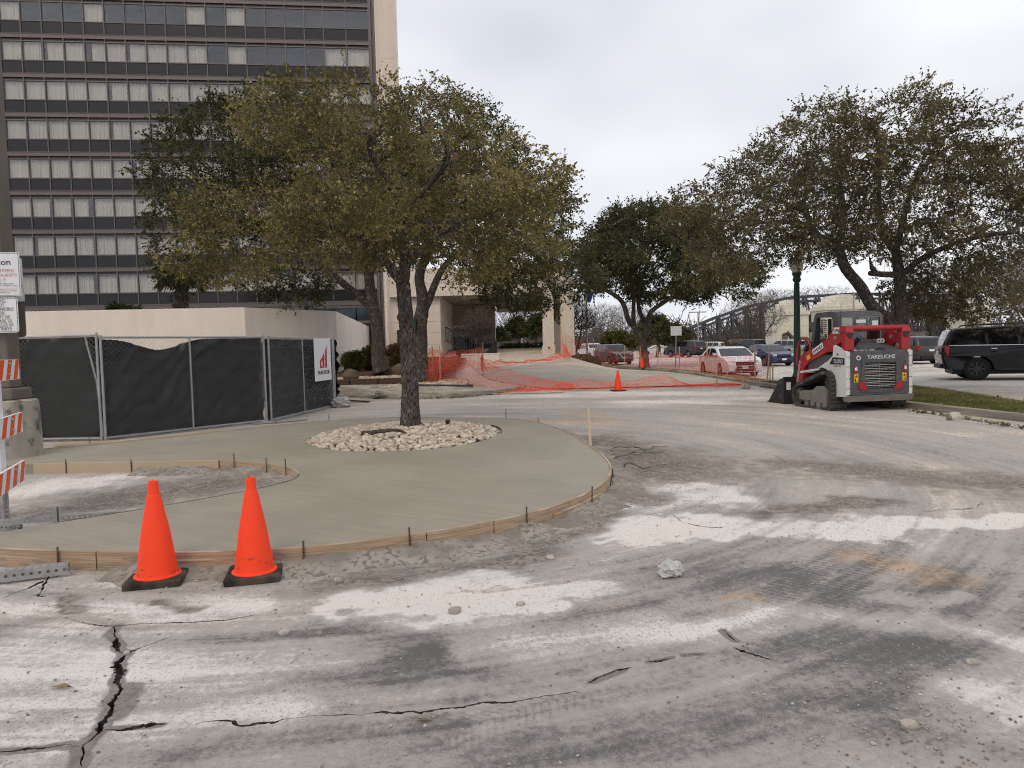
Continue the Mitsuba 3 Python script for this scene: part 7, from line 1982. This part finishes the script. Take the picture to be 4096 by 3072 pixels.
def palm(name, label, x, y, z0, z1, R, nf, seed, trunk_r=.3):
    rr = np.random.default_rng(seed)
    k = thing(name, label, "palm")
    if z1 - z0 > 1:
        tr = trunk_mesh([(x, y, z0), (x + .03, y, (z0 + z1) / 2), (x, y, z1)], [trunk_r, trunk_r, trunk_r * 1.1], 20, .08, flare=0)
        fib = leaves(np.column_stack([x + rr.normal(0, trunk_r * .7, 300), y - abs(rr.normal(0, trunk_r * .6, 300)), rr.uniform(z0, z1, 300)]), 900, .22, .03, rr, 1.5)
        part(k, "trunk", tr, "bark", smooth=True); part(k, "fibres", fib, "leaf_rust", kind="stuff")
    V, F = [], []
    o = np.array([x, y, z1])
    stems = []
    for i in range(nf):
        az = rr.uniform(0, 6.283); el = rr.uniform(-.55, 1.15)
        d = np.array([math.cos(az) * math.cos(el), math.sin(az) * math.cos(el), math.sin(el)])
        c = o + d * R * .5 + [0, 0, .05]
        stems.append(tube([o, c], [.018, .012], 4, cap=False))
        a, b, _ = frame_of(d)
        for t in np.linspace(-1.25, 1.25, 17):
            dd = d * math.cos(t) + a * math.sin(t)
            L = R * (.62 - .12 * abs(t)) * rr.uniform(.85, 1.1)
            mid = c + dd * L * .55 - [0, 0, .04 * R]
            tip = c + dd * L + np.array([0, 0, -.30 * R * (0.6 + rr.random() * .6) * (1 - .4 * max(0, el))])
            s = np.cross(dd, b); s = s / (np.linalg.norm(s) + 1e-9) * .028 * R
            n0 = len(V); V += [c, mid + s, tip, mid - s]; F += [[n0, n0 + 1, n0 + 2], [n0, n0 + 2, n0 + 3]]
    part(k, "fronds", tm(V, F), "palm_leaf"); part(k, "frond_stems", cat(stems), "palm_leaf")


palm("palm_tree", "fan palm with a shaggy trunk behind the cream wall", -19.3, 42, 3.0, 6.5, 1.5, 40, 61, .34)
palm("palm_tree", "low trunkless fan palm peeping over the wall at the left", -20.5, 38, 3.0, 3.75, 1.15, 36, 62)
palm("palm_tree", "small palm tuft just showing above the wall, right of the palm trunk", -15.6, 38, 3.0, 3.45, .75, 16, 63)

# ---------------------------------------------------------------- background trees
def bare_variant(seed, n, lobes, trunk, rmin, k=7):
    rr = np.random.default_rng(seed)
    pts = crown_points(lobes, n, rr, .36, .5, skin=.3)
    S = skeleton(trunk, pts, rr, k=k, tipr=.012, step=.4, bend=1.5)
    P, pred, r, kids, reach, ng = S
    tr = [tube(spline(np.column_stack([gp, gr]), 14)[:, :3], np.interp(np.linspace(0, 1, 14), np.linspace(0, 1, len(gr)), gr), 8) for gp, gr in trunk]
    br = branch_meshes(*S, rmin)
    tips = P[ng:][(kids[ng:] == 0) & reach[ng:]]
    tw2 = prisms(np.repeat(tips, 3, 0), np.repeat(tips, 3, 0) + rr.normal(0, 1, (len(tips) * 3, 3)) * [.3, .3, .2] + [0, 0, .3], rmin * .55)
    return cat(tr), cat([br, tw2]), tips


mat("twig_brown", (0.105, 0.085, 0.072), rough=0.95, spec=0.05)
mat("twig_grey", (0.15, 0.13, 0.118), rough=0.95, spec=0.05)
BV = []
BV.append(bare_variant(71, 1300, [(0, 0, 6.5, 4.2, 4.2, 3.6), (0, 0, 4.2, 3.0, 3.0, 1.6)], [([(0, 0, 0), (.1, 0, 1.2), (.05, 0, 2.6), (.1, .1, 5)], [.28, .22, .18, .1]), ([(.08, 0, 1.8), (.9, .2, 3), (2, .3, 4.8)], [.14, .11, .06]), ([(.06, 0, 2.1), (-.9, -.2, 3.4), (-1.8, -.3, 5.2)], [.14, .11, .06])], .018))
BV.append(bare_variant(72, 1100, [(0, 0, 3.1, 2.1, 2.0, 1.3), (0, 0, 4.0, 1.5, 1.5, .7)], [([(0, 0, 0), (.3, 0, .9), (.7, .1, 2.2)], [.09, .07, .04]), ([(-.05, 0, .05), (-.2, .1, 1), (-.7, .1, 2.4)], [.08, .06, .04]), ([(.0, .1, .05), (.05, .2, 1.2), (.1, .2, 2.6)], [.08, .06, .04])], .011))
BV.append(bare_variant(73, 1500, [(0, 0, 7.5, 6.5, 5, 3.6), (3, 0, 6, 4, 3, 2.5), (-3, 0, 5.5, 4, 3, 2.4)], [([(0, 0, 0), (.1, 0, 1.2), (-.1, 0, 2.5), (-.3, .2, 5)], [.5, .4, .33, .16]), ([(-.05, 0, 1.9), (1.4, .1, 3.2), (3.4, .2, 5)], [.28, .2, .1]), ([(-.05, 0, 2.1), (-1.6, .1, 3.5), (-3.6, .2, 5.4)], [.27, .2, .1]), ([(-.1, 0, 2.5), (.6, .2, 5), (1.0, .3, 7.5)], [.2, .14, .06])], .02))
BVP = [(mikit.ply(a, "bark"), mikit.ply(b, "twig_brown")) for a, b, c in BV]


def bare(v, x, y, s, rz, label, twig="twig_brown", z=None, group="bare trees in the background"):
    k = thing("bare_tree", label, "tree", group)
    M = M4((x, y, float(rise(x, y)) if z is None else z), rz, s)
    part(k, "trunk", BVP[v][0], "bark", to_world=M)
    part(k, "crown", BVP[v][1], twig, to_world=M)


for v, x, y, s, rz, l, tw3 in [(1, 5.0, 55.5, .95, .4, "grey leafless small tree right of the canopy, in front of the flagpole", "twig_grey"), (1, -2.3, 50.2, .72, 1.2, "thin leafless tree before the canopy's back wall", "twig_brown"),
                          (0, 12.2, 95, .72, 2, "leafless tree right of the blue flag", "twig_grey"), (0, 17.0, 108, .78, 1, "leafless tree seen just left of the middle oak's trunk", "twig_grey"), (0, 34.5, 98, .78, 3.1, "dark leafless tree before the bridge truss, left of the gate house", "twig_brown"),
                          (2, 52, 138, 1.05, .6, "tall leafless tree behind the two gate houses, left", "twig_grey"), (2, 62, 140, 1.1, 2.2, "tall leafless tree behind the big oak's trunk", "twig_grey"), (2, 49.5, 84, .88, 4, "leafless tree behind the right bronze steer", "twig_brown"),
                          (2, 50.5, 66, .98, 1.4, "broad leafless tree above the black car", "twig_grey"), (2, 59, 74, 1.1, 5, "broad leafless tree at the right edge above the black car", "twig_brown"), (0, 66, 86, 1.2, 2.5, "leafless tree at the far right edge", "twig_grey"), (2, 43.5, 128, 1.0, .3, "tall leafless tree between the truss and the green lamp", "twig_grey"),
                          (0, 24, 125, .8, 5.1, "leafless tree low behind the dark parked car", "twig_brown"), (2, 76, 118, 1.15, .2, "leafless tree before the far right bridge tower", "twig_brown"), (0, 4.2, 118, .9, 1.1, "leafless tree seen through the canopy, right", "twig_brown"), (0, .2, 122, .9, 2.1, "leafless tree seen through the canopy, left", "twig_brown"),
                          (2, 68.5, 63, .95, 3.7, "leafless tree outside the lot beyond the black car's bonnet", "twig_brown"), (0, 41, 78, .6, 2.2, "low leafless tree at the bronze steer's head", "twig_brown")]:
    bare(v, x, y, s, rz, l, tw3)


def evergreen(label, x, y, z, w, h, trunk_h, n, size, seed, leafm="leaf_green"):
    rr = np.random.default_rng(seed)
    k = thing("evergreen_tree", label, "tree", "evergreen trees in the background")
    lobes = [(x + w * dx, y + w * .5 * dy, z + trunk_h + h * dz, w * a, w * a, h * b) for dx, dy, dz, a, b in ((0, 0, .55, .62, .45), (-.45, .2, .4, .42, .32), (.45, -.2, .42, .42, .32), (.1, .1, .8, .36, .22), (-.2, -.3, .25, .4, .2))]
    pts = crown_points(lobes, n // 22, rr, .40, 1.6 / w, skin=.3)
    S = skeleton([([(x, y, z), (x + .05 * w, y, z + trunk_h * .6), (x, y, z + trunk_h + .25 * h)], [.06 * w, .045 * w, .03 * w])], pts, rr, k=7, tipr=.006 * w / 2, step=.4)
    part(k, "trunk", branch_meshes(*S, .01), "bark")
    part(k, "crown", leaves(pts, n, size, .035 * w + .06, rr), leafm)


evergreen("dark evergreen seen through the canopy opening, beside its back wall", -1.4, 76, .7, 1.7, 2.2, .9, 5200, .28, 81)
evergreen("tall green tree filling the canopy opening, left of two", .75, 80, .6, 1.9, 2.5, 1.9, 7000, .26, 82)
evergreen("tall green tree in the canopy opening behind the left column, right of two", 2.9, 82, .6, 1.8, 2.9, 2.0, 7000, .26, 83)
evergreen("olive green tree behind the chrome grilled car", 12.4, 82, 0, 2.4, 2.0, 1.2, 6500, .28, 84, "leaf_shrub")
evergreen("green oak behind the middle oak's trunk", 17.6, 86, 0, 3.3, 3.4, 1.6, 8500, .30, 85)
evergreen("green oak left of where the bridge truss begins", 21.2, 92, 0, 2.4, 2.9, 1.4, 6500, .30, 86)
evergreen("rust leaved tree behind the left gate house", 49.6, 124, 0, 4.0, 5.0, 2.2, 7500, .42, 87, "leaf_rust")
evergreen("rust leaved tree low behind the bronze steer", 46.8, 92, 0, 3.2, 2.8, .4, 6000, .34, 88, "leaf_rust")

# far woods: a brown mass along the horizon
rr = np.random.default_rng(91)
fw = []
for i in range(130):
    x = rr.uniform(-30, 150); y = rr.uniform(150, 185)
    fw.append((x, y, rr.uniform(.5, .85)))
pw = np.vstack([np.column_stack([rr.normal(x, 3.6 * s, 60), rr.normal(y, 2, 60), np.abs(rr.normal(0, 3.3 * s, 60))]) for x, y, s in fw])
one("far_woods", prisms(np.repeat(pw, 3, 0), np.repeat(pw, 3, 0) + rr.normal(0, 1, (len(pw) * 3, 3)) * [1.3, .5, 1.3] + [0, 0, .8], .085), "twig_brown", "brown leafless woods along the horizon", "woods", kind="stuff")
one("river_bank", hull([(-60, 195, 0), (260, 195, 0), (-60, 196, 2.4), (260, 196, 2.2), (-60, 210, 0), (260, 210, 0)]), "mulch", "low wooded far bank", kind="structure")
shrub("hedge", "brown winter scrub behind the bronze steers", [(44 + 6 * i, 100 + (i % 3), 1.0, 4.2, 1.5, 1.3) for i in range(6)] + [(14 + 5 * i, 118, .9, 3.4, 1.5, 1.2) for i in range(7)], "leaf_rust", 16000, .22, 93, "hedge")

# ---------------------------------------------------------------- bronze cattle and rider, people far off
import manifold3d as m3


def ball(p, r, n=14):
    s = m3.Manifold.sphere(r, n)
    return s.translate([float(x) for x in p])


def body_of(bones, edge=.05, it=6):
    """one continuous skin over bones given as (point, radius, point, radius)"""
    ms = [m3.Manifold.batch_hull([ball(p, r), ball(q, s)]) for p, r, q, s in bones]
    m = m3.Manifold.batch_boolean(ms, m3.OpType.Add).refine_to_length(edge)
    mm = m.to_mesh()
    t = trimesh.Trimesh(np.array(mm.vert_properties)[:, :3], np.array(mm.tri_verts), process=True)
    trimesh.smoothing.filter_taubin(t, lamb=.5, nu=.53, iterations=it)
    return t


mat("bronze", proc(lambda p, n, uv: mix((0.035, 0.030, 0.027), (0.11, 0.092, 0.08), fbm(p.x * 6, p.y * 6, p.z * 6, octaves=3))), rough=0.45, spec=0.5, metal=0.4)


def steer_mesh():
    B = []
    B += [((-.75, 0, 1.18), .34, (0, 0, 1.14), .40), ((0, 0, 1.14), .40, (.62, 0, 1.22), .36), ((.62, 0, 1.30), .28, (1.05, 0, 1.38), .19), ((1.05, 0, 1.38), .18, (1.28, .0, 1.30), .15), ((1.28, 0, 1.28), .14, (1.55, 0, 1.02), .09), ((-.95, 0, 1.3), .2, (-.75, 0, 1.3), .3)]
    for s in (-1, 1):
        B += [((.62, s * .2, 1.0), .17, (.66, s * .2, .55), .09), ((.66, s * .2, .55), .08, (.62, s * .2, .08), .06), ((.62, s * .2, .07), .07, (.69, s * .2, .04), .06)]
        B += [((-.80, s * .2, 1.05), .22, (-.68, s * .2, .68), .12), ((-.68, s * .2, .68), .11, (-.86, s * .2, .48), .075), ((-.86, s * .2, .48), .07, (-.80, s * .2, .08), .055), ((-.80, s * .2, .07), .07, (-.73, s * .2, .04), .06)]
        B += [((1.2, s * .1, 1.42), .06, (1.2, s * .55, 1.46), .05), ((1.2, s * .55, 1.46), .05, (1.3, s * .95, 1.62), .022), ((1.12, s * .15, 1.36), .05, (1.08, s * .3, 1.30), .03)]
    B += [((-1.05, 0, 1.3), .05, (-1.15, 0, .8), .035), ((-1.15, 0, .8), .035, (-1.13, 0, .5), .05)]
    return body_of(B)


SM = mikit.ply(steer_mesh(), "bronze", True)
for x, y, z, s, h, l in [(43.6, 77, .3, 1.28, R_(152), "bronze longhorn steer walking left on the lawn, between loader and black car"), (29.6, 93, .1, 1.2, R_(8), "bronze longhorn steer standing behind the parked cars, left of the gate house")]:
    k = thing("steer_statue", l, "statue")
    part(k, "figure", SM, "bronze", to_world=M4((x, y, z), h, s))


def rider_mesh():
    B = [((-.75, 0, 1.22), .30, (0, 0, 1.18), .33), ((0, 0, 1.18), .33, (.60, 0, 1.25), .30), ((.62, 0, 1.38), .24, (1.02, 0, 1.95), .15), ((1.02, 0, 1.98), .14, (1.42, 0, 1.72), .085), ((1.0, .05, 2.05), .05, (1.0, .06, 2.2), .025), ((1.0, -.05, 2.05), .05, (1.0, -.06, 2.2), .025)]
    for s in (-1, 1):
        B += [((.6, s * .17, 1.05), .14, (.66, s * .17, .62), .08), ((.66, s * .17, .62), .07, (.62, s * .17, .06), .055), ((-.78, s * .18, 1.1), .20, (-.66, s * .18, .72), .11), ((-.66, s * .18, .72), .1, (-.84, s * .18, .5), .07), ((-.84, s * .18, .5), .065, (-.8, s * .18, .06), .055)]
        B += [((.05, s * .2, 1.5), .13, (.25, s * .40, 1.12), .10), ((.25, s * .40, 1.12), .09, (.15, s * .42, .72), .06), ((.15, s * .42, .7), .055, (.30, s * .42, .68), .045), ((0, s * .22, 2.0), .09, (.15, s * .3, 1.72), .065), ((.15, s * .3, 1.72), .06, (.42, s * .14, 1.66), .045)]
    B += [((0, 0, 1.5), .19, (0, 0, 2.0), .2), ((0, 0, 2.05), .08, (0, 0, 2.2), .07), ((.02, 0, 2.27), .11, (.02, 0, 2.33), .11), ((0, 0, 2.40), .2, (.02, 0, 2.405), .2), ((-1.0, 0, 1.3), .08, (-1.1, 0, .6), .06)]
    return body_of(B)


k = thing("rider_statue", "dark bronze rider on a horse behind the green lamp post", "statue")
part(k, "figure", rider_mesh(), "bronze", smooth=True, to_world=M4((36.8, 91, .2), R_(172), 1.25))
k = thing("rider_statue", "small dark bronze rider above the far dark parked car", "statue")
part(k, "figure", rider_mesh(), "bronze", smooth=True, to_world=M4((22.5, 104, .2), R_(20), 1.15))

# two people by the far white car
mat("skin", (0.32, 0.20, 0.145), rough=0.6)
mat("cloth_white", (0.58, 0.58, 0.57), rough=0.9)
mat("cloth_dark", (0.035, 0.035, 0.042), rough=0.9)


def person(x, y, h, label, shirt, rz, walk=.18):
    k = thing("person", label, "person")
    s = h / 1.75
    M = M4((x, y, float(rise(x, y))), rz, s)
    B = [((0, 0, .95), .13, (0, 0, 1.2), .125), ((0, 0, 1.2), .13, (0, 0, 1.40), .12), ((0, -.15, 1.40), .07, (0, .15, 1.40), .07), ((0, 0, 1.45), .055, (0.01, 0, 1.56), .055), ((.01, 0, 1.62), .085, (.015, 0, 1.67), .088), ((.09, 0, 1.63), .02, (.105, 0, 1.61), .016)]
    for sd in (-1, 1):
        f = walk * sd
        B += [((0, sd * .09, .93), .095, (f * .6, sd * .1, .5), .06), ((f * .6, sd * .1, .5), .058, (f, sd * .1, .08), .04), ((f - .03, sd * .1, .04), .04, (f + .15, sd * .1, .035), .032),
              ((0, sd * .19, 1.38), .052, (-f * .5, sd * .24, 1.1), .042), ((-f * .5, sd * .24, 1.1), .04, (-f * .5 + .1, sd * .23, .86), .03), ((-f * .5 + .1, sd * .23, .84), .032, (-f * .5 + .13, sd * .23, .76), .024)]
        for q in range(4): B += [((-f * .5 + .13, sd * (.215 + .012 * q), .78), .009, (-f * .5 + .15 - .004 * abs(q - 1.5), sd * (.215 + .012 * q), .69 + .008 * abs(q - 1.5)), .007)]
        B += [((-f * .5 + .13, sd * .20, .82), .01, (-f * .5 + .17, sd * .19, .76), .008)]
        B += [((.0, sd * .088, 1.63), .02, (-.01, sd * .093, 1.645), .015)]
    bodym = body_of(B, .03, 4)
    part(k, "body", bodym, "skin", smooth=True, to_world=M)
    part(k, "shirt", body_of([((0, 0, .92), .15, (0, 0, 1.2), .145), ((0, 0, 1.2), .15, (0, 0, 1.38), .14), ((0, -.16, 1.40), .078, (0, .16, 1.40), .078)] + [((0, sd * .19, 1.38), .066, (-walk * sd * .3, sd * .23, 1.18), .058) for sd in (-1, 1)], .04, 3), shirt, smooth=True, to_world=M)
    part(k, "trousers", body_of([((0, -.06, .95), .13, (0, .06, .95), .13)] + [b for sd in (-1, 1) for b in (((0, sd * .09, .93), .108, (walk * sd * .6, sd * .1, .5), .075), ((walk * sd * .6, sd * .1, .5), .073, (walk * sd, sd * .1, .12), .058))], .04, 3), "cloth_dark", smooth=True, to_world=M)
    part(k, "hair", body_of([((-.01, 0, 1.66), .092, (-.015, 0, 1.69), .092)], .03, 2), "cloth_dark", smooth=True, to_world=M)


person(21.65, 99.5, 1.72, "person in a white shirt standing far off beside the white car", "cloth_white", R_(-100))
person(20.95, 100.5, 1.66, "person in dark clothing far off, left of the one in white", "cloth_dark", R_(-60), .1)
k = thing("red_banner", "narrow red upright banner by the drive beyond the canopy", "sign")
part(k, "banner", bevel_box(2.18, 2.55, 84, 84.06, float(rise(2.3, 84)) + .3, float(rise(2.3, 84)) + 1.75, .02), "logo_red")
part(k, "post", tube([(2.15, 84.03, float(rise(2.3, 84))), (2.15, 84.03, float(rise(2.3, 84)) + 1.9)], .03, 6), "galvanized")
